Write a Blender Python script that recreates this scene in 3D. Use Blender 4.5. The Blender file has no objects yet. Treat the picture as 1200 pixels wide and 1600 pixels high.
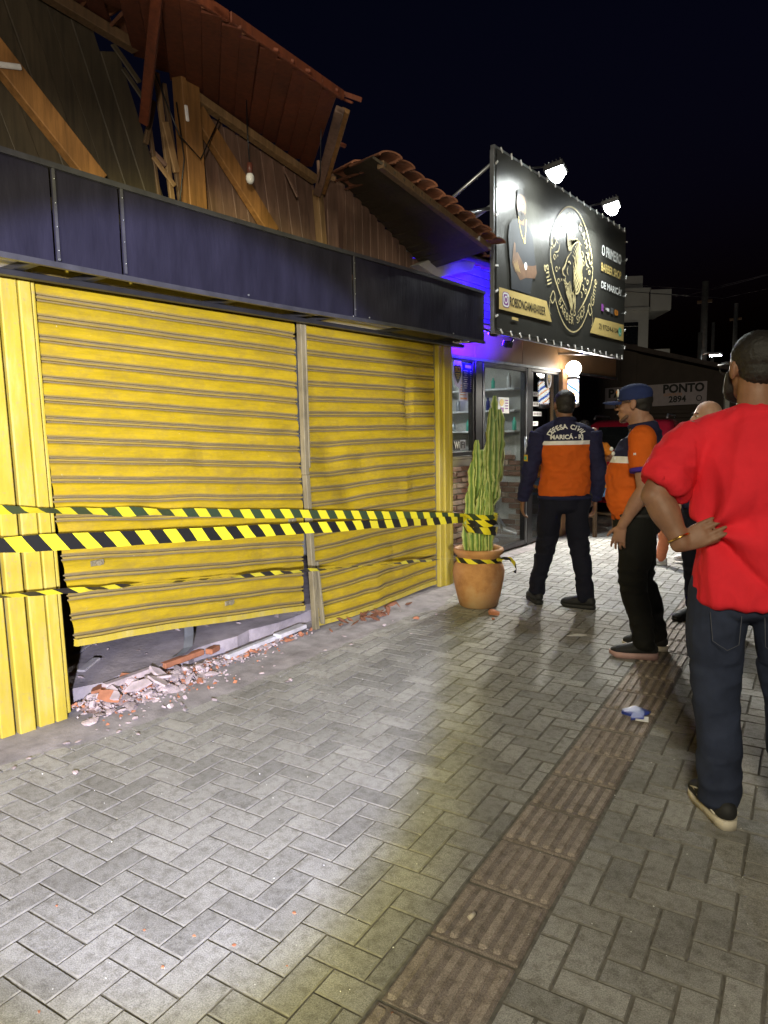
import bpy, bmesh, math, random
import numpy as np
from mathutils import Vector, Matrix, Euler, noise
from mathutils.bvhtree import BVHTree

rnd = random.Random(7)
scene = bpy.context.scene
COL = scene.collection
R = math.radians

# ------------------------------------------------------------------ camera, world, lights, exposure
cam_d = bpy.data.cameras.new("camera")
cam = bpy.data.objects.new("camera", cam_d)
COL.objects.link(cam)
cam_d.sensor_fit = 'VERTICAL'
cam_d.sensor_height = 36.0
cam_d.lens = 36.0 * 1098.5 / 1600.0
cam_d.clip_start = 0.05
cam_d.clip_end = 600.0
_pitch, _roll, _yaw, EYE = 0.11551, -0.018415, 0.6478, 1.45
_fh = Vector((-math.sin(_yaw), math.cos(_yaw), 0)); _rh = Vector((math.cos(_yaw), math.sin(_yaw), 0)); _z = Vector((0, 0, 1))
_fw = _fh * math.cos(_pitch) - _z * math.sin(_pitch)
_u = _fh * math.sin(_pitch) + _z * math.cos(_pitch)
_r = _rh * math.cos(_roll) + _u * math.sin(_roll)
_u2 = _u * math.cos(_roll) - _rh * math.sin(_roll)
_m = Matrix((_r, _u2, -_fw)).transposed().to_4x4()
_m.translation = Vector((0, 0, EYE))
cam.matrix_world = _m
scene.camera = cam

world = bpy.data.worlds.new("World")
scene.world = world
world.use_nodes = True
_nt = world.node_tree
_sky = _nt.nodes.new('ShaderNodeTexSky')
_sky.sky_type = 'NISHITA'
_sky.sun_disc = False
_sky.sun_elevation = R(-3.4)
_sky.ozone_density = 3.0
_sky.sun_rotation = R(200)
_sky.dust_density = 0.3
_nt.links.new(_sky.outputs[0], _nt.nodes['Background'].inputs[0])
_nt.nodes['Background'].inputs[1].default_value = 0.13

def lamp(name, kind, loc, energy, color=(1, 1, 1), target=None, **kw):
    d = bpy.data.lights.new(name, kind)
    d.energy = energy; d.color = color
    for k, v in kw.items(): setattr(d, k, v)
    o = bpy.data.objects.new(name, d); COL.objects.link(o)
    o.location = loc
    if target is not None:
        o.rotation_euler = (Vector(target) - Vector(loc)).to_track_quat('-Z', 'Y').to_euler()
    return o

# moonlight, almost nothing
lamp("moon", 'SUN', (0, 0, 30), 0.012, (0.75, 0.82, 1.0), target=(-8, 10, 0), angle=R(0.5))
# headlamp of a vehicle standing on the road to the right of the photographer, aimed at the shutters, with the yellowish rim such lamps have
lamp("headlight", 'SPOT', (1.5, -1.5, 1.55), 3250, (0.65, 0.67, 1.0), target=(-3.4, 2.5, 0.85), spot_size=R(32.6), spot_blend=0.12, shadow_soft_size=0.07)
lamp("headlight_rim", 'SPOT', (1.5, -1.5, 1.55), 1000, (1.0, 0.92, 0.34), target=(-3.4, 2.5, 0.85), spot_size=R(36.8), spot_blend=0.12, shadow_soft_size=0.08)
lamp("timber_fill", 'SPOT', (1.5, -1.5, 1.55), 520, (1.0, 0.86, 0.68), target=(-3.3, 1.8, 3.2), spot_size=R(58), spot_blend=0.6, shadow_soft_size=0.12)  # added warm fill at the headlamp's place, lifts the dark timber gable
# a street lamp over the kerb behind the photographer (the same row as the lit ones in the distance)
lamp("street_light_near", 'AREA', (2.2, -5.6, 5.0), 620, (1.0, 0.91, 0.66), target=(-0.2, 3.0, 0.6), size=1.6)

scene.view_settings.view_transform = 'Standard'
scene.view_settings.look = 'None'
scene.view_settings.exposure = 0.0
scene.view_settings.gamma = 1.0
scene.view_settings.use_curve_mapping = False
scene.cycles.use_denoising = True
scene.cycles.max_bounces = 6
scene.cycles.transparent_max_bounces = 12
scene.cycles.sample_clamp_indirect = 4.0
scene.cycles.caustics_reflective = False
scene.cycles.caustics_refractive = False

# ------------------------------------------------------------------ materials
class NT:
    def __init__(s, name):
        s.m = bpy.data.materials.new(name); s.m.use_nodes = True
        s.t = s.m.node_tree; s.b = s.t.nodes['Principled BSDF']
        s.out = s.t.nodes['Material Output']
    def n(s, kind, **kw):
        x = s.t.nodes.new(kind)
        for k, v in kw.items(): setattr(x, k, v)
        return x
    def l(s, a, b): s.t.links.new(a, b)
    def coord(s, which='Object'):
        return s.n('ShaderNodeTexCoord').outputs[which]
    def mapping(s, src, scale):
        mp = s.n('ShaderNodeMapping'); s.l(src, mp.inputs[0]); mp.inputs['Scale'].default_value = scale
        return mp.outputs[0]
    def noise(s, src, scale, detail=4, rough=0.6):
        x = s.n('ShaderNodeTexNoise'); s.l(src, x.inputs['Vector'])
        x.inputs['Scale'].default_value = scale; x.inputs['Detail'].default_value = detail; x.inputs['Roughness'].default_value = rough
        return x.outputs['Fac']
    def ramp(s, fac, stops, interp='LINEAR'):
        x = s.n('ShaderNodeValToRGB'); x.color_ramp.interpolation = interp
        e = x.color_ramp.elements
        while len(e) < len(stops): e.new(0.5)
        for k, (p, c) in enumerate(stops):
            e[k].position = p; e[k].color = (*c, 1) if len(c) == 3 else c
        s.l(fac, x.inputs[0]); return x.outputs[0]
    def mix(s, fac, a, b, blend='MIX'):
        x = s.n('ShaderNodeMix', data_type='RGBA', blend_type=blend)
        for val, sock in ((fac, 0), (a, 6), (b, 7)):
            if isinstance(val, (int, float)): x.inputs[sock].default_value = val
            elif isinstance(val, tuple): x.inputs[sock].default_value = (*val, 1) if len(val) == 3 else val
            else: s.l(val, x.inputs[sock])
        return x.outputs[2]
    def math(s, op, a, b=None):
        x = s.n('ShaderNodeMath', operation=op)
        for k, v in enumerate((a, b)):
            if v is None: continue
            if isinstance(v, (int, float)): x.inputs[k].default_value = v
            else: s.l(v, x.inputs[k])
        return x.outputs[0]
    def bump(s, h, strength=0.4, dist=0.01):
        x = s.n('ShaderNodeBump'); x.inputs['Strength'].default_value = strength; x.inputs['Distance'].default_value = dist
        s.l(h, x.inputs['Height']); s.l(x.outputs[0], s.b.inputs['Normal'])
    def color(s, c):
        if isinstance(c, tuple): s.b.inputs['Base Color'].default_value = (*c, 1)
        else: s.l(c, s.b.inputs['Base Color'])
    def rough(s, r):
        if isinstance(r, (int, float)): s.b.inputs['Roughness'].default_value = r
        else: s.l(r, s.b.inputs['Roughness'])

def simple(name, c, rough=0.6, metal=0.0, var=0.25, scale=9.0, bump=0.15, bscale=60.0, bdist=0.003, spec=None, stretch=(1, 1, 1), island=0.0):
    t = NT(name)
    co = t.mapping(t.coord(), stretch)
    f = t.noise(co, scale, 5)
    lo = tuple(x * (1 - var) for x in c); hi = tuple(min(1, x * (1 + var)) for x in c)
    col = t.ramp(f, [(0.3, lo), (0.7, hi)])
    if island:
        g = t.n('ShaderNodeNewGeometry').outputs['Random Per Island']
        o = t.n('ShaderNodeObjectInfo').outputs['Random']
        s_ = t.math('FRACT', t.math('ADD', g, o))
        k = t.math('ADD', t.math('MULTIPLY', s_, 2 * island), 1 - island)
        cc = t.n('ShaderNodeCombineColor')
        for i in range(3): t.l(k, cc.inputs[i])
        col = t.mix(1.0, col, cc.outputs[0], 'MULTIPLY')
    t.color(col); t.rough(rough); t.b.inputs['Metallic'].default_value = metal
    if spec is not None: t.b.inputs['Specular IOR Level'].default_value = spec
    if bump: t.bump(t.noise(co, bscale, 4), bump, bdist)
    return t.m

def emit(name, c, strength):
    t = NT(name); t.color((0.8, 0.8, 0.8))
    t.b.inputs['Emission Color'].default_value = (*c, 1); t.b.inputs['Emission Strength'].default_value = strength
    return t.m

M = {}
# concrete pavers
def paver_mat(name, c, island):
    t = NT(name)
    w = t.n('ShaderNodeNewGeometry')
    pos = w.outputs['Position']
    f = t.noise(pos, 260, 3, 0.7); g = t.noise(pos, 2.2, 5, 0.6); h = t.noise(pos, 28, 4, 0.6)
    col = t.ramp(f, [(0.32, tuple(x * 0.55 for x in c)), (0.5, c), (0.72, tuple(min(1, x * 1.5) for x in c))])
    col = t.mix(1.0, col, t.ramp(g, [(0.28, (0.66, 0.64, 0.61)), (0.5, (0.95, 0.94, 0.92)), (0.7, (1.06, 1.05, 1.03))]), 'MULTIPLY')
    col = t.mix(1.0, col, t.ramp(h, [(0.32, (0.66, 0.65, 0.62)), (0.54, (1, 1, 1))]), 'MULTIPLY')
    r_ = t.math('FRACT', t.math('ADD', w.outputs['Random Per Island'], t.n('ShaderNodeObjectInfo').outputs['Random']))
    k = t.math('ADD', t.math('MULTIPLY', r_, 2 * island), 1 - island)
    cc = t.n('ShaderNodeCombineColor')
    for i in range(3): t.l(k, cc.inputs[i])
    col = t.mix(1.0, col, cc.outputs[0], 'MULTIPLY')
    # chewing gum and oil spots
    v = t.n('ShaderNodeTexVoronoi'); t.l(pos, v.inputs['Vector']); v.inputs['Scale'].default_value = 2.3
    spot = t.ramp(v.outputs['Distance'], [(0.030, (1, 1, 1)), (0.045, (0, 0, 0))])
    col = t.mix(t.math('MULTIPLY', spot, 0.62), col, (0.05, 0.045, 0.04))
    # sparkling grit of glass
    v2 = t.n('ShaderNodeTexVoronoi'); t.l(pos, v2.inputs['Vector']); v2.inputs['Scale'].default_value = 19.0
    sp = t.ramp(v2.outputs['Distance'], [(0.028, (1, 1, 1)), (0.04, (0, 0, 0))])
    sp = t.mix(1.0, sp, t.ramp(t.noise(pos, 5.0, 2), [(0.5, (0, 0, 0)), (0.62, (1, 1, 1))]), 'MULTIPLY')
    col = t.mix(sp, col, (0.85, 0.86, 0.85))
    t.color(col); t.rough(0.82)
    t.bump(t.math('ADD', f, t.math('MULTIPLY', h, 0.8)), 0.35, 0.003)
    return t.m
M['paver'] = paver_mat('paver_concrete', (0.33, 0.33, 0.33), 0.19)
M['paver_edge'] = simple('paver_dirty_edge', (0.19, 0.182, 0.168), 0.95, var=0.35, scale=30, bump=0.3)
M['tactile'] = paver_mat('tactile_red_concrete', (0.36, 0.310, 0.282), 0.12)
M['sand'] = simple('joint_sand', (0.15, 0.14, 0.122), 0.95, var=0.4, scale=30, bump=0.5, bscale=150)
M['pole'] = simple('dark_pole_concrete', (0.10, 0.098, 0.09), 0.9)
M['asphalt'] = simple('asphalt', (0.05, 0.05, 0.05), 0.9, var=0.3, scale=20, bump=0.5, bscale=200)
M['kerb'] = simple('kerb_concrete', (0.3, 0.29, 0.27), 0.85, var=0.2, scale=6)
M['dust'] = simple('dusty_cement', (0.27, 0.25, 0.262), 0.95, var=0.35, scale=7, bump=0.5, bscale=70, bdist=0.006)
M['slab'] = simple('broken_floor_cement', (0.34, 0.30, 0.33), 0.95, var=0.35, scale=5, bump=0.6, bscale=40, bdist=0.008)
M['rubble'] = simple('rubble_mortar', (0.42, 0.345, 0.355), 0.95, var=0.35, scale=12, bump=0.5, bscale=50, island=0.3)
M['brickred'] = simple('terracotta_brick', (0.40, 0.16, 0.085), 0.9, var=0.3, scale=14, island=0.25)
M['terracotta_tile'] = simple('roof_terracotta', (0.21, 0.085, 0.045), 0.85, var=0.35, scale=9, island=0.3)
def pot_mat():
    t = NT('weathered_pot_terracotta'); co = t.coord(); n1 = t.noise(co, 5, 6, 0.7); n2 = t.noise(co, 2.2, 5, 0.7); n3 = t.noise(co, 55, 4)
    col = t.ramp(n1, [(0.28, (0.30, 0.13, 0.055)), (0.5, (0.46, 0.225, 0.10)), (0.75, (0.54, 0.30, 0.15))])
    col = t.mix(t.math('MULTIPLY', t.ramp(n2, [(0.52, (0, 0, 0)), (0.68, (1, 1, 1))]), 0.5), col, (0.55, 0.42, 0.29))
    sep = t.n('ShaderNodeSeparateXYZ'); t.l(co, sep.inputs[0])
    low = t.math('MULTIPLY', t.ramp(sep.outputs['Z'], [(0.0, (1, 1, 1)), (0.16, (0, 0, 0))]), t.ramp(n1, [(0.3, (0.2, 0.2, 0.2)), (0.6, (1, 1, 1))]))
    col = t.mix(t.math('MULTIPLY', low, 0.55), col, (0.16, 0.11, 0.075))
    t.color(col); t.rough(0.8); t.bump(t.math('ADD', n3, n1), 0.25, 0.006); return t.m
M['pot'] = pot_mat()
M['soil'] = simple('pot_soil', (0.05, 0.035, 0.025), 1.0)
M['steel'] = simple('black_steel', (0.022, 0.022, 0.026), 0.45, metal=0.0)
M['chrome'] = simple('brushed_metal', (0.5, 0.5, 0.52), 0.3, metal=1.0)
M['galv'] = simple('galvanised_steel', (0.42, 0.44, 0.47), 0.4, metal=0.8)
M['white'] = simple('white_plastic', (0.78, 0.78, 0.78), 0.45)
M['offwhite'] = simple('pale_plaster', (0.50, 0.49, 0.45), 0.9, var=0.2, scale=3)
M['signblack'] = simple('black_vinyl', (0.020, 0.019, 0.034), 0.30, var=0.25, scale=4, bump=0.35, bscale=4, bdist=0.02, stretch=(1, 2.0, 0.5))
M['underwhite'] = simple('white_soffit_panel', (0.7, 0.7, 0.74), 0.5)
M['black'] = simple('black_paint', (0.012, 0.012, 0.014), 0.35)
M['rubber'] = simple('black_rubber', (0.02, 0.02, 0.02), 0.7)

# yellow shutter paint: worn, dirt settled on the ridges (v of the UV runs down each slat)
def shutter_mat():
    t = NT('yellow_shutter_paint')
    uv = t.coord('UV'); pos = t.n('ShaderNodeNewGeometry').outputs['Position']
    sep = t.n('ShaderNodeSeparateXYZ'); t.l(uv, sep.inputs[0])
    n1 = t.noise(t.mapping(pos, (1, 1.2, 9)), 3.0, 6, 0.7)
    n2 = t.noise(t.mapping(pos, (1, 2.0, 22)), 7.0, 5, 0.7)
    n3 = t.noise(pos, 45, 4)
    col = t.ramp(n1, [(0.25, (0.33, 0.235, 0.005)), (0.55, (0.46, 0.32, 0.004)), (0.8, (0.51, 0.37, 0.012))])
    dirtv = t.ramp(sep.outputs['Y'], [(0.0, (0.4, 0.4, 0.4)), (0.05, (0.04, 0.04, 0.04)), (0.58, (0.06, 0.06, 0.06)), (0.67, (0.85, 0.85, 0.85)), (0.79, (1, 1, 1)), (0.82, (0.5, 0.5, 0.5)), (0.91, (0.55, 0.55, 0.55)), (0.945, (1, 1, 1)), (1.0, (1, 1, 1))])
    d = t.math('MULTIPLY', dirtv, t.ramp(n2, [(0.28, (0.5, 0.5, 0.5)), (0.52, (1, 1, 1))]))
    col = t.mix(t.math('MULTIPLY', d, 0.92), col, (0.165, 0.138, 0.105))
    n4 = t.noise(t.mapping(pos, (1, 3.0, 5.0)), 2.2, 6, 0.75)
    sc = t.math('ADD', t.ramp(n2, [(0.54, (0, 0, 0)), (0.72, (1, 1, 1))]), t.ramp(n4, [(0.46, (0, 0, 0)), (0.66, (1, 1, 1))]))
    col = t.mix(t.math('MULTIPLY', t.math('MINIMUM', sc, 1.0), 0.5), col, (0.26, 0.18, 0.035))
    n5 = t.noise(t.mapping(pos, (1, 0.8, 60)), 9.0, 3, 0.6)
    col = t.mix(t.math('MULTIPLY', t.ramp(n5, [(0.60, (0, 0, 0)), (0.70, (1, 1, 1))]), 0.35), col, (0.30, 0.25, 0.12))
    chips = t.ramp(n3, [(0.70, (0, 0, 0)), (0.76, (1, 1, 1))])
    col = t.mix(t.math('MULTIPLY', chips, 0.5), col, (0.8, 0.72, 0.4))
    t.color(col); t.rough(t.ramp(n1, [(0.3, (0.42,) * 3), (0.7, (0.62,) * 3)]))
    t.bump(n3, 0.12, 0.003)
    return t.m
M['shutter'] = shutter_mat()
def column_mat():
    t = NT('yellow_column_paint')
    pos = t.n('ShaderNodeNewGeometry').outputs['Position']
    n1 = t.noise(t.mapping(pos, (3, 3, 0.6)), 4.0, 6, 0.7); n3 = t.noise(pos, 40, 4)
    col = t.ramp(n1, [(0.25, (0.38, 0.285, 0.022)), (0.55, (0.47, 0.365, 0.045)), (0.82, (0.52, 0.44, 0.16))])
    col = t.mix(t.math('MULTIPLY', t.ramp(n3, [(0.58, (0, 0, 0)), (0.70, (1, 1, 1))]), 0.5), col, (0.30, 0.24, 0.14))
    n4 = t.noise(t.mapping(pos, (2, 2, 0.35)), 7.0, 6, 0.75)
    col = t.mix(t.math('MULTIPLY', t.ramp(n4, [(0.50, (0, 0, 0)), (0.72, (1, 1, 1))]), 0.45), col, (0.34, 0.29, 0.17))
    t.color(col); t.rough(0.5); t.bump(n3, 0.1, 0.003)
    return t.m
M['column'] = column_mat()
M['rust'] = simple('rusty_guide', (0.20, 0.17, 0.10), 0.75, var=0.4, scale=14, stretch=(1, 1, 0.3))

def wood(name, c, island=0.3, rough=0.7):
    t = NT(name)
    co = t.mapping(t.coord(), (9, 9, 0.8))
    f = t.noise(co, 4.0, 6, 0.65); g = t.noise(t.coord(), 2.0, 4)
    col = t.ramp(f, [(0.28, tuple(x * 0.55 for x in c)), (0.55, c), (0.8, tuple(min(1, x * 1.35) for x in c))])
    col = t.mix(1.0, col, t.ramp(g, [(0.3, (0.6, 0.58, 0.55)), (0.7, (1.1, 1.05, 1.0))]), 'MULTIPLY')
    gi = t.n('ShaderNodeNewGeometry').outputs['Random Per Island']; oi = t.n('ShaderNodeObjectInfo').outputs['Random']
    k = t.math('ADD', t.math('MULTIPLY', t.math('FRACT', t.math('ADD', gi, oi)), 2 * island), 1 - island)
    cc = t.n('ShaderNodeCombineColor')
    for i in range(3): t.l(k, cc.inputs[i])
    col = t.mix(1.0, col, cc.outputs[0], 'MULTIPLY')
    t.color(col); t.rough(rough); t.bump(f, 0.3, 0.003)
    return t.m
M['plank'] = wood('weathered_plank', (0.20, 0.122, 0.092), 0.12)
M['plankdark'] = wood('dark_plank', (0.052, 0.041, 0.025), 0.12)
M['eave'] = wood('red_brown_lining', (0.155, 0.038, 0.014), 0.10)
M['beam'] = wood('orange_beam', (0.30, 0.15, 0.047), 0.12)
M['beamdull'] = wood('dull_beam', (0.13, 0.08, 0.042), 0.12)
M['palewood'] = wood('split_pale_wood', (0.30, 0.19, 0.09), 0.15)
M['laminate'] = simple('orange_laminate', (0.45, 0.26, 0.13), 0.45, var=0.12, scale=2)
M['siding'] = simple('grey_siding', (0.30, 0.28, 0.30), 0.6)

def glass_mat(name, tint=(0.9, 0.93, 0.93), f=1.5):
    t = NT(name); t.t.nodes.remove(t.b)
    tr = t.n('ShaderNodeBsdfTransparent'); tr.inputs[0].default_value = (*tint, 1)
    gl = t.n('ShaderNodeBsdfGlossy'); gl.inputs['Roughness'].default_value = 0.02
    lw = t.n('ShaderNodeLayerWeight'); lw.inputs[0].default_value = 0.5
    fr = t.math('ADD', t.math('MULTIPLY', t.math('POWER', lw.outputs['Facing'], 4.0), 0.9), 0.06)
    mx = t.n('ShaderNodeMixShader'); t.l(fr, mx.inputs[0]); t.l(tr.outputs[0], mx.inputs[1]); t.l(gl.outputs[0], mx.inputs[2])
    t.l(mx.outputs[0], t.out.inputs[0])
    return t.m
M['glass'] = glass_mat('window_glass', f=1.9)
M['carglass'] = simple('dark_car_glass', (0.012, 0.014, 0.016), 0.06, bump=0)

def cloth(name, c, var=0.12, sheen=0.3, wr=0.5):
    t = NT(name)
    co = t.coord()
    f = t.noise(co, 6, 4); g = t.noise(co, 420, 2)
    t.color(t.ramp(f, [(0.3, tuple(x * (1 - var) for x in c)), (0.7, tuple(min(1, x * (1 + var)) for x in c))]))
    t.rough(0.85); t.b.inputs['Specular IOR Level'].default_value = 0.2
    w_ = t.noise(t.mapping(co, (1, 1, 0.45)), 13, 3, 0.5)
    t.bump(t.math('ADD', t.math('MULTIPLY', g, 0.06), t.math('MULTIPLY', w_, wr)), 0.7, 0.016)
    return t.m
M['redshirt'] = cloth('red_cotton', (0.72, 0.024, 0.040))
M['denim'] = cloth('dark_denim', (0.026, 0.033, 0.062), 0.35)
M['seam'] = simple('seam_thread', (0.07, 0.075, 0.10), 0.8)
M['navy'] = cloth('navy_fabric', (0.020, 0.021, 0.060))
M['navypants'] = cloth('navy_trouser_fabric', (0.010, 0.011, 0.022))
M['blackpants'] = cloth('black_trouser_fabric', (0.013, 0.013, 0.012))
M['orange'] = cloth('orange_fabric', (0.62, 0.115, 0.012))
M['orangetee'] = cloth('orange_tee_fabric', (0.75, 0.26, 0.03))
M['purplehem'] = cloth('purple_hem', (0.06, 0.03, 0.28))
M['salmon'] = cloth('salmon_fabric', (0.55, 0.19, 0.09))
M['blueje'] = cloth('blue_jeans', (0.10, 0.19, 0.36))
M['reflect'] = simple('reflective_tape', (0.85, 0.85, 0.86), 0.35, var=0.04, bump=0.05)
M['hair'] = simple('black_hair', (0.012, 0.010, 0.009), 0.55, var=0.4, scale=60, bump=0.7, bscale=260, bdist=0.004)
M['greyhair'] = simple('grey_hair', (0.30, 0.30, 0.30), 0.6, var=0.4, scale=60, bump=0.7, bscale=260, bdist=0.004)
def skin(name, c):
    t = NT(name); co = t.coord()
    f = t.noise(co, 14, 4)
    t.color(t.ramp(f, [(0.3, tuple(x * 0.78 for x in c)), (0.7, tuple(x * 1.15 for x in c))]))
    t.rough(0.5); t.b.inputs['Subsurface Weight'].default_value = 0.08; t.b.inputs['Subsurface Radius'].default_value = (0.01, 0.004, 0.002)
    t.bump(t.noise(co, 130, 3), 0.3, 0.002); t.rough(0.58)
    return t.m
M['skinbrown'] = skin('brown_skin', (0.25, 0.125, 0.075))
M['skintan'] = skin('tan_skin', (0.34, 0.18, 0.12))
M['skinfair'] = skin('light_skin', (0.50, 0.30, 0.21))
M['shoeblack'] = simple('black_shoe_mesh', (0.012, 0.012, 0.013), 0.7, bump=0.4, bscale=200)
M['sole'] = simple('cream_sole', (0.62, 0.56, 0.46), 0.6)
M['solepink'] = simple('pinkish_sole', (0.45, 0.28, 0.27), 0.6)
M['cap'] = cloth('navy_cap', (0.022, 0.035, 0.12), wr=0.1)
M['eyewhite'] = simple('eye_white', (0.7, 0.68, 0.66), 0.25, bump=0)
M['eyedark'] = simple('eye_iris', (0.02, 0.012, 0.01), 0.2, bump=0)
M['lips'] = simple('lips', (0.26, 0.135, 0.10), 0.5)
M['carred'] = simple('red_car_paint', (0.42, 0.016, 0.040), 0.22, var=0.05, bump=0)
M['gold'] = simple('print_gold', (0.62, 0.47, 0.17), 0.5, var=0.05, bump=0)
M['goldpale'] = simple('print_pale_gold', (0.62, 0.52, 0.27), 0.5, var=0.05, bump=0)
M['printwhite'] = simple('print_white', (0.82, 0.83, 0.82), 0.5, var=0.02, bump=0)
M['printblack'] = simple('print_black', (0.015, 0.014, 0.013), 0.5, var=0.02, bump=0)
M['printpurple'] = simple('print_purple', (0.24, 0.06, 0.30), 0.5, var=0.02, bump=0)
M['printgreen'] = simple('print_green', (0.10, 0.50, 0.36), 0.5, var=0.02, bump=0)
M['printyellow'] = simple('print_yellow', (0.75, 0.50, 0.03), 0.5, var=0.02, bump=0)
M['printblue'] = simple('print_blue', (0.03, 0.04, 0.20), 0.5, var=0.02, bump=0)
M['printorange'] = simple('print_orange', (0.6, 0.22, 0.03), 0.5, var=0.02, bump=0)
M['printskin'] = simple('print_skin', (0.17, 0.095, 0.055), 0.5, var=0.25, scale=12, bump=0)
M['printgrey'] = simple('print_grey', (0.036, 0.039, 0.045), 0.5, var=0.1, bump=0)
M['banner'] = simple('billboard_vinyl', (0.040, 0.039, 0.034), 0.38, var=0.2, scale=2.5, bump=0.22, bscale=3.0, bdist=0.02)
M['whitebanner'] = simple('white_banner_vinyl', (0.36, 0.30, 0.31), 0.5, var=0.08, bump=0.2, bscale=4, bdist=0.02)
M['foliage'] = simple('dark_leaf', (0.05, 0.09, 0.03), 0.7, island=0.5)
M['bark'] = simple('bark', (0.10, 0.08, 0.06), 0.95)

# ------------------------------------------------------------------ mesh helpers
class MB:
    def __init__(s): s.v = []; s.f = []; s.mi = []; s.sm = []; s.uv = {}
    def face(s, idx, mi=0, smooth=False, uv=None):
        if uv is not None: s.uv[len(s.f)] = uv
        s.f.append(tuple(idx)); s.mi.append(mi); s.sm.append(smooth)
    def add(s, vs): k = len(s.v); s.v.extend(tuple(v) for v in vs); return k
    def box(s, c, size, rot=None, mi=0, ch=0.0):
        hx, hy, hz = (x / 2 for x in size)
        rot = rot or Matrix.Identity(3); c = Vector(c)
        if ch <= 0:
            k = s.add([c + rot @ Vector((sx * hx, sy * hy, sz * hz)) for sx in (-1, 1) for sy in (-1, 1) for sz in (-1, 1)])
            for q in ((0, 1, 3, 2), (4, 6, 7, 5), (0, 4, 5, 1), (2, 3, 7, 6), (0, 2, 6, 4), (1, 5, 7, 3)): s.face([k + i for i in q], mi)
        else:
            bm = bmesh.new(); bmesh.ops.create_cube(bm, size=1)
            for v in bm.verts: v.co = Vector((v.co.x * size[0], v.co.y * size[1], v.co.z * size[2]))
            bmesh.ops.bevel(bm, geom=bm.edges[:], offset=ch, segments=1, affect='EDGES')
            bm.verts.ensure_lookup_table()
            k = s.add([c + rot @ v.co for v in bm.verts])
            for f in bm.faces: s.face([k + v.index for v in f.verts], mi)
            bm.free()
    def beam(s, a, b, w, t, up=(1, 0, 0), mi=0, ch=0.004):
        a = Vector(a); b = Vector(b); d = b - a; L = d.length; d.normalize()
        x = Vector(up); x = (x - d * x.dot(d)).normalized(); y = d.cross(x)
        rot = Matrix((y, x, d)).transposed()
        s.box((a + b) / 2, (w, t, L), rot, mi, ch)
    def tube(s, pts, r, n=10, mi=0, caps=True, smooth=True):
        pts = [Vector(p) for p in pts]; m = len(pts)
        rs = r if isinstance(r, (list, tuple)) else [r] * m
        prev = None; rings = []
        for i in range(m):
            t = (pts[min(i + 1, m - 1)] - pts[max(i - 1, 0)]).normalized()
            if prev is None:
                a = Vector((0, 0, 1)) if abs(t.z) < 0.9 else Vector((1, 0, 0))
                x = (a - t * a.dot(t)).normalized()
            else: x = (prev - t * prev.dot(t)).normalized()
            prev = x; y = t.cross(x)
            rings.append(s.add([pts[i] + (x * math.cos(2 * math.pi * j / n) + y * math.sin(2 * math.pi * j / n)) * rs[i] for j in range(n)]))
        for i in range(m - 1):
            for j in range(n):
                s.face((rings[i] + j, rings[i] + (j + 1) % n, rings[i + 1] + (j + 1) % n, rings[i + 1] + j), mi, smooth)
        if caps:
            s.face([rings[0] + j for j in range(n)][::-1], mi); s.face([rings[-1] + j for j in range(n)], mi)
    def lathe(s, prof, n=32, c=(0, 0, 0), mi=0, smooth=True, wob=0.0):
        c = Vector(c); rings = []
        for (r, z) in prof:
            rings.append(s.add([c + Vector((r * math.cos(2 * math.pi * j / n) * (1 + wob * math.sin(2 * j)), r * math.sin(2 * math.pi * j / n), z)) for j in range(n)]))
        for i in range(len(prof) - 1):
            for j in range(n):
                s.face((rings[i] + j, rings[i] + (j + 1) % n, rings[i + 1] + (j + 1) % n, rings[i + 1] + j), mi, smooth)
        s.face([rings[0] + j for j in range(n)][::-1], mi); s.face([rings[-1] + j for j in range(n)], mi)
    def prism(s, poly, off, mi=0):
        """poly: 3D points of a planar outline; off: thickness vector"""
        n = len(poly); off = Vector(off)
        k = s.add(poly); k2 = s.add([Vector(p) + off for p in poly])
        s.face(list(range(k, k + n)), mi); s.face(list(range(k2, k2 + n))[::-1], mi)
        for i in range(n): s.face((k + i, k2 + i, k2 + (i + 1) % n, k + (i + 1) % n), mi)
    def sheet(s, poly, mi=0):
        k = s.add(poly); s.face(list(range(k, k + len(poly))), mi)
    def ball(s, c, r, n=16, mi=0, rot=None):
        c = Vector(c); r = r if isinstance(r, (tuple, list)) else (r, r, r); m = n // 2
        rot = rot or Matrix.Identity(3)
        rings = []
        for i in range(m + 1):
            th = math.pi * i / m
            rings.append(s.add([c + rot @ Vector((r[0] * math.sin(th) * math.cos(2 * math.pi * j / n), r[1] * math.sin(th) * math.sin(2 * math.pi * j / n), r[2] * math.cos(th))) for j in range(n if 0 < i < m else 1)]))
        for i in range(m):
            for j in range(n):
                a, b = rings[i], rings[i + 1]
                if i == 0: s.face((a, b + j, b + (j + 1) % n), mi, True)
                elif i == m - 1: s.face((a + j, b, a + (j + 1) % n), mi, True)
                else: s.face((a + j, b + j, b + (j + 1) % n, a + (j + 1) % n), mi, True)
    def mesh(s, name, mats):
        me = bpy.data.meshes.new(name); me.from_pydata(s.v, [], s.f)
        for m_ in (mats if isinstance(mats, (list, tuple)) else [mats]): me.materials.append(m_)
        me.polygons.foreach_set('material_index', s.mi); me.polygons.foreach_set('use_smooth', s.sm)
        if s.uv:
            ul = me.uv_layers.new(name='UVMap')
            for fi, uvs in s.uv.items():
                ls = me.polygons[fi].loop_start
                for q, w in enumerate(uvs): ul.data[ls + q].uv = w
        me.update()
        return me

def fixn(me):
    bm = bmesh.new(); bm.from_mesh(me); bmesh.ops.recalc_face_normals(bm, faces=bm.faces[:]); bm.to_mesh(me); bm.free()

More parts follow.
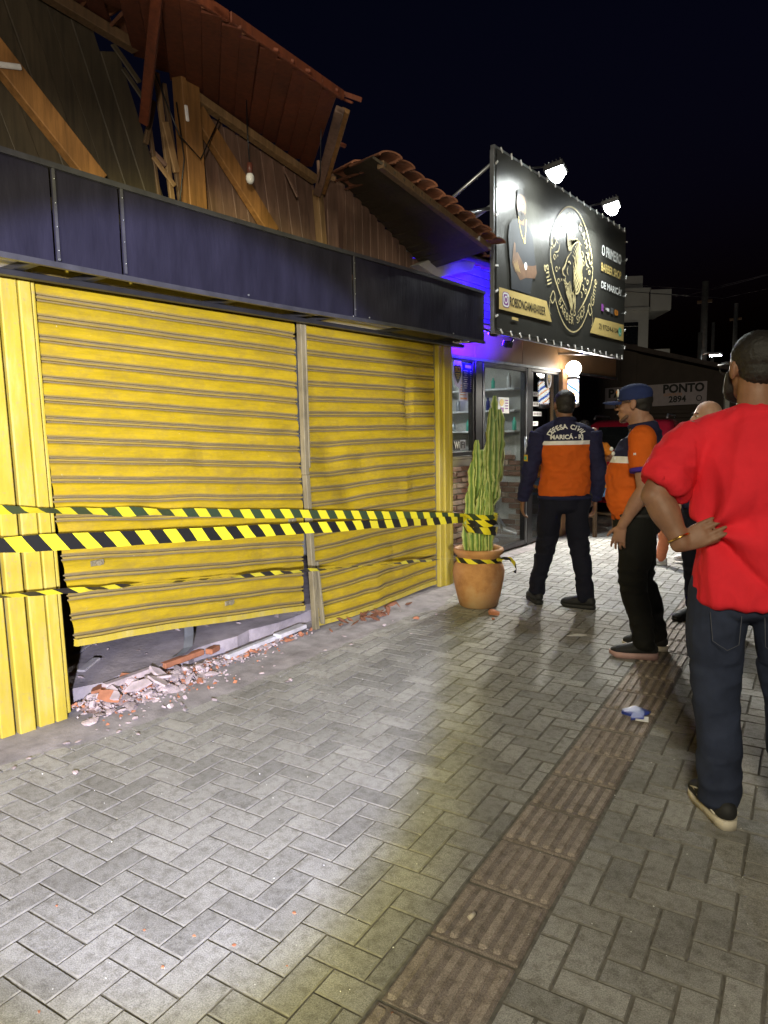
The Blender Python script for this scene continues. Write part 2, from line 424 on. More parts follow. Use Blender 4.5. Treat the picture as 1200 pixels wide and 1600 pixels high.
def link(name, me, parent=None, loc=None, rot=None):
    o = bpy.data.objects.new(name, me); COL.objects.link(o)
    if parent is not None: o.parent = parent
    if loc is not None: o.location = loc
    if rot is not None: o.rotation_euler = rot
    return o
def obj(name, mb, mats, parent=None, loc=None, rot=None, fix=True):
    me = mb.mesh(name, mats)
    if fix: fixn(me)
    return link(name, me, parent, loc, rot)
def tag(o, label, cat, group=None):
    o['label'] = label; o['category'] = cat
    if group: o['group'] = group
    return o
def thing(name, label, cat, loc=(0, 0, 0), rotz=0, group=None):
    o = bpy.data.objects.new(name, None); COL.objects.link(o); o.location = loc; o.rotation_euler = (0, 0, rotz)
    o.empty_display_size = 0.1
    return tag(o, label, cat, group)
def struct(o): o['kind'] = 'structure'; return o
def stuff(o): o['kind'] = 'stuff'; return o

_fc = {}
def text_mb(mb, s, size, mtx, mi=0, bold=0.0, align='CENTER', wscale=1.0):
    key = (s, bold, align)
    if key not in _fc:
        cu = bpy.data.curves.new('txt', 'FONT'); cu.body = s; cu.align_x = align; cu.align_y = 'CENTER'; cu.size = 1.0; cu.offset = bold; cu.resolution_u = 3
        to = bpy.data.objects.new('txt', cu); COL.objects.link(to)
        dg = bpy.context.evaluated_depsgraph_get(); me = bpy.data.meshes.new_from_object(to.evaluated_get(dg))
        _fc[key] = ([v.co.copy() for v in me.vertices], [tuple(p.vertices) for p in me.polygons])
        bpy.data.objects.remove(to); bpy.data.curves.remove(cu); bpy.data.meshes.remove(me)
    vs, fs = _fc[key]
    k = mb.add([mtx @ Vector((v.x * size * wscale, v.y * size, 0)) for v in vs])
    for f in fs: mb.face([k + i for i in f], mi)
def facing_x(y, z, x):   # plane read from the street: +Y to the right, +Z up, facing +X
    return Matrix(((0, 0, 1, x), (1, 0, 0, y), (0, 1, 0, z), (0, 0, 0, 1)))

# ------------------------------------------------------------------ ground, road, pavement
ST = R(5.4513)                                   # the paving runs 5.45 deg off the shop fronts
AD = Vector((-math.sin(ST), math.cos(ST), 0)); BD = Vector((math.cos(ST), math.sin(ST), 0))
ROT_ST = ST
def sp(a, b, z=0.0): return AD * a + BD * b + Vector((0, 0, z))

mb = MB(); mb.sheet([(-300, -200, -0.16), (300, -200, -0.16), (300, 500, -0.16), (-300, 500, -0.16)])
struct(obj('ground', mb, M['asphalt'], fix=False))
mb = MB(); mb.prism([sp(-9, -7.5, -0.15), sp(-9, 2.1, -0.15), sp(34, 2.1, -0.15), sp(34, -9.5, -0.15)], (0, 0, 0.1455))
pavement = struct(obj('pavement', mb, M['sand']))
mb = MB()
for k in range(43): mb.box(sp(-9 + k + 0.5, 2.175, -0.07), (0.14, 0.985, 0.19), Matrix.Rotation(ST, 3, 'Z'), ch=0.012)
struct(obj('kerb', mb, M['kerb']))

W = 0.0955; JT = 0.006
LEFT_B = -0.902; TILE = 0.2746; RIGHT_B = LEFT_B + TILE + 0.004
A_TILE0 = 1.659
def paver_mesh(da, db):
    """a concrete paver da long (towards AD) by db wide, chamfered top, top at z=0"""
    b = MB(); h = 0.05; c = 0.003
    x, y = db / 2, da / 2
    k = b.add([(-x, -y, -h), (x, -y, -h), (x, y, -h), (-x, y, -h), (-x, -y, -c), (x, -y, -c), (x, y, -c), (-x, y, -c),
               (-x + c, -y + c, 0), (x - c, -y + c, 0), (x - c, y - c, 0), (-x + c, y - c, 0)])
    b.face((k + 8, k + 9, k + 10, k + 11))
    for i in range(4):
        j = (i + 1) % 4
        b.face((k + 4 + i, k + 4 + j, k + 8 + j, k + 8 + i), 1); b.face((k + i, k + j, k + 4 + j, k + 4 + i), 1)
    return b
full = {}
rects = []
def herringbone(left):
    out = []
    for i in range(-130, 320):
        for j in range(-40, 40):
            if left:   # lattice (-W,+W) and (4W along b)
                a0 = 1.224 - i * W; b0 = -2.109 + i * W + 4 * W * j
                cand = [(a0, a0 + W, b0, b0 + 2 * W), (a0, a0 + 2 * W, b0 + 2 * W, b0 + 3 * W)]
            else:
                a0 = 2.014 + i * W; b0 = -0.625 + i * W + 4 * W * j
                cand = [(a0 - W, a0, b0, b0 + 2 * W), (a0 - 2 * W, a0, b0 + 2 * W, b0 + 3 * W)]
            for (p, q, r_, s_) in cand:
                if left:
                    s_ = min(s_, LEFT_B)
                    if r_ < -4.6: continue
                else:
                    r_ = max(r_, RIGHT_B)
                    if s_ > 2.1: continue
                if s_ - r_ < 0.025 or p < -2.5 or q > 16: continue
                out.append((p, q, r_, s_))
    return out
for lf in (True, False):
    seen = set()
    for rc in herringbone(lf):
        key = tuple(round(x, 3) for x in rc)
        if key in seen: continue
        seen.add(key)
        c = sp((rc[0] + rc[1]) / 2, (rc[2] + rc[3]) / 2)
        if c.x < -3.42 and c.y < 5.7: continue
        if c.x < -3.82 and c.y < 9.2: continue
        rects.append((rc, c))
# nearest pavers that stand in the frame become single objects, the rest one joined part
inv = cam.matrix_world.inverted(); FN = 1098.5
def in_frame(p, mg=40):
    q = inv @ p
    if q.z > -0.1: return False
    x = 600 + FN * q.x / -q.z; y = 800 - FN * q.y / -q.z
    return -mg < x < 1200 + mg and -mg < y < 1600 + mg
vis = sorted([r_ for r_ in rects if in_frame(r_[1])], key=lambda r_: (r_[1] - cam.location).length)
single = vis[:285]; ids = set(id(r_) for r_ in single)
rest = [r_ for r_ in rects if id(r_) not in ids]
def jit():
    return Euler((rnd.gauss(0, 0.003), rnd.gauss(0, 0.003), ROT_ST + rnd.gauss(0, 0.006)))
for rc, c in single:
    da, db = rc[1] - rc[0] - JT, rc[3] - rc[2] - JT
    key = (round(da, 3), round(db, 3))
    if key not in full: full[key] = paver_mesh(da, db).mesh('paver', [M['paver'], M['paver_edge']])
    o = link('paver', full[key], pavement, c + Vector((0, 0, rnd.gauss(0, 0.0008))), jit())
mb = MB()
for rc, c in rest:
    b = paver_mesh(rc[1] - rc[0] - JT, rc[3] - rc[2] - JT); mtx = Matrix.Translation(c + Vector((0, 0, rnd.gauss(0, 0.0008)))) @ jit().to_matrix().to_4x4()
    k = mb.add([mtx @ Vector(v) for v in b.v])
    for f, m_ in zip(b.f, b.mi): mb.face([k + i for i in f], m_)
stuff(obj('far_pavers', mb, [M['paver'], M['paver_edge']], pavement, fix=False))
# tactile guide strip
b = MB(); s2 = TILE / 2 - 0.0045
b.box((0, 0, -0.026), (2 * s2, 2 * s2, 0.05), mi=1, ch=0.004)
for i in range(6):
    x = -s2 + (i + 0.5) * 2 * s2 / 6
    prof = [(-0.0145, 0), (-0.0105, 0.0075), (0.0105, 0.0075), (0.0145, 0)]
    ys = (-s2 + 0.012, -s2 + 0.022, s2 - 0.022, s2 - 0.012)
    ring = []
    for q, y in enumerate(ys):
        e = 1 if q in (1, 2) else 0.0
        ring.append(b.add([(x + px_ * (1 if e else 0.6), y, -0.001 + pz * e) for px_, pz in prof]))
    for q in range(3):
        for w in range(3): b.face((ring[q] + w, ring[q] + w + 1, ring[q + 1] + w + 1, ring[q + 1] + w))
M['tactile_groove'] = paver_mat('tactile_dirty_groove', (0.25, 0.212, 0.192), 0.12)
tile_me = b.mesh('tactile_tile', [M['tactile'], M['tactile_groove']]); fixn(tile_me)
for k in range(-10, 52):
    c = sp(A_TILE0 + (k + 0.5) * TILE, LEFT_B + 0.002 + TILE / 2, rnd.gauss(0.001, 0.002))
    e = Euler((rnd.gauss(0, 0.008), rnd.gauss(0, 0.008), ROT_ST + rnd.gauss(0, 0.008)))
    link('tactile_tile', tile_me, pavement, c, e)

# dusty cement apron that hides the pavers along the shutters
def apron():
    n = 90; b = MB(); rows = []
    key = [(-1.5, -3.2), (0.6, -3.18), (1.32, -3.15), (1.71, -3.05), (2.22, -2.98), (2.79, -2.99), (3.69, -3.04), (4.47, -3.09), (4.8, -3.0), (5.3, -3.2), (5.75, -3.34)]
    for i in range(n + 1):
        y = -1.5 + 7.25 * i / n
        for q in range(len(key) - 1):
            if key[q][0] <= y <= key[q + 1][0] + 1e-6:
                t_ = (y - key[q][0]) / (key[q + 1][0] - key[q][0]); xo = key[q][1] * (1 - t_) + key[q + 1][1] * t_
        xo += 0.05 * noise.noise(Vector((y * 3.1, 0, 0))) + 0.03 * noise.noise(Vector((y * 11, 4, 0)))
        row = []
        for w in range(9):
            f = w / 8.0; x = -3.62 + (xo + 3.62) * f
            z = 0.016 * (1 - f ** 3) + 0.010 * noise.noise(Vector((x * 6, y * 6, 1))) * (1 - f) - (0.004 if w == 8 else 0)
            row.append((x, y, z))
        rows.append(b.add(row))
    for i in range(n):
        for w in range(8): b.face((rows[i] + w, rows[i] + w + 1, rows[i + 1] + w + 1, rows[i + 1] + w), 0, True)
    return b
struct(obj('cement_apron', apron(), M['dust'], fix=False))
b = MB(); b.box((-3.71, 7.4, -0.05), (0.22, 3.4, 0.11), ch=0.004)
struct(obj('threshold', b, M['dust']))

# broken floor slab inside the shop
edge = [(1.70, -3.60), (1.86, -3.567), (2.05, -3.50), (2.15, -3.535), (2.39, -3.482), (2.48, -3.53), (2.62, -3.52), (2.70, -3.57), (2.85, -3.581), (3.05, -3.56), (3.2, -3.61), (3.45, -3.57), (3.70, -3.593), (3.9, -3.64), (4.4, -3.62), (5.56, -3.62)]
b = MB(); poly = [(x, y, 0.10) for y, x in edge] + [(-6.4, 5.56, 0.10), (-6.4, -1.4, 0.10), (-3.62, -1.4, 0.10)]
b.prism(poly, (0, 0, -0.09)); struct(obj('shop_floor', b, M['slab']))

# ------------------------------------------------------------------ roller shutters
PROF = [(0.0, -0.010), (0.04, -0.002), (0.10, 0.004), (0.40, 0.009), (0.62, 0.005), (0.70, 0.000), (0.72, -0.012), (0.78, -0.013), (0.81, 0.004), (0.90, 0.006), (0.93, -0.011), (1.0, -0.012)]
def shutter(label, TL, TR, BR, BL, n, seed, locks):
    """corners are (y, z, x) of the curtain; n slats"""
    root = thing('roller_shutter', label, 'roller shutter', (TL[2], (TL[0] + TR[0]) / 2, 0.0), group='yellow roller shutters of the damaged shop')
    O = Vector(root.location); NX = 36
    dents = [(rnd.random(), rnd.uniform(0.25, 1.0), rnd.uniform(0.03, 0.10), rnd.uniform(0.03, 0.09), rnd.uniform(-0.035, 0.022)) for _ in range(12)]
    TL, TR, BR, BL = [Vector((p[2], p[0], p[1])) for p in (TL, TR, BR, BL)]
    def S(u, v):
        dn = sum(am * math.exp(-((u - du) / su) ** 2 - ((v - dv) / sv) ** 2) for du, dv, su, sv, am in dents)
        p = (TL * (1 - u) + TR * u) * (1 - v) + (BL * (1 - u) + BR * u) * v
        w = noise.noise(Vector((u * 2.2, v * 2.5, seed)))
        p = p + Vector((0.030 * w * (0.2 + v), 0, (0.004 + 0.012 * v * v) * noise.noise(Vector((u * 3.0, v * 3.5, seed + 5))) + 0.004 * v * noise.noise(Vector((u * 9.0, v * 14, seed + 8))))) + Vector((dn, 0, -abs(dn) * 0.35))
        return p
    for i in range(n):
        b = MB(); rows = []; tw = rnd.gauss(0, 0.0015)
        for f, off in PROF:
            v = (i + f) / n
            rows.append(b.add([S(u / NX, v) + Vector((off + tw, 0, 0.0012 * noise.noise(Vector((u * 0.7, i * 3.0, seed))))) - O for u in range(NX + 1)]))
        for q in range(len(PROF) - 1):
            for u in range(NX):
                b.face((rows[q] + u, rows[q + 1] + u, rows[q + 1] + u + 1, rows[q] + u + 1), 0, False,
                       [(u / NX, PROF[q][0]), (u / NX, PROF[q + 1][0]), ((u + 1) / NX, PROF[q + 1][0]), ((u + 1) / NX, PROF[q][0])])
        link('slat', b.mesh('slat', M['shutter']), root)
    b = MB(); prev = [S(u / 12, 1.0) + Vector((0.006, 0, -0.012)) - O for u in range(13)]
    for u in range(12): b.beam(prev[u], prev[u + 1] + (prev[u + 1] - prev[u]) * 0.01, 0.035, 0.022, ch=0)
    obj('bottom_rail', b, M['column'], root)
    for (u, v) in locks:
        p = S(u, v) - O + Vector((0.016, 0, 0)); b = MB()
        b.box(p, (0.008, 0.075, 0.03), ch=0.003)
        b.tube([p + Vector((-0.004, 0.0, 0)), p + Vector((0.022, 0, 0))], 0.014, 10)
        b.tube([p + Vector((0.0, -0.028, 0)), p + Vector((0.010, -0.028, 0))], 0.006, 8); b.tube([p + Vector((0.0, 0.028, 0)), p + Vector((0.010, 0.028, 0))], 0.006, 8)
        obj('lock', b, M['rust'], root)
    return root
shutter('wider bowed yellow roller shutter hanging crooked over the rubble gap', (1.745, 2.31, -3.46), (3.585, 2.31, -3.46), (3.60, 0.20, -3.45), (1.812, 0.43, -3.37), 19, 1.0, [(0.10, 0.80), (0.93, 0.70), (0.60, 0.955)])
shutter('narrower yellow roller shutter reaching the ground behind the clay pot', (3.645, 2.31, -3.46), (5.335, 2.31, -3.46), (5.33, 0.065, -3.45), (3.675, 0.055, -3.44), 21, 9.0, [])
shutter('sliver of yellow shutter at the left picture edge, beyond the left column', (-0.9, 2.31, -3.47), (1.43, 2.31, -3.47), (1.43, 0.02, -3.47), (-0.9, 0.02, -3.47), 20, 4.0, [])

# bent guide post between the shutters
g = thing('guide_post', 'bent grey steel guide post between the two yellow shutters', 'post', (-3.42, 3.62, 0))
b = MB()
for a, c in (((0.0, -0.012, 2.3), (0.0, -0.008, 1.15)), ((0.002, -0.006, 1.15), (0.02, 0.03, 0.03))): b.beam(a, c, 0.040, 0.045, ch=0.004)
obj('channel', b, M['rust'], g)
b = MB(); b.beam((0.0, 0.075, 0.52), (0.012, 0.115, 0.05), 0.02, 0.04); obj('flange', b, M['rust'], g)
b = MB(); b.beam((0.034, 0.0, 2.28), (0.034, 0.002, 1.2), 0.016, 0.01); obj('flange', b, M['rust'], g)

# yellow sheet metal columns
def column(label, y, panels, tilt, x=-3.405, h=2.32):
    t = thing('yellow_column', label, 'column', (x, y, 0), group='yellow sheet metal columns')
    for (y0, y1, dx, bot) in panels:
        b = MB()
        b.box((dx - 0.02, (y0 + y1) / 2, (h + bot) / 2), (0.045, y1 - y0 - 0.006, h - bot), ch=0.006)
        for v in range(len(b.v)):
            p = b.v[v]; s_ = (h - p[2]); b.v[v] = (p[0] + 0.004 * math.sin(p[2] * 2 + y0), p[1] - tilt * s_, p[2])
        obj('panel', b, M['column'], t)
    b = MB(); b.box((-0.09, (panels[0][0] + panels[-1][1]) / 2, h / 2), (0.09, panels[-1][1] - panels[0][0] - 0.03, h)); obj('core', b, M['rust'], t)
    return t
column('left yellow column with torn metal panels, beside the crooked shutter', 1.60, [(-0.18, -0.105, -0.012, 0.01), (-0.10, -0.015, 0.01, -0.02), (0.0, 0.085, 0.0, 0.0), (0.085, 0.150, 0.004, -0.01), (0.152, 0.178, -0.012, 0.03)], -0.012)
column('slim yellow column at the barber shop end of the shutters', 5.45, [(-0.105, -0.035, -0.006, 0.01), (-0.033, 0.06, 0.006, 0.0), (0.062, 0.12, 0.0, 0.0)], 0.0)
b = MB(); b.box((-3.45, 1.405, 1.16), (0.05, 0.045, 2.3), ch=0.004)
tag(obj('steel_post', b, simple('brown_primer', (0.10, 0.035, 0.025), 0.7)), 'red brown steel post left of the left yellow column', 'post')

# ------------------------------------------------------------------ black sign box over the shutters
sx0, sx1, sy1, sz0, sz1 = -3.42, -3.06, 5.54, 2.20, 2.62
t = thing('sign_box', 'long blank black sign box above the yellow shutters', 'sign', (-3.06, 2.5, 2.2))
O = Vector(t.location)
def sag(y): return 0.006 * math.sin(y * 1.7) - 0.004
seams = [-1.2, 0.35, 1.69, 2.02, 3.745, 5.54]
for i in range(len(seams) - 1):
    a, c = seams[i], seams[i + 1]; b = MB(); n = max(2, int((c - a) * 10)); rows = []
    for q in range(n + 1):
        y = a + 0.004 + (c - a - 0.008) * q / n; row = []
        for w in range(7):
            z = sz0 + 0.012 + (sz1 - sz0 - 0.024) * w / 6
            bul = 0.006 * math.sin(math.pi * q / n) * math.sin(math.pi * w / 6) + 0.004 * noise.noise(Vector((y * 2.5, z * 5, 2))) - 0.002
            row.append(Vector((sx1 + bul, y, z + sag(y))) - O)
        rows.append(b.add(row))
    for q in range(n):
        for w in range(6): b.face((rows[q] + w, rows[q + 1] + w, rows[q + 1] + w + 1, rows[q] + w + 1), 0, True)
    obj('face_panel', b, M['signblack'], t, fix=False)
M['edge'] = simple('seam_trim', (0.06, 0.06, 0.075), 0.4)
for y in seams[1:-1]:
    b = MB(); b.box(Vector((sx1 + 0.006, y + 0.013, (sz0 + sz1) / 2)) - O, (0.006, 0.012, sz1 - sz0 - 0.03))
    for k in range(4): b.ball(Vector((sx1 + 0.011, y + 0.013, sz0 + 0.06 + k * 0.1)) - O, 0.0035, 6, 1)
    obj('seam_strip', b, [M['edge'], M['galv']], t)
for z in (sz0, sz1):
    b = MB()
    for q in range(27):
        y0, y1 = -1.2 + q * 0.25, -1.2 + (q + 1) * 0.25
        y1 = min(y1, sy1)
        b.beam(Vector((sx1, y0, z + sag(y0))) - O, Vector((sx1, y1, z + sag(y1))) - O, 0.024, 0.024, ch=0)
    obj('edge_bar', b, simple('edge_trim', (0.05, 0.05, 0.062), 0.35) if z == sz0 else bpy.data.materials['edge_trim'], t)
b = MB(); b.box(Vector(((sx0 + sx1) / 2, sy1 - 0.01, (sz0 + sz1) / 2)) - O, (sx1 - sx0 - 0.01, 0.02, sz1 - sz0 - 0.01)); obj('end_panel', b, M['signblack'], t)
b = MB(); b.box(Vector(((sx0 + sx1) / 2 - 0.01, 2.17, sz1 - 0.005)) - O, (sx1 - sx0 - 0.02, 6.7, 0.02)); obj('top_sheet', b, M['black'], t)
for y in (-0.9, 0.0, 0.82, 1.62, 1.95, 2.77, 3.42, 3.62, 4.42, 5.3):
    b = MB(); b.box(Vector(((sx0 + sx1) / 2, y, sz0 + 0.008)) - O, (sx1 - sx0 - 0.02, 0.045, 0.03), ch=0.003); obj('cross_bar', b, M['steel'], t)
b = MB(); b.box(Vector((-3.27, 2.17, sz0 - 0.022)) - O, (0.045, 6.7, 0.026), ch=0.003); obj('long_bar', b, M['steel'], t)
for (y0, y1, x0, x1) in ((0.85, 1.60, -3.40, -3.08), (3.45, 3.59, -3.25, -3.08), (3.66, 4.40, -3.40, -3.09), (-0.85, 0.80, -3.40, -3.08)):
    b = MB(); b.box(Vector(((x0 + x1) / 2, (y0 + y1) / 2, sz0 + 0.022)) - O, (x1 - x0, y1 - y0, 0.006)); obj('soffit_panel', b, M['underwhite'], t)
b = MB(); b.box(Vector(((sx0 + sx1) / 2, 4.92, sz0 + 0.022)) - O, (sx1 - sx0 - 0.03, 0.74, 0.006)); obj('soffit_panel', b, M['black'], t)
b = MB()
for k in range(2):
    pts = [Vector((-3.2 + k * 0.07 + 0.03 * math.cos(a_), 5.32 + 0.05 * math.sin(a_), sz0 - 0.008)) - O for a_ in [2 * math.pi * j / 10 for j in range(8)]]
    b.tube(pts, 0.006, 6)
obj('cable_loop', b, M['white'], t)
b = MB()
for q in range(5): b.tube([Vector((sx1 + 0.012, 0.6 + q * 1.1, sz0 + 0.02)) - O, Vector((sx1 + 0.018, 0.6 + q * 1.1, sz0 + 0.02)) - O], 0.006, 6)
obj('screw', b, M['galv'], t)

# ------------------------------------------------------------------ timber gable above the sign box
T = thing('timber_shop', 'half collapsed timber shop gable with leaning planks and beams above the black sign', 'building', (-3.55, 2.5, 2.6))
O = Vector(T.location)
def plank(a, c, w, th, mat, name='plank', up=(1, 0, 0)):
    b = MB(); b.beam(Vector(a) - O, Vector(c) - O, w, th, up, ch=0.004); return obj(name, b, M[mat], T)
def jagged(a, c, w, mat, name='plank', th=0.018, j0=0.0, j1=0.03):
    return plank(Vector(a) + (Vector(a) - Vector(c)).normalized() * rnd.uniform(0, j0) if j0 else a, Vector(c) + (Vector(c) - Vector(a)).normalized() * rnd.uniform(0, j1), w, th, mat, name)
# leaning wall planks, left part
def top_z(y): return 3.62 - 0.085 * (y - 1.9) if y < 2.5 else 3.46 - 0.165 * (y - 2.75)
ld = Vector((0, 0.2, -0.57)).normalized()
k = 0
y = 2.60
while y > -0.9:
    base = Vector((-3.53 + rnd.gauss(0, 0.006), y, 2.64)); tz = 3.60 if k else 3.46
    L = (tz - 2.64) / -ld.z
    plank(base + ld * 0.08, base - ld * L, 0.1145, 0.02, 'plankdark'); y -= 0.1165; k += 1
# right part
ld2 = Vector((0, 0.085, -0.57)).normalized(); y = 2.98
while y < 4.02:
    base = Vector((-3.57 + rnd.gauss(0, 0.004), y, 2.62)); L = (3.42 - 0.17 * (y - 2.93) - 2.62) / -ld2.z
    plank(base + ld2 * 0.05, base - ld2 * L, 0.0985, 0.02, 'plank'); y += 0.1
y = 4.08
while y < 5.62:
    zt = 3.36 - 0.40 * (y - 4.22)
    plank((-3.60 + rnd.gauss(0, 0.004), y, 2.6), (-3.60, y, max(2.80, zt)), 0.0985, 0.02, 'plank'); y += 0.1
# beams
X1 = -3.485
plank((X1, 1.47, 3.43), (X1, 2.185, 2.76), 0.115, 0.06, 'beam', 'beam')
plank((-3.46, 2.755, 3.74), (-3.46, 2.785, 2.66), 0.125, 0.09, 'beam', 'post')
plank((X1, 2.85, 3.33), (X1, 3.44, 2.76), 0.105, 0.05, 'beam', 'beam')
plank((-3.47, 2.84, 3.40), (-3.47, 3.86, 3.205), 0.05, 0.06, 'palewood', 'rafter')
plank((-2.70, 2.03, 3.335), (-3.40, 2.425, 3.11), 0.028, 0.05, 'eave', 'rafter')
plank((-2.80, 3.345, 3.32), (-3.40, 3.80, 3.085), 0.045, 0.055, 'plank', 'rafter')
plank((-2.80, 3.40, 3.335), (-3.40, 3.85, 3.105), 0.03, 0.05, 'beam', 'rafter')
plank((-3.46, 3.865, 3.14), (-3.46, 3.905, 2.66), 0.055, 0.06, 'palewood', 'post')
plank((-3.50, 4.04, 3.24), (-3.50, 4.04, 2.66), 0.12, 0.06, 'plank', 'post')
for a, c, w, m_ in (((2.60, 3.46), (2.665, 2.72), 0.032, 'palewood'), ((2.66, 3.43), (2.725, 2.72), 0.028, 'beamdull'), ((2.54, 3.28), (2.575, 2.72), 0.022, 'beamdull'), ((2.575, 3.30), (2.50, 3.05), 0.03, 'beamdull'), ((2.55, 3.04), (2.63, 2.97), 0.025, 'plank'), ((2.62, 3.2), (2.70, 2.95), 0.045, 'palewood')):
    plank((-3.50 + rnd.uniform(-0.03, 0.02), a[0], a[1]), (-3.50, c[0], c[1]), w, 0.022, m_, 'splinter')
plank((-3.40, 0.9, 3.64), (-3.47, 2.45, 3.52), 0.055, 0.06, 'beamdull', 'wall_plate')
# eave lining: boards racked by the collapse, running from the wall out to the ragged edge
y = -2.2
while y < 3.20:
    zo = 3.385 - 0.032 * max(0, y - 0.5); yi = y + 0.73
    zi = top_z(yi) + 0.02
    f0 = 1.0
    a = Vector((-2.56 - 0.03 * y + rnd.uniform(-0.012, 0.012), y, zo)); c = Vector((-3.52, yi, zi))
    if 1.66 < y < 1.79: c = a * 0.35 + c * 0.65     # board broken off over the gap
    nrm = (c - a).cross(Vector((-0.0035, 0.1175, -0.004 if y > 0.5 else 0.0))); nrm = nrm if nrm.z > 0 else -nrm
    plank(a, c, 0.0935, 0.018, 'eave', 'eave_board', up=nrm); y += 0.1175
for s in (0.02,):
    for (ya, yb, dz) in ((-2.2, 0.9, 0.004), (0.91, 2.35, -0.006), (2.36, 3.19, 0.010)):
        plank((-2.55 - 0.03 * ya, ya, 3.395 - 0.032 * max(0, ya - 0.5) + dz), (-2.55 - 0.03 * yb, yb, 3.395 - 0.032 * max(0, yb - 0.5) - dz), 0.05, 0.022, 'eave', 'fascia_board')
# splintered bits along the broken edges, debris on the sign top, loose wires
for (a, c, w, m_) in (((-2.68, 3.20, 3.33), (-2.60, 3.30, 3.30), 0.03, 'eave'), ((-2.74, 3.22, 3.34), (-2.62, 3.24, 3.27), 0.022, 'eave'), ((-2.57, 2.20, 3.35), (-2.50, 2.22, 3.34), 0.025, 'eave'), ((-3.10, 3.58, 3.30), (-3.02, 3.66, 3.26), 0.03, 'eave'),
        ((-3.50, 2.33, 3.50), (-3.44, 2.44, 3.33), 0.035, 'plankdark'), ((-3.50, 2.38, 3.40), (-3.46, 2.52, 3.22), 0.03, 'plankdark'), ((-3.51, 2.55, 3.0), (-3.47, 2.66, 2.86), 0.03, 'palewood'), ((-3.38, 2.5, 2.655), (-3.20, 2.95, 2.665), 0.05, 'plank'), ((-3.30, 2.3, 2.65), (-3.34, 2.62, 2.68), 0.03, 'palewood'), ((-3.22, 3.3, 2.65), (-3.36, 3.75, 2.66), 0.06, 'beamdull'), ((-3.2, 1.7, 2.655), (-3.3, 2.1, 2.66), 0.045, 'plankdark'), ((-3.46, 3.55, 3.18), (-3.42, 3.62, 3.02), 0.022, 'plank'), ((-3.45, 3.86, 3.24), (-3.38, 3.97, 3.22), 0.03, 'palewood')):
    plank(a, c, w, 0.012, m_, 'splinter')
for k, pts in enumerate(([(-3.40, 2.50, 3.42), (-3.36, 2.62, 3.10), (-3.38, 2.78, 3.02), (-3.40, 2.95, 3.30)], [(-3.42, 2.66, 3.30), (-3.40, 2.68, 3.0), (-3.36, 2.60, 2.72)], [(-3.0, 3.4, 3.28), (-3.15, 3.55, 3.08), (-3.35, 3.75, 3.12)])):
    b = MB(); b.tube([Vector(q) - O for q in pts], 0.004, 6); obj('loose_wire', b, M['black'], T)
# roof tiles lying on the eave: only their ends show along the outer edge
def roof_tile_mesh():
    b = MB(); n = 8; L = 0.40; rings = []
    for (x, r_) in ((0, 0.095), (L, 0.075)):
        ring = []
        for q in range(n + 1):
            a_ = math.pi * q / n; ring.append((x, math.cos(a_) * r_, math.sin(a_) * r_ * 0.38))
        for q in range(n + 1):
            a_ = math.pi * (n - q) / n; ring.append((x, math.cos(a_) * (r_ - 0.014), math.sin(a_) * (r_ - 0.014) * 0.38 - 0.004))
        rings.append(b.add(ring))
    m_ = 2 * n + 2
    for q in range(m_): b.face((rings[0] + q, rings[0] + (q + 1) % m_, rings[1] + (q + 1) % m_, rings[1] + q))
    for q in range(n):
        for rr in rings: b.face((rr + q, rr + q + 1, rr + m_ - 2 - q, rr + m_ - 1 - q))
    me = b.mesh('roof_tile', M['terracotta_tile']); fixn(me); return me
RT = roof_tile_mesh()
y = -2.1
while y < 3.25:
    zo = 3.385 - 0.032 * max(0, y - 0.5); slope = (top_z(y + 0.73) + 0.02 - zo) / 0.96
    for row in range(2):
        o = link('roof_tile', RT, T, Vector((-2.72 - 0.03 * y + rnd.uniform(-0.04, 0.03) - row * 0.33, y + row * 0.24, zo + 0.10 + row * 0.36 * slope)) - O, Euler((rnd.gauss(0, 0.06), -math.atan(slope) - 0.04, math.pi - 0.25 + rnd.gauss(0, 0.08))))
    y += 0.165
# dark room behind
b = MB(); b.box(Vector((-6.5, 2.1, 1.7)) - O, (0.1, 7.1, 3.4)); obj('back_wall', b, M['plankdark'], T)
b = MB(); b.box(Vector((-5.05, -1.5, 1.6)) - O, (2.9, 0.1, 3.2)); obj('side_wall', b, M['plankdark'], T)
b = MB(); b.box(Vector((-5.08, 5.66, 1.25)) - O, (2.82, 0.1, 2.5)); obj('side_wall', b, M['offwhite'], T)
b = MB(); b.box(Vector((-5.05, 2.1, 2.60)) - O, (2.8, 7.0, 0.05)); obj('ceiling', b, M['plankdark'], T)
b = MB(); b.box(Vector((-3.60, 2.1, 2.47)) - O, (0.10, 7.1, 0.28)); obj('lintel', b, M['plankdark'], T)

# bulb and white strips
t = thing('light_bulb', 'unlit bulb hanging on a thin wire in front of the planks', 'light bulb', (-3.2, 2.99, 2.93))
b = MB(); b.ball((0, 0, 0), (0.026, 0.026, 0.034), 14); obj('glass_bulb', b, simple('bulb_glass', (0.6, 0.6, 0.58), 0.15), t)
b = MB(); b.tube([(0, 0, 0.025), (0, 0, 0.085)], 0.017, 10); obj('socket', b, simple('socket_brown', (0.10, 0.03, 0.02), 0.5), t)
b = MB(); b.tube([(0, 0, 0.08), (0.002, -0.01, 0.25), (0, -0.005, 0.47)], 0.0035, 6); obj('wire', b, M['black'], t)
b = MB(); b.beam((-3.408, 2.715, 3.30), (-3.408, 2.722, 3.215), 0.022, 0.012)
tag(obj('white_strip', b, M['white']), 'short upright white strip fixed to the thick timber post', 'strip')
b = MB(); b.beam((-3.445, 1.45, 3.08), (-3.445, 1.80, 3.17), 0.026, 0.014)
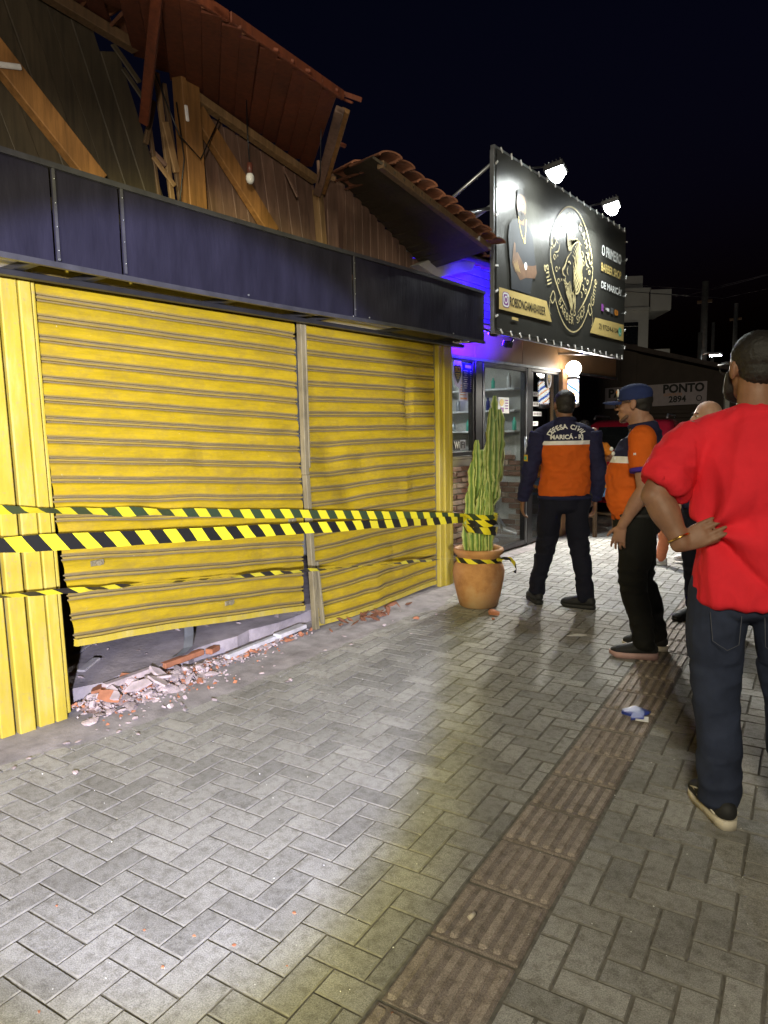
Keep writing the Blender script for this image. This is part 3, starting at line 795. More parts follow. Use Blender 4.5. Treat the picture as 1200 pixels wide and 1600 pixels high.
tag(obj('white_strip', b, M['white']), 'white strip lying across the leftmost slanting beam', 'strip')

# ------------------------------------------------------------------ rubble, bent strip
def chunk_mesh(n, flat, mat, name):
    n = int(n * 1.7)
    """an irregular broken lump"""
    pts = []
    for q in range(n):
        v = Vector((rnd.gauss(0, 1), rnd.gauss(0, 1), rnd.gauss(0, 1))).normalized()
        pts.append(Vector((v.x * rnd.uniform(0.7, 1), v.y * rnd.uniform(0.5, 0.9), v.z * flat)))
    bm = bmesh.new()
    for p in pts: bm.verts.new(p)
    bmesh.ops.convex_hull(bm, input=bm.verts[:])
    for v in [v for v in bm.verts if not v.link_faces]: bm.verts.remove(v)
    me = bpy.data.meshes.new(name); bm.to_mesh(me); bm.free(); me.materials.append(M[mat]); return me
chunks = [chunk_mesh(13, rnd.choice((0.18, 0.28, 0.4, 0.55)), 'rubble', 'rubble_chunk') for _ in range(14)]
bricks = [chunk_mesh(10, 0.4, 'brickred', 'brick_fragment') for _ in range(5)]
cl = 'grey mortar lump in the rubble heap under the crooked shutter'
bl_ = 'orange brick fragment in the rubble heap under the crooked shutter'
def heap(y): return 0.050 * math.exp(-((y - 2.15) / 0.5) ** 2) + 0.022
for k in range(265):
    y = rnd.triangular(1.79, 3.6, 2.05); wd = 0.26 if y < 2.6 else 0.15
    x = -3.50 + rnd.random() * wd
    if y > 2.9: x -= 0.02
    s = rnd.choice((0.010, 0.012, 0.014, 0.017, 0.02, 0.024, 0.03, 0.042)) * (1.15 if y < 2.6 else 0.8)
    edge_f = 1 - abs((x + 3.40) / 0.16)
    z = max(0.012, heap(y) * max(0, edge_f)) + s * 0.2
    br = rnd.random() < 0.15
    o = link('brick_fragment' if br else 'rubble_chunk', rnd.choice(bricks if br else chunks), None, (x, y, z), (rnd.gauss(0, 0.35), rnd.gauss(0, 0.35), rnd.uniform(0, 6.28)))
    o.scale = (s * 1.3, s, s)
    zone = 'beside the left column' if y < 2.25 else ('below the bent metal strip' if y < 2.85 else 'near the guide post')
    big = 'large' if s > 0.033 else ('fist sized' if s > 0.022 else 'small')
    if br: tag(o, '%s orange brick fragment in the rubble heap %s' % (big, zone), 'brick fragment', '%s brick pieces %s' % (big, zone))
    else: tag(o, '%s grey mortar lump in the rubble heap %s' % (big, zone), 'rubble', '%s mortar lumps %s' % (big, zone))
# hidden core of the heap so that no light passes between lumps
b = MB(); rows = []
for i in range(37):
    y = 1.78 + i * 0.052; row = []
    for w in range(6):
        x = -3.56 + 0.27 * w / 5; f = math.sin(math.pi * w / 5)
        row.append((x, y, -0.012 + heap(y) * 0.9 * min(1, max(0, (y - 1.78) * 6)) * (f if w else 0.9) + 0.012 * noise.noise(Vector((x * 30, y * 30, 0)))))
    rows.append(b.add(row))
for i in range(36):
    for w in range(5): b.face((rows[i] + w, rows[i] + w + 1, rows[i + 1] + w + 1, rows[i + 1] + w))
stuff(tag(obj('rubble_fines', b, simple('rubble_fines', (0.36, 0.25, 0.23), 0.95, var=0.45, scale=25, bump=0.8, bscale=120, bdist=0.008), fix=False), 'pinkish crushed rubble along the broken threshold', 'rubble'))
b = MB()
cr = []
for k in range(1500):
    y = rnd.triangular(1.77, 3.65, 2.0); x = -3.52 + abs(rnd.gauss(0, 0.15)) * (1 if y < 2.7 else 0.6); s = abs(rnd.gauss(0.004, 0.003)) + 0.0025
    e_ = 1 - abs((x + 3.40) / 0.16); z = max(0.004, heap(y) * max(0, e_)) + rnd.random() * 0.012
    b.box((x, y, z), (s * 2.2, s * 1.6, s), Euler((rnd.uniform(-1, 1), rnd.uniform(-1, 1), rnd.uniform(0, 6))).to_matrix(), rnd.choice((0, 0, 0, 1)))
stuff(tag(obj('rubble_crumbs', b, [M['rubble'], M['brickred']], fix=False), 'fine pink and grey crumbs spread over the rubble strip', 'rubble'))
for k in range(9):
    y = rnd.uniform(1.85, 2.75); x = -3.46 + rnd.random() * 0.2; s = rnd.uniform(0.05, 0.085); n_ = rnd.randint(5, 7)
    b = MB(); pts = [(s * rnd.uniform(0.6, 1.1) * math.cos(6.283 * j / n_), s * rnd.uniform(0.4, 0.8) * math.sin(6.283 * j / n_), 0) for j in range(n_)]; b.prism(pts, (0, 0, rnd.uniform(0.010, 0.018)))
    o = obj('plaster_piece', b, M['rubble'] if k % 3 else M['brickred'], None, (x, y, heap(y) + 0.018), (rnd.gauss(0, 0.3), rnd.gauss(0, 0.3), rnd.uniform(0, 6)))
    tag(o, 'flat broken %s piece lying on top of the rubble heap' % ('plaster' if k % 3 else 'tile'), 'rubble', 'flat broken %s pieces on the heap' % ('plaster' if k % 3 else 'tile'))
# long brick edge pieces and white threshold strip
for (y0, y1, x, z, mt, lab) in ((2.0, 2.32, -3.43, 0.10, 'rubble', 'long pale mortar bar lying on the rubble nearest the left column'), (2.42, 2.74, -3.50, 0.085, 'brickred', 'long brown brick strip along the broken floor edge'), (2.76, 2.86, -3.50, 0.08, 'brickred', 'short brown brick strip end by the bent metal strip')):
    b = MB(); b.beam((x, y0, z), (x - 0.04, y1, z - 0.005), 0.05, 0.035, (0, 0, 1), ch=0.006)
    tag(obj('brick_strip', b, M[mt]), lab, 'brick strip')
b = MB(); b.beam((-3.40, 2.82, 0.05), (-3.50, 3.60, 0.04), 0.04, 0.03, (0, 0, 1), ch=0.004); b.box((-3.46, 3.45, 0.055), (0.07, 0.3, 0.03), Matrix.Rotation(0.1, 3, 'Z'), ch=0.006)
tag(obj('white_threshold', b, simple('white_stone', (0.62, 0.60, 0.64), 0.7)), 'white stone threshold strip lying on the rubble by the guide post', 'threshold strip')
b = MB()
prof = [(2.72, -3.62, 0.40), (2.70, -3.60, 0.30), (2.67, -3.565, 0.19), (2.635, -3.535, 0.135), (2.57, -3.51, 0.118), (2.52, -3.50, 0.114)]
for i in range(len(prof) - 1):
    a, c = prof[i], prof[i + 1]
    b.prism([(a[1] - 0.01, a[0] - 0.03, a[2]), (a[1], a[0] + 0.03, a[2]), (c[1], c[0] + 0.03, c[2]), (c[1] - 0.01, c[0] - 0.03, c[2])], (0.003, 0, 0.003))
tag(obj('metal_strip', b, M['galv']), 'bent grey metal strip standing in the gap under the crooked shutter', 'metal strip')
# broken floor lumps inside, roof tile shards, grit
for k in range(26):
    o = link('rubble_chunk', rnd.choice(chunks), None, (rnd.uniform(-4.6, -3.66), rnd.uniform(1.9, 3.7), 0.105), (rnd.gauss(0, 0.3), rnd.gauss(0, 0.3), rnd.uniform(0, 6.28)))
    s = rnd.choice((0.012, 0.018, 0.03)); o.scale = (s * 1.3, s, s * 0.8); tag(o, 'small pale lump on the grey floor inside the gap', 'rubble', 'lumps on the shop floor')
for (y, x, lab) in ((1.95, -4.25, 'lifted piece of floor screed deepest inside the gap'), (2.05, -3.75, 'lifted piece of floor screed nearest the rubble heap'), (2.22, -4.1, 'lifted piece of floor screed in the middle of the gap')):
    b = MB(); b.beam((x, y, 0.112), (x - 0.10, y + 0.16, 0.125), 0.05, 0.014, (0, 0, 1)); tag(obj('tile_shard', b, M['dust']), lab, 'floor piece', 'lifted screed pieces')
shard = [chunk_mesh(9, 0.25, 'terracotta_tile', 'tile_shard') for _ in range(5)]
for k in range(22):
    y = rnd.gauss(4.15, 0.22); x = -3.36 + rnd.random() * 0.13
    o = link('tile_shard', rnd.choice(shard), None, (x, y, 0.025 + rnd.random() * 0.02), (rnd.gauss(0, 0.4), rnd.gauss(0, 0.4), rnd.uniform(0, 6.28)))
    s = rnd.uniform(0.022, 0.06); o.scale = (s * 1.4, s * 0.8, s); tag(o, 'broken terracotta roof tile shard at the foot of the narrower shutter', 'tile shard', 'roof tile shards')
for (x, y, s, lab) in ((-2.56, 4.78, 0.055, 'brick piece lying right of the clay pot'), (-2.50, 4.66, 0.022, 'tiny brick crumb in front of the clay pot'), (-3.0, 4.35, 0.03, 'brick crumb on the pavement left of the clay pot')):
    o = link('brick_fragment', rnd.choice(bricks), None, (x, y, s * 0.4), (0.2, 0.1, rnd.uniform(0, 6))); o.scale = (s * 1.3, s, s); tag(o, lab, 'brick fragment')
for k in range(40):
    y = rnd.uniform(1.3, 4.6); x = -3.3 + abs(rnd.gauss(0, 0.3))
    o = link('rubble_chunk', rnd.choice(chunks), None, (x, y, 0.008), (0, 0, rnd.uniform(0, 6.28))); s = rnd.uniform(0.006, 0.018); o.scale = (s * 1.3, s, s)
    tag(o, 'small stray crumb on the dusty pavement by the shutters', 'rubble', 'stray crumbs')
# orange crumbs in the joints of the near pavement
b = MB()
for k in range(22):
    x = rnd.gauss(-1.62, 0.22); y = rnd.gauss(0.90, 0.22); s = abs(rnd.gauss(0.002, 0.0018)) + 0.0015
    pts = [(x + s * rnd.uniform(0.5, 1.6) * math.cos(a_), y + s * rnd.uniform(0.5, 1.2) * math.sin(a_), -0.0005) for a_ in [6.28 * j / 6 + rnd.uniform(-0.3, 0.3) for j in range(6)]]
    b.prism(pts, (0, 0, s * 0.6))
stuff(tag(obj('brick_crumbs', b, M['brickred'], fix=False), 'orange brick crumbs scattered over the near pavers', 'crumbs'))
b = MB()
for k in range(420):
    x = rnd.uniform(-3.2, 0.4); y = rnd.uniform(0.5, 5.5); s = rnd.uniform(0.0012, 0.003)
    b.ball((x, y, s * 0.5), s, 4)
stuff(tag(obj('white_grit', b, M['white'], fix=False), 'white grit sprinkled over the pavement', 'grit'))
# litter
t = thing('crumpled_packet', 'crumpled blue and white packet on the tactile strip', 'litter', (-1.05, 3.45, 0.008), 0.4)
b = MB(); b.prism([(-0.07, -0.02, 0.01), (0.0, -0.05, 0.004), (0.06, -0.02, 0.018), (0.075, 0.03, 0.004), (0.0, 0.045, 0.02), (-0.06, 0.03, 0.006)], (0, 0, 0.012)); b.prism([(-0.03, -0.07, 0.0), (0.03, -0.075, 0.012), (0.04, -0.02, 0.022), (-0.02, -0.01, 0.016)], (0, 0, 0.01))
obj('foil', b, simple('blue_foil', (0.035, 0.06, 0.34), 0.4), t)
b = MB(); b.prism([(-0.01, -0.085, 0.006), (0.05, -0.09, 0.004), (0.055, -0.05, 0.012), (-0.005, -0.045, 0.012)], (0, 0, 0.004)); obj('label_piece', b, M['white'], t)
b = MB(); b.tube([(-0.98, 1.675, 0.012), (-0.975, 1.70, 0.014)], 0.007, 8)
tag(obj('cigarette_end', b, M['sole']), 'pale cigarette end standing on a tactile tile', 'cigarette end')
b = MB(); b.prism([(-1.87, 4.55, 0.006), (-1.84, 4.54, 0.012), (-1.79, 4.60, 0.004), (-1.75, 4.62, 0.01), (-1.77, 4.65, 0.006), (-1.82, 4.61, 0.012)], (0, 0, 0.004))
tag(obj('paper_scrap', b, M['white']), 'torn white paper scrap in the shadow behind the walking man', 'paper scrap')

# ------------------------------------------------------------------ clay pot and cactus
pot = thing('clay_pot', 'large terracotta pot with a flared rim at the end of the tapes', 'flower pot', (-2.82, 5.0, 0))
b = MB()
b.lathe([(0.145, 0.0), (0.158, 0.012), (0.180, 0.10), (0.205, 0.22), (0.212, 0.29), (0.203, 0.34), (0.180, 0.375), (0.170, 0.40), (0.178, 0.425), (0.200, 0.445), (0.206, 0.462), (0.203, 0.478), (0.190, 0.486), (0.172, 0.478), (0.163, 0.455), (0.160, 0.40)], 48, wob=0.006)
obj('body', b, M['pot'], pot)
b = MB(); b.lathe([(0.166, 0.395), (0.166, 0.415), (0.10, 0.425)], 24); obj('soil', b, M['soil'], pot)
def cactus_mat():
    t = NT('variegated_cactus'); uv = t.coord('UV'); sep = t.n('ShaderNodeSeparateXYZ'); t.l(uv, sep.inputs[0])
    pos = t.coord(); n1 = t.noise(pos, 16, 5, 0.65)
    rid = t.math('ADD', sep.outputs['X'], t.math('MULTIPLY', t.math('SUBTRACT', n1, 0.5), 1.0))
    col = t.ramp(rid, [(0.15, (0.08, 0.155, 0.04)), (0.45, (0.16, 0.26, 0.065)), (0.72, (0.30, 0.38, 0.11)), (0.95, (0.50, 0.54, 0.24))])
    t.color(col); t.rough(0.5); t.bump(n1, 0.2, 0.004); return t.m
M['cactus'] = cactus_mat()
cac = thing('cactus', 'tall ridged columnar cactus with pale yellow edges growing in the clay pot', 'cactus', (-2.82, 5.0, 0.42))
def stem(pts, r0, r1, ribs=4, ph=0.0):
    b = MB(); n = 26; P = [Vector(p) for p in pts]; rows = []; m = ribs * 6
    L = sum((P[i + 1] - P[i]).length for i in range(len(P) - 1)); n = max(8, int(L / 0.022))
    for i in range(n + 1):
        f = i / n; s_ = f * (len(P) - 1); q = min(int(s_), len(P) - 2); c = P[q].lerp(P[q + 1], s_ - q) + Vector((noise.noise(Vector((f * L * 5, ph, 0))), noise.noise(Vector((f * L * 5, ph, 7))), 0)) * 0.010
        r_ = r0 + (r1 - r0) * f
        r_ *= min(1.0, 0.40 + 7.0 * (1 - f)) * (0.75 + 0.25 * min(1, f * 6)) * (1 + 0.13 * math.sin(f * L * 34 + ph * 3) + 0.08 * math.sin(f * L * 83))
        row = []
        for j in range(m):
            a_ = 2 * math.pi * j / m + ph + 0.3 * f; k_ = abs(((j % 6) / 6.0) - 0.5) * 2
            rr = r_ * (0.36 + 0.80 * k_ ** 1.6 + 0.10 * rnd.uniform(-1, 1) * k_)
            row.append(c + Vector((math.cos(a_) * rr, math.sin(a_) * rr, 0)))
        rows.append(b.add(row))
    for i in range(n):
        for j in range(m):
            k0 = abs(((j % 6) / 6.0) - 0.5) * 2; k1 = abs((((j + 1) % 6) / 6.0) - 0.5) * 2
            b.face((rows[i] + j, rows[i] + (j + 1) % m, rows[i + 1] + (j + 1) % m, rows[i + 1] + j), 0, True, [(k0, 0), (k1, 0), (k1, 1), (k0, 1)])
    b.face([rows[-1] + j for j in range(m)])
    return obj('stem', b, M['cactus'], cac, fix=False)
rx, ry = 0.797, 0.603     # sideways along the shop as seen from the street
def cp(s_, d, z): return (s_ * rx - d * ry, s_ * ry + d * rx, z - 0.42)
for pts, r0, r1 in (
    ([cp(0.075, 0.0, 0.40), cp(0.09, 0.0, 0.75), cp(0.115, 0.0, 1.1), cp(0.13, 0.0, 1.45), cp(0.135, 0.0, 1.71)], 0.040, 0.034),
    ([cp(0.115, -0.03, 0.98), cp(0.155, -0.05, 1.1), cp(0.165, -0.05, 1.35), cp(0.168, -0.04, 1.60)], 0.034, 0.030),
    ([cp(0.10, -0.05, 0.98), cp(0.085, -0.07, 1.1), cp(0.09, -0.07, 1.35), cp(0.098, -0.05, 1.61)], 0.034, 0.030),
    ([cp(0.12, 0.04, 1.0), cp(0.13, 0.07, 1.15), cp(0.15, 0.06, 1.57)], 0.032, 0.03),
    ([cp(0.10, 0.0, 0.85), cp(0.125, -0.06, 0.95), cp(0.13, -0.07, 1.1), cp(0.13, -0.08, 1.52)], 0.030, 0.028),
    ([cp(0.11, 0.02, 0.82), cp(0.15, -0.02, 0.9), cp(0.152, -0.02, 1.08)], 0.028, 0.025),
    ([cp(-0.03, 0.0, 0.40), cp(-0.025, 0.0, 0.75), cp(-0.012, 0.0, 1.05), cp(-0.008, 0.0, 1.36)], 0.040, 0.030),
    ([cp(-0.045, -0.05, 0.40), cp(-0.055, -0.05, 0.7), cp(-0.06, -0.05, 0.95), cp(-0.055, -0.05, 1.19)], 0.038, 0.028),
    ([cp(0.02, -0.04, 0.40), cp(0.022, -0.06, 0.7), cp(0.028, -0.06, 1.0)], 0.040, 0.034),
    ([cp(0.03, 0.02, 0.40), cp(0.035, 0.03, 0.75), cp(0.038, 0.03, 1.28)], 0.036, 0.030),
    ([cp(0.06, 0.0, 0.6), cp(0.075, -0.01, 0.85), cp(0.078, -0.01, 1.36)], 0.034, 0.028),
    ([cp(0.045, 0.0, 0.40), cp(0.05, 0.0, 0.75), cp(0.05, 0.0, 1.15)], 0.038, 0.030),
    ([cp(0.07, -0.06, 0.40), cp(0.075, -0.075, 0.75), cp(0.075, -0.07, 1.06)], 0.036, 0.030),
    ([cp(-0.005, -0.07, 0.40), cp(-0.005, -0.09, 0.7), cp(0.0, -0.09, 0.92)], 0.036, 0.030),
    ([cp(0.145, 0.02, 0.98), cp(0.185, 0.02, 1.1), cp(0.188, 0.02, 1.45)], 0.028, 0.026),
    ([cp(-0.09, 0.02, 0.42), cp(-0.105, 0.02, 0.6), cp(-0.105, 0.02, 0.76)], 0.034, 0.026),
    ([cp(-0.07, -0.05, 0.6), cp(-0.09, -0.06, 0.7), cp(-0.088, -0.06, 0.95)], 0.028, 0.024),
    ([cp(0.045, -0.05, 0.6), cp(0.06, -0.07, 0.75), cp(0.058, -0.07, 0.98)], 0.030, 0.026)):
    stem(pts, r0, r1, 4, rnd.uniform(0, 1.5))

# ------------------------------------------------------------------ barrier tapes
def tape_mat(name, dark, period):
    t = NT(name); uv = t.coord('UV'); sep = t.n('ShaderNodeSeparateXYZ'); t.l(uv, sep.inputs[0])
    x = t.math('FRACT', t.math('ADD', t.math('DIVIDE', sep.outputs['X'], period), t.math('MULTIPLY', sep.outputs['Y'], 0.42)))
    st_ = t.math('GREATER_THAN', x, 0.5)
    t.color(t.mix(st_, (0.74, 0.64, 0.03), dark)); t.rough(0.35)
    return t.m
M['tape_a'] = tape_mat('hazard_tape_greenish', (0.035, 0.060, 0.030), 0.15)
M['tape_b'] = tape_mat('hazard_tape_black', (0.014, 0.014, 0.014), 0.155)
def ribbon(b, pts, wid, ang, u0=0.0):
    """strip along pts; ang(f) turns its width from vertical (0) towards level (pi/2)"""
    P = [Vector(p) for p in pts]; n = len(P); u = u0; prev = None; sd_ = rnd.uniform(0, 50)
    P = [q + Vector((0, 0, 0.006 * noise.noise(Vector((i * 0.21, sd_, 0))) * min(1, i / 4))) for i, q in enumerate(P)]
    for i in range(n):
        t = (P[min(i + 1, n - 1)] - P[max(0, i - 1)]).normalized(); side = t.cross(Vector((0, 0, 1))).normalized(); up = side.cross(t)
        a_ = ang(i / (n - 1)) + 0.45 * noise.noise(Vector((i * 0.35, sd_, 3))); d = up * math.cos(a_) + side * math.sin(a_)
        w = wid(i / (n - 1)) if callable(wid) else wid
        k = b.add([P[i] - d * w / 2, P[i] + d * w / 2])
        if i: 
            L = (P[i] - P[i - 1]).length
            b.face((prev, k, k + 1, prev + 1), 0, True, [(u, 0), (u + L, 0), (u + L, 1), (u, 1)]); u += L
        prev = k
    return u
def span(a, c, sag, n=80, ext=0.0):
    a = Vector(a); c = Vector(c); a = a + (a - c) * ext
    return [a.lerp(c, i / n) - Vector((0, 0, sag * math.sin(math.pi * i / n))) for i in range(n + 1)]
CX, CY = -2.80, 5.0
def loop(z, r, tilt, turns=1.0, cx=CX, cy=CY, n=40, a0=math.pi):
    return [Vector((cx + math.cos(a0 + 2 * math.pi * turns * i / n) * r, cy + math.sin(a0 + 2 * math.pi * turns * i / n) * r, z + tilt * math.sin(2 * math.pi * i / n * turns))) for i in range(n + 1)]
b = MB(); ribbon(b, span((-3.27, 1.46, 1.132), (-2.88, 4.93, 0.745), 0.004, ext=0.6), 0.062, lambda f: 0.75 + 0.35 * math.sin(f * 6))
ribbon(b, loop(0.735, 0.135, 0.015), 0.055, lambda f: 0.4)
tag(obj('barrier_tape', b, M['tape_a'], fix=False), 'topmost tape, greenish black and yellow, strung from the left to the cactus', 'barrier tape', 'hazard tapes across the shutters')
b = MB(); ribbon(b, span((-3.171, 1.408, 0.983), (-2.86, 4.88, 0.725), 0.0, ext=0.6), lambda f: 0.085 - 0.02 * f, lambda f: 0.15 + 0.8 * max(0, f - 0.55) + 0.12 * math.sin(f * 9))
ribbon(b, loop(0.715, 0.138, -0.02), 0.06, lambda f: 0.5 * math.sin(f * 12))
ribbon(b, loop(0.63, 0.132, 0.03, 1.0, n=40), 0.075, lambda f: 0.25)
tag(obj('barrier_tape', b, M['tape_b'], fix=False), 'widest tape, black and yellow, below the topmost and wrapped around the cactus', 'barrier tape', 'hazard tapes across the shutters')
b = MB(); ribbon(b, span((-3.25, 1.43, 0.742), (-2.99, 4.93, 0.388), 0.0, n=160, ext=0.6), 0.042, lambda f: 1.2 + 0.35 * math.sin(f * 26))
ribbon(b, loop(0.392, 0.186, 0.006, cx=-2.82, n=48), 0.04, lambda f: 0.5 * math.sin(f * 20))
ribbon(b, [(-2.64, 4.97, 0.395), (-2.60, 5.02, 0.41), (-2.565, 5.06, 0.405), (-2.54, 5.08, 0.37), (-2.525, 5.09, 0.32), (-2.535, 5.08, 0.29)], 0.03, lambda f: 0.5)
tag(obj('barrier_tape', b, M['tape_b'], fix=False), 'lowest thin twisted tape ending around the neck of the clay pot', 'barrier tape', 'hazard tapes across the shutters')

# ------------------------------------------------------------------ barber shop
B = thing('barber_shop', 'barber shop with glass front and purple lit fascia beyond the yellow shutters', 'building', (-3.8, 7.4, 0))
O = Vector(B.location)
def part(name, mat, parent=None, **k):
    pass
def bxp(name, lo, hi, mat, ch=0.0, parent=B):
    lo = Vector(lo); hi = Vector(hi); b = MB(); b.box((lo + hi) / 2 - O, hi - lo, ch=ch); return obj(name, b, M[mat], parent)
def brick_wall(parent, x, y0, y1, z0, z1, bw, bh, mats, skip=lambda y, z: False):
    cache = {}
    nrow = int((z1 - z0) / bh)
    for r_ in range(nrow):
        y = y0 - (r_ % 2) * bw / 2
        while y < y1 - 0.01:
            a, c = max(y, y0), min(y + bw - 0.012, y1); y += bw
            zc = z0 + (r_ + 0.5) * bh
            if c - a < 0.02 or skip((a + c) / 2, zc): continue
            key = round(c - a, 2), rnd.randrange(len(mats))
            if key not in cache:
                b = MB(); b.box((0, 0, 0), (0.02, key[0], bh - 0.012), ch=0.003); me = b.mesh('brick', M[mats[key[1]]]); fixn(me); cache[key] = me
            link('brick', cache[key], parent, Vector((x + rnd.gauss(0, 0.002), (a + c) / 2, zc)) - O)
M['brickbrown'] = simple('brown_split_tile', (0.23, 0.125, 0.08), 0.7, var=0.3, scale=9, island=0.3)
M['brickcream'] = simple('cream_split_tile', (0.40, 0.30, 0.22), 0.7, var=0.2, scale=9, island=0.2)
M['floorwood'] = wood('shop_floor_boards', (0.28, 0.20, 0.14), 0.1)
lw = bxp('low_wall', (-3.93, 5.62, 0.0), (-3.815, 6.62, 1.13), 'offwhite')
brick_wall(lw, -3.806, 5.64, 6.615, 0.02, 1.12, 0.215, 0.058, ['brickbrown', 'brickbrown', 'brickcream', 'brickbrown'])
bxp('sill', (-3.96, 5.62, 1.135), (-3.80, 6.62, 1.165), 'offwhite')
def frame(name, y0, y1, z0, z1, w=0.05, pane=True, mat='black', x=-3.8, dz=None):
    b = MB(); d = 0.06
    for lo, hi in (((y0, z0), (y1, z0 + w)), ((y0, z1 - w), (y1, z1)), ((y0, z0 + w), (y0 + w, z1 - w)), ((y1 - w, z0 + w), (y1, z1 - w))):
        b.box(Vector((x - 0.0, (lo[0] + hi[0]) / 2, (lo[1] + hi[1]) / 2)) - O, (d, hi[0] - lo[0] - 0.001, hi[1] - lo[1] - 0.001), ch=0.004)
    f = obj(name, b, M[mat], B)
    if pane:
        b = MB(); b.box(Vector((x - 0.006, (y0 + y1) / 2, (z0 + z1) / 2)) - O, (0.006, y1 - y0 - 2 * w, z1 - z0 - 2 * w)); obj('pane', b, M['glass'], f)
    return f
frame('window', 5.70, 6.62, 1.17, 2.19, 0.045)
bxp('post', (-3.86, 6.625, 0.02), (-3.765, 6.775, 2.19), 'black', 0.006)
d_ = frame('door', 6.79, 7.87, 0.03, 2.17, 0.055)
b = MB(); b.tube([Vector((-3.74, 7.77, 1.02)) - O, Vector((-3.74, 7.77, 1.35)) - O], 0.012, 8); obj('handle', b, M['chrome'], d_)
b = MB(); b.box(Vector((-3.767, 7.86, 1.1)) - O, (0.006, 0.012, 2.1)); b.box(Vector((-3.767, 6.80, 1.1)) - O, (0.006, 0.012, 2.1)); obj('edge_strip', b, M['galv'], d_)
bxp('post', (-3.86, 7.885, 0.02), (-3.765, 7.995, 2.19), 'black', 0.006)
frame('window', 8.0, 8.83, 0.03, 2.17, 0.045)
bxp('corner_post', (-3.90, 8.835, 0.0), (-3.72, 8.985, 2.20), 'laminate', 0.006)
for k, (a, c) in enumerate(((5.60, 6.63), (6.635, 7.75), (7.755, 8.85), (8.855, 9.9), (9.905, 11.0))): bxp('fascia_panel', (-3.86, a, 2.195), (-3.775, c, 2.56), 'laminate', 0.003)
bxp('fascia_trim', (-3.80, 5.6, 2.165), (-3.75, 11.0, 2.193), 'galv')
for k in range(8):
    bxp('siding_board', (-3.93, 5.55, 2.57 + k * 0.085), (-3.87, 11.0, 2.57 + k * 0.085 + 0.079), 'siding', 0.004)
bxp('roof_slab', (-6.6, 5.72, 3.24), (-3.95, 11.0, 3.32), 'offwhite')
bxp('back_wall', (-6.3, 5.72, 0.0), (-6.2, 8.98, 3.2), 'offwhite')
bxp('ceiling', (-6.2, 5.72, 2.45), (-3.87, 11.0, 2.50), 'offwhite')
bxp('floor', (-6.2, 5.72, -0.02), (-3.83, 8.98, 0.028), 'floorwood')
iw = bxp('end_wall', (-6.2, 8.26, 0.0), (-4.02, 8.34, 2.45), 'offwhite')
cache = {}
for r_ in range(15):
    x = -6.1 - (r_ % 2) * 0.1
    while x < -4.05:
        a, c = max(x, -6.1), min(x + 0.188, -4.03); x += 0.2; zc = 0.06 + (r_ + 0.5) * 0.07
        if c - a < 0.03 or noise.noise(Vector((a * 1.7, zc * 2.2, 3.3))) > 0.25 or abs(zc - 0.80) < 0.06: continue
        key = round(c - a, 2), rnd.randrange(3)
        if key not in cache:
            b = MB(); b.box((0, 0, 0), (key[0], 0.02, 0.058), ch=0.003); me = b.mesh('brick', M[('brickbrown', 'brickcream', 'brickbrown')[key[1]]]); fixn(me); cache[key] = me
        link('brick', cache[key], iw, Vector(((a + c) / 2, 8.252 + rnd.gauss(0, 0.002), zc)) - O)
for k, z in enumerate((1.40, 1.66, 1.93)): bxp('shelf', (-5.3, 8.06, z), (-4.03, 8.255, z + 0.022), 'white')
bxp('counter_top', (-6.15, 7.82, 0.86), (-4.75, 8.25, 0.90), 'black', 0.004)
b = MB()
for x in (-6.17, -4.99, -3.95): b.box(Vector((x, 8.95, 1.08)) - O, (0.05, 0.05, 2.14))
b.box(Vector((-5.06, 8.95, 1.08)) - O, (2.1, 0.006, 2.1), mi=1)
obj('end_frame', b, [M['black'], M['glass']], B)
# second roof: sagging eave between the two shops
def on_wall(y): return 3.34 - 0.40 * (y - 4.25)
y = 3.80
n = 15
for k in range(15):
    f = k / 14.0
    a = Vector((-2.86 - 0.09 * f, 3.80 + 1.62 * f, 3.17 - 0.20 * f)); yi = 4.26 + 1.16 * f; c = Vector((-3.60, yi, on_wall(yi) + 0.02))
    nrm = (c - a).cross(Vector((-0.0064, 0.10, -0.0143 - 0.012))); nrm = nrm if nrm.z > 0 else -nrm
    b = MB(); b.beam(a - O, c - O, 0.104, 0.018, nrm, ch=0.002); obj('soffit_board', b, M['plankdark'], B)
for k in range(12):
    f = k / 11.0
    for row in range(2):
        link('roof_tile', RT, B, Vector((-2.80 - 0.10 * f - row * 0.34 + rnd.uniform(-0.02, 0.02), 3.86 + 1.62 * f + row * 0.12, 3.205 - 0.20 * f + row * 0.05)) - O, Euler((rnd.gauss(0, 0.05), -0.12, math.pi - 0.3 + rnd.gauss(0, 0.06))))
b = MB(); b.beam(Vector((-2.87, 3.82, 3.16)) - O, Vector((-2.96, 5.44, 2.955)) - O, 0.05, 0.05, (0, 0, 1)); obj('eave_batten', b, M['beamdull'], B)
for k in range(16):
    f = k / 15.0
    link('roof_tile', RT, B, Vector((-3.40 + rnd.uniform(-0.02, 0.02), 5.50 + 3.2 * f, 3.10)) - O, Euler((rnd.gauss(0, 0.04), -0.12, math.pi + rnd.gauss(0, 0.05))))
for k in range(16):
    f = k / 15.0
    b = MB(); b.beam(Vector((-3.42, 5.50 + 3.2 * f, 3.06)) - O, Vector((-3.95, 5.50 + 3.2 * f, 3.22)) - O, 0.2, 0.018, (0, 0, 1)); obj('soffit_board', b, M['plankdark'], B)
b = MB(); b.prism([Vector(p) - O for p in ((-3.50, 5.18, 2.86), (-3.50, 5.50, 2.80), (-3.50, 6.10, 2.96), (-3.50, 6.16, 3.05), (-3.50, 5.52, 3.0))], (-0.12, 0, 0)); obj('end_beam', b, M['offwhite'], B)

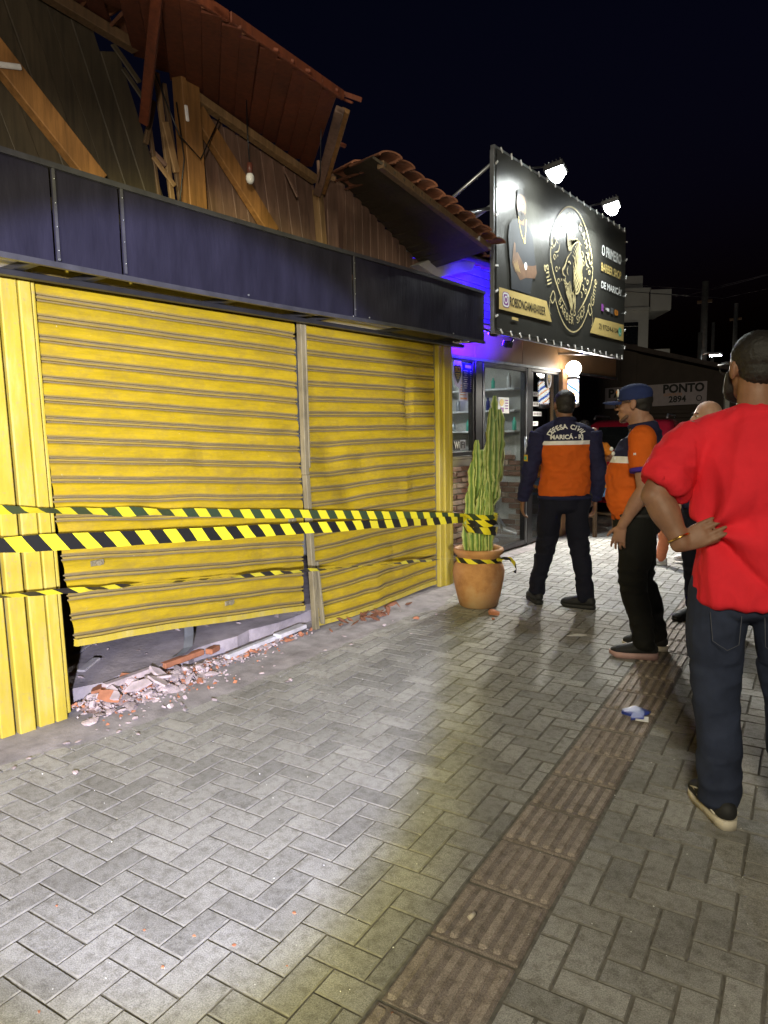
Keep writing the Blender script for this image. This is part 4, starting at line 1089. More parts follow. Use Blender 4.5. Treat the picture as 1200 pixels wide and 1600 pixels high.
# things inside and on the glass
def flat_sign(name, label, cat, poly_parts, x, group=None, parent=None):
    b = MB(); mats = []
    for q, (poly, mat, dx) in enumerate(poly_parts):
        if mat not in mats: mats.append(mat)
        b.prism([(x + dx, p[0], p[1]) for p in poly], (-0.001, 0, 0), mats.index(mat))
    return b, mats, name, label, cat, group
def rect(y0, y1, z0, z1): return [(y0, z0), (y1, z0), (y1, z1), (y0, z1)]
def ell(cy, cz, ry_, rz, n=28, pw=1.0):
    return [(cy + ry_ * math.cos(2 * math.pi * j / n), cz + rz * math.sin(2 * math.pi * j / n)) for j in range(n)]
def fit_text(b, s, y0, y1, z0, z1, x, mi, bold=0.0):
    """text stretched to the given rectangle, lying in the plane x"""
    t_ = MB(); text_mb(t_, s, 1.0, Matrix.Identity(4), 0, bold)
    xs = [v[0] for v in t_.v]; zs = [v[1] for v in t_.v]
    fx, fz = (y1 - y0) / (max(xs) - min(xs)), (z1 - z0) / (max(zs) - min(zs))
    k = b.add([(x, y0 + (v[0] - min(xs)) * fx, z0 + (v[1] - min(zs)) * fz) for v in t_.v])
    for f in t_.f: b.face([k + i for i in f], mi)
def sticker_shield(label, cy, cz, s):
    t = thing('sticker', label, 'sticker', (-3.79, cy, cz), group='shield stickers on the barber shop glass')
    b = MB(); b.prism([(0, p[0] * s, p[1] * s) for p in ell(0, 0, 0.10, 0.165)], (0.001, 0, 0)); obj('backing', b, M['printwhite'], t)
    sh = [(-0.075, 0.06), (-0.04, 0.075), (0, 0.065), (0.04, 0.075), (0.075, 0.06), (0.07, -0.03), (0.035, -0.09), (0, -0.125), (-0.035, -0.09), (-0.07, -0.03)]
    b = MB(); b.prism([(0.002, p[0] * s, p[1] * s) for p in sh], (0.001, 0, 0)); obj('shield', b, M['printblack'], t)
    b = MB(); fit_text(b, 'BROS', -0.055 * s, 0.055 * s, 0.0, 0.055 * s, 0.0045, 0, 0.02)
    for k in range(3): b.box((0.004, 0, (-0.02 - 0.022 * k) * s), (0.001, (0.09 - 0.025 * k) * s, 0.008 * s))
    obj('lettering', b, M['printyellow'], t, fix=False)
sticker_shield('white oval sticker with black shield on the first window', 6.30, 2.03, 0.95)
sticker_shield('white oval sticker with black shield on the window by the barber pole', 8.55, 2.07, 0.75)
t = thing('price_list', 'dark blue price list with pale lines on the first window', 'poster', (-3.79, 6.49, 1.98))
b = MB(); b.box((0, 0, 0), (0.002, 0.20, 0.30)); obj('sheet', b, M['printblue'], t)
b = MB(); b.box((0.003, 0.02, 0.115), (0.001, 0.13, 0.03))
for k in range(9): b.box((0.003, -0.03, 0.07 - k * 0.022), (0.001, 0.09 - 0.02 * (k % 3), 0.009)); b.box((0.003, 0.075, 0.07 - k * 0.022), (0.001, 0.025, 0.009))
obj('lines', b, M['printwhite'], t)
t = thing('notice', 'white notice sheet below the dark price list', 'poster', (-3.793, 6.42, 1.84))
b = MB(); b.box((0, 0, 0), (0.002, 0.18, 0.19)); obj('sheet', b, M['printwhite'], t)
b = MB()
for k in range(5): b.box((0.002, -0.01, 0.06 - k * 0.024), (0.001, 0.12 - 0.02 * (k % 2), 0.008))
b.box((0.002, 0, -0.075), (0.001, 0.13, 0.02)); obj('lines', b, M['printorange'], t)
t = thing('wifi_sticker', 'black WiFi sticker low on the first window', 'sticker', (-3.79, 6.33, 1.285))
b = MB(); b.box((0, 0, 0), (0.002, 0.25, 0.11)); b.box((0.001, 0.065, 0), (0.002, 0.11, 0.105), mi=1); obj('backing', b, [M['printblack'], M['galv']], t)
b = MB(); fit_text(b, 'Wi', -0.11, -0.005, -0.035, 0.038, 0.0035, 0, 0.03); fit_text(b, 'Fi', 0.025, 0.105, -0.035, 0.038, 0.0035, 1, 0.03); obj('lettering', b, [M['printwhite'], M['printblack']], t, fix=False)
t = thing('poster', 'small white poster with yellow disc and purple figure on the glass door', 'poster', (-3.79, 7.31, 1.71))
b = MB(); b.box((0, 0, 0), (0.002, 0.26, 0.18)); obj('sheet', b, M['printwhite'], t)
b = MB(); b.prism([(0.002, p[0], p[1]) for p in ell(-0.05, 0.03, 0.05, 0.04)], (0.001, 0, 0)); b.box((0.003, -0.04, -0.05), (0.001, 0.08, 0.05), mi=1)
for k in range(4): b.box((0.003, 0.07, 0.055 - k * 0.03), (0.001, 0.07, 0.014), mi=1)
obj('print', b, [M['printyellow'], M['printpurple']], t)
for k, (z, l_) in enumerate(((1.86, 0.16), (1.74, 0.19), (1.62, 0.27), (1.50, 0.17), (1.37, 0.33), (1.24, 0.34), (1.12, 0.2))):
    b = MB(); b.box((-3.79, 8.06 + l_ / 2, z), (0.002, l_, 0.055))
    for q in range(int(l_ / 0.045)): b.box((-3.788, 8.075 + q * 0.045, z), (0.001, 0.026, 0.03), mi=1)
    tag(obj('price_strip', b, [M['printwhite'], M['siding']]), 'white printed strip, %s in the ladder of strips on the window by the barber pole' % ('topmost', 'second', 'third', 'fourth', 'fifth', 'sixth', 'lowest')[k], 'sticker', 'strips on the window')
t = thing('socket_outlet', 'white wall socket low on the tiled wall behind the door', 'socket', (-4.36, 8.235, 0.20), -math.pi / 2)
b = MB(); b.box((0, 0, 0), (0.012, 0.085, 0.13), ch=0.004); b.ball((0.008, 0, 0), (0.004, 0.012, 0.02), 8, 1); obj('plate', b, [M['white'], M['black']], t)
t = thing('barber_chair', 'barber chair with a grey metal base inside the glass door', 'chair', (-4.42, 7.78, 0.03), 0.5)
b = MB(); b.lathe([(0.29, 0), (0.28, 0.02), (0.10, 0.045), (0.05, 0.06), (0.045, 0.40), (0.09, 0.42)], 28); obj('base', b, M['chrome'], t)
b = MB(); b.box((0, 0, 0.47), (0.48, 0.50, 0.11), ch=0.03); obj('seat', b, M['black'], t)
b = MB(); b.box((-0.22, 0, 0.80), (0.10, 0.46, 0.55), Matrix.Rotation(-0.15, 3, 'Y'), ch=0.03); obj('backrest', b, M['black'], t)
for s_ in (-1, 1):
    b = MB(); b.box((0.0, s_ * 0.27, 0.68), (0.40, 0.06, 0.05), ch=0.015); b.box((0.0, s_ * 0.27, 0.58), (0.05, 0.03, 0.16)); obj('armrest', b, M['black'], t)
b = MB(); b.box((0.42, 0, 0.14), (0.18, 0.34, 0.03), Matrix.Rotation(0.35, 3, 'Y'), ch=0.01); b.beam((0.2, 0, 0.42), (0.38, 0, 0.15), 0.04, 0.03); obj('footrest', b, M['chrome'], t)
cols = ['printyellow', 'printwhite', 'printblue', 'printorange', 'galv', 'printgreen']
for k in range(16):
    z = (1.423, 1.683, 1.953)[k % 3]
    b = MB(); h = rnd.uniform(0.12, 0.2); r_ = rnd.uniform(0.022, 0.034)
    b.lathe([(r_, 0), (r_, h * 0.7), (r_ * 0.4, h * 0.82), (r_ * 0.4, h)], 10, (-5.2 + k * 0.075, 8.15, z)); tag(obj('bottle', b, M[rnd.choice(cols)]), 'small bottle standing on the shelves inside the barber shop', 'bottle', 'bottles on the shop shelves')
b = MB(); b.box((-4.75, 6.9, 2.432), (1.0, 0.30, 0.03))
t = tag(obj('ceiling_light', b, emit('shop_panel', (0.92, 0.97, 1.0), 26)), 'light panel on the barber shop ceiling', 'ceiling light')
b = MB(); b.box((-3.95, 9.75, 2.482), (0.16, 1.1, 0.03))
t = tag(obj('canopy_light', b, emit('canopy_tube', (1.0, 0.96, 0.88), 40)), 'tube light under the canopy beyond the barber shop corner', 'ceiling light')

# barber pole lamp
t = thing('barber_pole', 'lit barber pole lamp with a white globe beside the orange corner post', 'lamp', (-3.60, 8.88, 1.75))
b = MB(); b.ball((0, 0, 0.45), 0.10, 24); obj('globe', b, emit('globe_glow', (1.0, 0.93, 0.80), 16), t)
lamp('globe_beam', 'SPOT', (-3.47, 8.88, 2.17), 760, (1.0, 0.95, 0.84), target=(-2.35, 7.6, 0.9), spot_size=R(112), spot_blend=0.35, shadow_soft_size=0.08)
def pole_mat():
    tt = NT('barber_stripes'); sep = tt.n('ShaderNodeSeparateXYZ'); tt.l(tt.coord('UV'), sep.inputs[0])
    x = tt.math('FRACT', tt.math('ADD', tt.math('MULTIPLY', sep.outputs['X'], 2.0), tt.math('MULTIPLY', sep.outputs['Y'], 2.0)))
    c = tt.ramp(x, [(0.0, (0.9, 0.88, 0.82)), (0.36, (0.8, 0.35, 0.10)), (0.5, (0.9, 0.88, 0.82)), (0.76, (0.05, 0.13, 0.5))], 'CONSTANT')
    tt.color(c); tt.l(c, tt.b.inputs['Emission Color']); tt.b.inputs['Emission Strength'].default_value = 4.0; tt.rough(0.2); return tt.m
b = MB(); n = 20; k0 = b.add([(0.07 * math.cos(2 * math.pi * j / n), 0.07 * math.sin(2 * math.pi * j / n), 0.02) for j in range(n)]); k1 = b.add([(0.07 * math.cos(2 * math.pi * j / n), 0.07 * math.sin(2 * math.pi * j / n), 0.30) for j in range(n)])
for j in range(n): b.face((k0 + j, k0 + (j + 1) % n, k1 + (j + 1) % n, k1 + j), 0, True, [(j / n, 0), ((j + 1) / n, 0), ((j + 1) / n, 1), (j / n, 1)])
obj('striped_cylinder', b, pole_mat(), t)
for z0, z1 in ((-0.05, 0.02), (0.30, 0.36)):
    b = MB(); b.lathe([(0.05, z0), (0.085, z0 + 0.02), (0.085, z1 - 0.02), (0.05, z1)], 20); obj('collar', b, M['chrome'], t)
b = MB(); b.beam((-0.05, 0, 0.0), (-0.13, 0, 0.0), 0.04, 0.03); b.beam((-0.05, 0, 0.33), (-0.13, 0, 0.33), 0.04, 0.03); obj('bracket', b, M['chrome'], t)

# ------------------------------------------------------------------ billboard
BY0, BY1, BZ0, BZ1, BX = 5.66, 9.03, 2.31, 3.83, -3.0
bb = thing('billboard', 'large dark billboard with a golden lion emblem above the barber shop', 'billboard', (BX, (BY0 + BY1) / 2, (BZ0 + BZ1) / 2))
O = Vector(bb.location)
b = MB(); n = 44; rows = []
for i in range(n + 1):
    y = BY0 + (BY1 - BY0) * i / n; row = []
    for w in range(21):
        z = BZ0 + (BZ1 - BZ0) * w / 20; e = math.sin(math.pi * i / n) * math.sin(math.pi * w / 20)
        row.append(Vector((BX - 0.006 + 0.003 * noise.noise(Vector((y * 1.6, z * 2.2, 0))) * min(1, e * 3), y, z)) - O)
    rows.append(b.add(row))
for i in range(n):
    for w in range(20): b.face((rows[i] + w, rows[i + 1] + w, rows[i + 1] + w + 1, rows[i] + w + 1), 0, True)
obj('printed_sheet', b, M['banner'], bb, fix=False)
b = MB()
for lo, hi in (((BY0 - 0.02, BZ0 - 0.03), (BY1 + 0.02, BZ0 + 0.01)), ((BY0 - 0.02, BZ1 - 0.01), (BY1 + 0.02, BZ1 + 0.03)), ((BY0 - 0.03, BZ0 + 0.01), (BY0 + 0.008, BZ1 - 0.01)), ((BY1 - 0.008, BZ0 + 0.01), (BY1 + 0.03, BZ1 - 0.01)), ((6.75, BZ0 + 0.01), (6.79, BZ1 - 0.01)), ((7.88, BZ0 + 0.01), (7.92, BZ1 - 0.01))):
    b.box(Vector((BX - 0.035, (lo[0] + hi[0]) / 2, (lo[1] + hi[1]) / 2)) - O, (0.04, hi[0] - lo[0], hi[1] - lo[1]), ch=0.003)
obj('frame', b, M['galv'], bb)
b = MB(); b.box(Vector((BX - 0.062, (BY0 + BY1) / 2, (BZ0 + BZ1) / 2)) - O, (0.008, BY1 - BY0, BZ1 - BZ0)); obj('back_sheet', b, M['black'], bb)
b = MB(); b.box((0, 0, 0), (0.008, 0.016, 0.05), Matrix.Rotation(0.5, 3, 'X')); tie = b.mesh('cable_tie', M['white']); fixn(tie)
def ties(y, z, a_): link('cable_tie', tie, bb, Vector((BX + 0.003, y, z)) - O, Euler((a_, 0, 0)))
for k in range(18):
    y = BY0 + 0.08 + (BY1 - BY0 - 0.16) * k / 17; ties(y, BZ0 - 0.005, rnd.gauss(0, 0.4)); ties(y, BZ1 + 0.005, rnd.gauss(0, 0.3))
for k in range(7):
    z = BZ0 + 0.12 + (BZ1 - BZ0 - 0.24) * k / 6; ties(BY0 - 0.01, z, 1.57 + rnd.gauss(0, 0.3)); ties(BY1 + 0.01, z, 1.57 + rnd.gauss(0, 0.3))
for (a, c) in (((BX - 0.06, 5.72, 3.40), (-3.62, 5.95, 3.30)), ((BX - 0.06, 5.72, 3.75), (-4.1, 5.8, 3.28)), ((BX - 0.06, 8.9, 3.75), (-4.1, 8.8, 3.28)), ((BX - 0.06, 7.4, 3.75), (-4.1, 7.3, 3.28)), ((BX - 0.06, 5.9, 2.33), (-3.78, 5.9, 2.40)), ((BX - 0.06, 8.8, 2.33), (-3.78, 8.8, 2.40)), ((BX - 0.06, 5.70, 3.36), (-3.30, 5.10, 3.17))):
    b = MB(); b.tube([Vector(a) - O, Vector(c) - O], 0.016, 8); obj('brace', b, M['galv'], bb)
XP = BX + 0.003
def flat(name, polys, mat, dx=0.0):
    b = MB()
    for p in polys: b.sheet([Vector((XP + dx, q[0], q[1])) - O for q in p])
    return obj(name, b, M[mat], bb, fix=False)
def stroke(b, pts, w, mi=0, dx=0.0, n=14, taper=True):
    P = [Vector((p[0], p[1])) for p in pts]
    out = []
    m = len(P)
    for i in range(n + 1):
        s_ = i / n * (m - 1); q = min(int(s_), m - 2); f = s_ - q
        p0, p1, p2, p3 = P[max(q - 1, 0)], P[q], P[q + 1], P[min(q + 2, m - 1)]
        out.append(0.5 * ((2 * p1) + (p2 - p0) * f + (2 * p0 - 5 * p1 + 4 * p2 - p3) * f * f + (3 * p1 - p0 - 3 * p2 + p3) * f ** 3))
    prev = None
    for i in range(n + 1):
        t_ = (out[min(i + 1, n)] - out[max(i - 1, 0)]); t_ = t_ / max(t_.length, 1e-6); nn = Vector((-t_.y, t_.x))
        ww = w * (math.sin(math.pi * min(0.97, max(0.06, i / n))) if taper else 1) / 2
        a, c = out[i] + nn * ww, out[i] - nn * ww
        k = b.add([Vector((XP + dx, a.x, a.y)) - O, Vector((XP + dx, c.x, c.y)) - O])
        if prev is not None: b.face((prev, prev + 1, k + 1, k), mi)
        prev = k
# gold labels
flat('label_strip', [[(5.692, 2.68), (6.686, 2.692), (6.817, 2.502), (5.692, 2.494)]], 'gold')
flat('label_strip', [[(8.013, 2.683), (8.985, 2.703), (8.985, 2.503), (7.858, 2.5)]], 'gold')
b = MB(); fit_text(b, 'ROBSONGAMABARBER', 5.895, 6.66, 2.545, 2.628, XP + 0.002, 0, 0.015); fit_text(b, '2) 97234-6104', 8.13, 8.78, 2.555, 2.632, XP + 0.002, 0, 0.01)
b.v = [tuple(Vector(v) - O) for v in b.v]; obj('label_lettering', b, M['printblack'], bb, fix=False)
b = MB()
def rrect_ring(cy, cz, h, r_, w): 
    for k in range(24):
        def pt(a_, hh): 
            c, s_ = math.cos(a_), math.sin(a_); q = (abs(c) ** 4 + abs(s_) ** 4) ** -0.25; return (cy + c * q * hh, cz + s_ * q * hh)
        a0, a1 = 2 * math.pi * k / 24, 2 * math.pi * (k + 1) / 24
        b.sheet([Vector((XP + 0.002, *p)) - O for p in (pt(a0, h), pt(a1, h), pt(a1, h - w), pt(a0, h - w))])
rrect_ring(5.82, 2.588, 0.062, 0.02, 0.014)
for k in range(20):
    a0, a1 = 2 * math.pi * k / 20, 2 * math.pi * (k + 1) / 20
    b.sheet([Vector((XP + 0.002, 5.82 + r_ * math.cos(a_), 2.588 + r_ * math.sin(a_))) - O for r_, a_ in ((0.034, a0), (0.034, a1), (0.022, a1), (0.022, a0))])
b.sheet([Vector((XP + 0.002, 5.852 + 0.008 * math.cos(a_), 2.624 + 0.008 * math.sin(a_))) - O for a_ in [2 * math.pi * j / 8 for j in range(8)]])
obj('camera_logo', b, M['printwhite'], bb, fix=False)
flat('camera_logo_ground', [[(5.82 + 0.068 * math.copysign(abs(math.cos(a_)) ** 0.5, math.cos(a_)), 2.588 + 0.068 * math.copysign(abs(math.sin(a_)) ** 0.5, math.sin(a_))) for a_ in [2 * math.pi * j / 32 for j in range(32)]]], 'printpurple', 0.001)
flat('phone_logo', [ell(8.85, 2.603, 0.062, 0.055)], 'printgreen', 0.001)
b = MB(); stroke(b, [(8.83, 2.625), (8.835, 2.595), (8.86, 2.578), (8.875, 2.583)], 0.018, 0, 0.003); obj('phone_logo_mark', b, M['printwhite'], bb, fix=False)
# slogan
b = MB(); fit_text(b, 'O PRIMEIRO', 8.185, 8.845, 3.40, 3.52, XP + 0.001, 0, 0.022); fit_text(b, 'DE MARICÁ!', 8.185, 8.866, 3.035, 3.135, XP + 0.001, 0, 0.022); b.v = [tuple(Vector(v) - O) for v in b.v]
obj('slogan', b, M['printwhite'], bb, fix=False)
b = MB(); fit_text(b, 'BARBER SHOP', 8.175, 8.855, 3.225, 3.32, XP + 0.001, 0, 0.022); b.v = [tuple(Vector(v) - O) for v in b.v]
obj('slogan_gold', b, M['gold'], bb, fix=False)
flat('payment_icon', [rect(8.20, 8.27, 2.78, 2.86)], 'printpurple'); flat('payment_icon', [rect(8.34, 8.37, 2.81, 2.83), rect(8.38, 8.46, 2.80, 2.835)], 'printwhite'); flat('payment_icon', [rect(8.51, 8.60, 2.785, 2.855)], 'galv'); flat('payment_icon', [ell(8.68, 2.818, 0.04, 0.033), ell(8.735, 2.818, 0.04, 0.033)], 'printorange')
flat('small_print', [rect(5.94, 6.07, 2.43, 2.455)], 'gold')
# man with folded arms printed on the left
dx = 0.0
flat('portrait_shirt', [[(5.93, 2.70), (5.915, 2.86), (5.89, 2.98), (5.865, 3.14), (5.885, 3.25), (5.95, 3.305), (6.05, 3.335), (6.19, 3.335), (6.29, 3.30), (6.36, 3.24), (6.40, 3.10), (6.43, 2.99), (6.38, 2.88), (6.31, 2.70)]], 'printgrey')
flat('portrait_face', [ell(6.12, 3.47, 0.092, 0.125)], 'printskin', 0.0012)
flat('portrait_neck', [[(6.06, 3.3), (6.18, 3.3), (6.17, 3.42), (6.07, 3.42)]], 'printskin', 0.001)
flat('portrait_forearm', [[(6.02, 2.86), (6.1, 2.8), (6.22, 2.84), (6.42, 2.865), (6.455, 2.92), (6.44, 2.99), (6.36, 2.97), (6.24, 2.955), (6.1, 2.955)]], 'printskin', 0.001)
flat('portrait_hand', [[(5.94, 2.93), (5.955, 3.02), (5.975, 3.115), (6.0, 3.11), (6.01, 3.03), (6.05, 3.04), (6.09, 3.01), (6.13, 2.985), (6.17, 2.95), (6.16, 2.9), (6.1, 2.86), (6.0, 2.86)]], 'printskin', 0.0016)
flat('portrait_beard', [[(6.045, 3.45), (6.06, 3.40), (6.085, 3.405), (6.12, 3.42), (6.16, 3.405), (6.185, 3.45), (6.19, 3.38), (6.15, 3.335), (6.12, 3.325), (6.08, 3.335), (6.05, 3.38)], [(6.035, 3.52), (6.04, 3.575), (6.08, 3.60), (6.15, 3.605), (6.20, 3.57), (6.205, 3.51), (6.18, 3.55), (6.12, 3.562), (6.06, 3.55)], rect(6.065, 6.10, 3.475, 3.487), rect(6.135, 6.17, 3.475, 3.487), rect(6.095, 6.145, 3.385, 3.393)], 'printblack', 0.002)
flat('portrait_watch', [ell(6.215, 2.945, 0.028, 0.035)], 'printwhite', 0.002)
b = MB(); stroke(b, [(6.06, 3.36), (6.12, 3.22), (6.19, 3.18), (6.22, 3.36)], 0.010, 0, 0.002, taper=False); b.sheet([Vector((XP + 0.002, *p)) - O for p in ell(6.19, 3.16, 0.02, 0.02, 8)]); 
for q in range(4): stroke(b, [(5.96 + q * 0.024, 2.95 + 0.01 * q), (6.0 + q * 0.024, 2.90), (6.02 + q * 0.03, 2.865)], 0.007, 0, 0.002)
obj('portrait_lines', b, M['gold'], bb, fix=False)
# emblem
ec, ez = 7.34, 3.09
def egg(f, k=1.0):
    a_ = 2 * math.pi * f; x = math.sin(a_); z = math.cos(a_)
    return (ec + 0.565 * k * x * (1 - 0.10 * (z < 0) * abs(z)), ez + (0.632 * k) * (z))
b = MB()
for f0, f1 in ((-0.21, 0.21), (0.34, 0.66)):
    stroke(b, [egg(f0 + (f1 - f0) * q / 20) for q in range(21)], 0.016, 0, 0.001, 50, False)
for s_ in (-1, 1):
    stroke(b, [(ec + s_ * 0.555, ez + 0.03), (ec + s_ * 0.50, ez - 0.1), (ec + s_ * 0.33, ez - 0.28), (ec + s_ * 0.14, ez - 0.42)], 0.022, 0, 0.001, 20)
    stroke(b, [(ec + s_ * 0.56, ez - 0.02), (ec + s_ * 0.565, ez + 0.12), (ec + s_ * 0.52, ez + 0.13)], 0.012, 0, 0.001, taper=False)
    stroke(b, [(ec + s_ * 0.47, ez + 0.36), (ec + s_ * 0.54, ez + 0.24), (ec + s_ * 0.50, ez + 0.15), (ec + s_ * 0.44, ez + 0.22), (ec + s_ * 0.48, ez + 0.35)], 0.016, 0, 0.001, 20)
    stroke(b, [(ec + s_ * 0.34, ez + 0.22), (ec + s_ * 0.38, ez + 0.13), (ec + s_ * 0.48, ez + 0.10)], 0.016, 0, 0.001)
    for q in range(3):
        zc = ez + 0.05 - q * 0.11; yc = ec + s_ * (0.47 - 0.05 * q)
        stroke(b, [(yc + 0.035 * math.cos(a_) * (1 - a_ / 9), zc + 0.035 * math.sin(a_) * (1 - a_ / 9)) for a_ in [0.5 * j for j in range(13)]], 0.011, 0, 0.001, 26, False)
        b.sheet([Vector((XP + 0.001, *p)) - O for p in ell(yc - s_ * 0.075, zc + 0.03, 0.011, 0.011, 8)])
    stroke(b, [(ec + s_ * 0.57, ez - 0.36), (ec + s_ * 0.50, ez - 0.28), (ec + s_ * 0.45, ez - 0.33), (ec + s_ * 0.51, ez - 0.40), (ec + s_ * 0.57, ez - 0.36)], 0.014, 0, 0.001, 20, False)
    stroke(b, [(ec + s_ * 0.57, ez - 0.36), (ec + s_ * 0.585, ez - 0.48), (ec + s_ * 0.54, ez - 0.52)], 0.010, 0, 0.001)
obj('emblem_frame', b, M['goldpale'], bb, fix=False)
b = MB()
def arc_text(s, a0, a1, r_y, r_z, size, flip, cy=ec, cz=ez):
    for i, ch in enumerate(s):
        if ch == ' ': continue
        a_ = a0 + (a1 - a0) * i / (len(s) - 1)
        y, z = cy + r_y * math.sin(a_), cz + r_z * math.cos(a_)
        rot = -a_ if not flip else math.pi - a_
        c, s_ = math.cos(rot), math.sin(rot)
        m_ = Matrix(((0, 0, 1, XP + 0.002 - O.x), (c, -s_, 0, y - O.y), (s_, c, 0, z - O.z), (0, 0, 0, 1)))
        text_mb(b, ch, size, m_, 0, 0.0)
arc_text('ROBSON GAMA', -1.12, 1.12, 0.46, 0.535, 0.115, False)
obj('emblem_lettering', b, M['goldpale'], bb, fix=False); b = MB()
arc_text('BARBER SHOP', math.pi + 0.80, math.pi - 0.80, 0.46, 0.52, 0.115, True)
obj('emblem_lettering', b, M['goldpale'], bb, fix=False)
for s_, txt, y, z in ((-1, 'gnil', 6.72, 2.95), (1, 'Gime', 7.95, 2.95)):
    a_ = R(-72) if s_ < 0 else R(72)
    c, q = math.cos(a_), math.sin(a_)
    b = MB(); text_mb(b, txt, 0.15, Matrix(((0, 0, 1, XP + 0.002 - O.x), (c, -q, 0, y - O.y), (q, c, 0, z - O.z), (0, 0, 0, 1)))); obj('emblem_lettering', b, M['goldpale'], bb, fix=False)
b = MB()
# lion: face in profile to the left, flowing mane and beard
stroke(b, [(7.30, 3.27), (7.20, 3.20), (7.13, 3.10), (7.07, 3.05), (7.10, 3.01), (7.16, 3.0)], 0.026, 0, 0.001)
stroke(b, [(7.16, 3.0), (7.14, 2.96), (7.20, 2.93), (7.27, 2.97)], 0.018, 0, 0.001); stroke(b, [(7.20, 3.15), (7.25, 3.165), (7.29, 3.14)], 0.02, 0, 0.001)
stroke(b, [(7.22, 3.12), (7.19, 3.06), (7.22, 3.02)], 0.016, 0, 0.001); stroke(b, [(7.36, 3.28), (7.43, 3.22), (7.42, 3.13), (7.37, 3.12), (7.35, 3.18)], 0.018, 0, 0.001)
for q in range(8):
    f = q / 7
    stroke(b, [(7.23 + 0.06 * f, 3.27 + 0.01 * f), (7.20 + 0.13 * f, 3.35), (7.21 + 0.25 * f, 3.42 - 0.01 * f), (7.17 + 0.40 * f, 3.49 - 0.10 * f * f)], 0.030, 0, 0.001)
for q in range(7):
    f = q / 6; r_ = 0.085 + 0.034 * q
    arc = [(7.33 + r_ * 0.92 * math.cos(R(a_)), 3.15 + r_ * 1.15 * math.sin(R(a_))) for a_ in (95 - 8 * q, 50, 10, -25, -55)]
    stroke(b, arc + [(7.40 - 0.012 * q + 0.035 * math.sin(q * 2.1), 2.86 - 0.028 * (6 - q)), (7.36 + 0.02 * math.sin(q * 1.7), 2.70 + 0.012 * q)], 0.026, 0, 0.001, 26)
for q in range(5):
    f = q / 4
    stroke(b, [(7.19 + 0.10 * f, 2.94 + 0.03 * f), (7.17 + 0.13 * f, 2.86), (7.25 + 0.07 * f, 2.77), (7.30 + 0.05 * f, 2.68)], 0.024, 0, 0.001, 16)
for q in range(6):
    zc = 3.30 - q * 0.085; yc = 7.60 + 0.03 * math.sin(q * 2)
    stroke(b, [(yc - 0.03, zc + 0.03), (yc + 0.015, zc + 0.02), (yc + 0.02, zc - 0.02), (yc - 0.01, zc - 0.03)], 0.016, 0, 0.001)
for q in range(4): stroke(b, [(7.09 + 0.02 * q, 2.97 - 0.03 * q), (7.12 + 0.02 * q, 2.95 - 0.03 * q), (7.16, 2.96 - 0.02 * q)], 0.014, 0, 0.001)
stroke(b, [(7.33, 2.70), (7.29, 2.66), (7.33, 2.63), (7.36, 2.66)], 0.014, 0, 0.001); stroke(b, [(7.40, 2.70), (7.43, 2.66), (7.39, 2.63), (7.37, 2.66)], 0.014, 0, 0.001)
obj('emblem_lion', b, M['goldpale'], bb, fix=False)

# floodlights over the billboard, blue floods under it
def flood(label, y, z, x, tgt, e, col, sz, group, arm_to, name='floodlight', lens_e=60, cone=150):
    t = thing(name, label, 'floodlight', (x, y, z), group=group)
    d = (Vector(tgt) - Vector((x, y, z))).normalized(); q = d.to_track_quat('-Z', 'Y'); rm = q.to_matrix()
    b = MB(); b.box(rm @ Vector((0, 0, 0.03)), (sz * 2.2, sz * 1.6, 0.05), rm, ch=0.008)
    for k in range(5): b.box(rm @ Vector((0, -sz * 0.6 + k * sz * 0.3, 0.062)), (sz * 2.0, 0.006, 0.02), rm)
    obj('housing', b, M['steel'], t)
    b = MB(); b.box(rm @ Vector((0, 0, 0.0)), (sz * 1.9, sz * 1.3, 0.012), rm, ch=0.003); b.ball(rm @ Vector((0, 0, -0.004)), (sz * 0.8, sz * 0.6, sz * 0.75), 12, 0, rm); obj('lens', b, emit(name + '_glow', col, lens_e), t)
    b = MB(); b.tube([rm @ Vector((0, 0, 0.06)), Vector(arm_to) - Vector((x, y, z))], 0.010, 8); obj('arm', b, M['steel'], t)
    if cone: lamp(name + '_beam', 'SPOT', Vector((x, y, z)) + d * (sz * 0.75 + 0.012), e, col, target=Vector((x, y, z)) + d, spot_size=R(cone), spot_blend=0.5, shadow_soft_size=0.03)
    else: lamp(name + '_beam', 'AREA', Vector((x, y, z)) + d * (sz * 0.75 + 0.02), e, col, target=Vector((x, y, z)) + d, shape='DISK', size=0.10)
    if not cone: lamp(name + '_wash', 'SPOT', Vector((x - 0.05, y, z)), 46, col, target=(BX, y + 0.05, z + 0.01), spot_size=R(112), spot_blend=0.7, shadow_soft_size=0.03)
    return t
flood('left white floodlight on the top edge of the billboard, over the printed man', 6.31, 3.745, -2.745, (-2.66, 6.33, 3.35), 40, (0.94, 1.0, 0.97), 0.115, 'white floodlights over the billboard', (-2.99, 6.31, 3.84), cone=0)
flood('right white floodlight on the top edge of the billboard, over the lion emblem', 7.77, 3.785, -2.745, (-2.66, 7.79, 3.39), 40, (0.94, 1.0, 0.97), 0.115, 'white floodlights over the billboard', (-2.99, 7.77, 3.84), cone=0)
flood('blue floodlight under the left corner of the billboard', 6.08, 2.245, -3.13, (-3.85, 6.50, 2.62), 620, (0.022, 0.003, 1.0), 0.035, 'blue floodlights under the billboard', (-3.04, 6.08, 2.29), 'blue_floodlight', 60, 86)
flood('blue floodlight by the end of the black sign box', 5.72, 2.30, -3.10, (-3.95, 5.95, 2.62), 150, (0.03, 0.004, 1.0), 0.025, 'blue floodlights under the billboard', (-3.10, 5.55, 2.33), 'blue_floodlight', 60, 90)

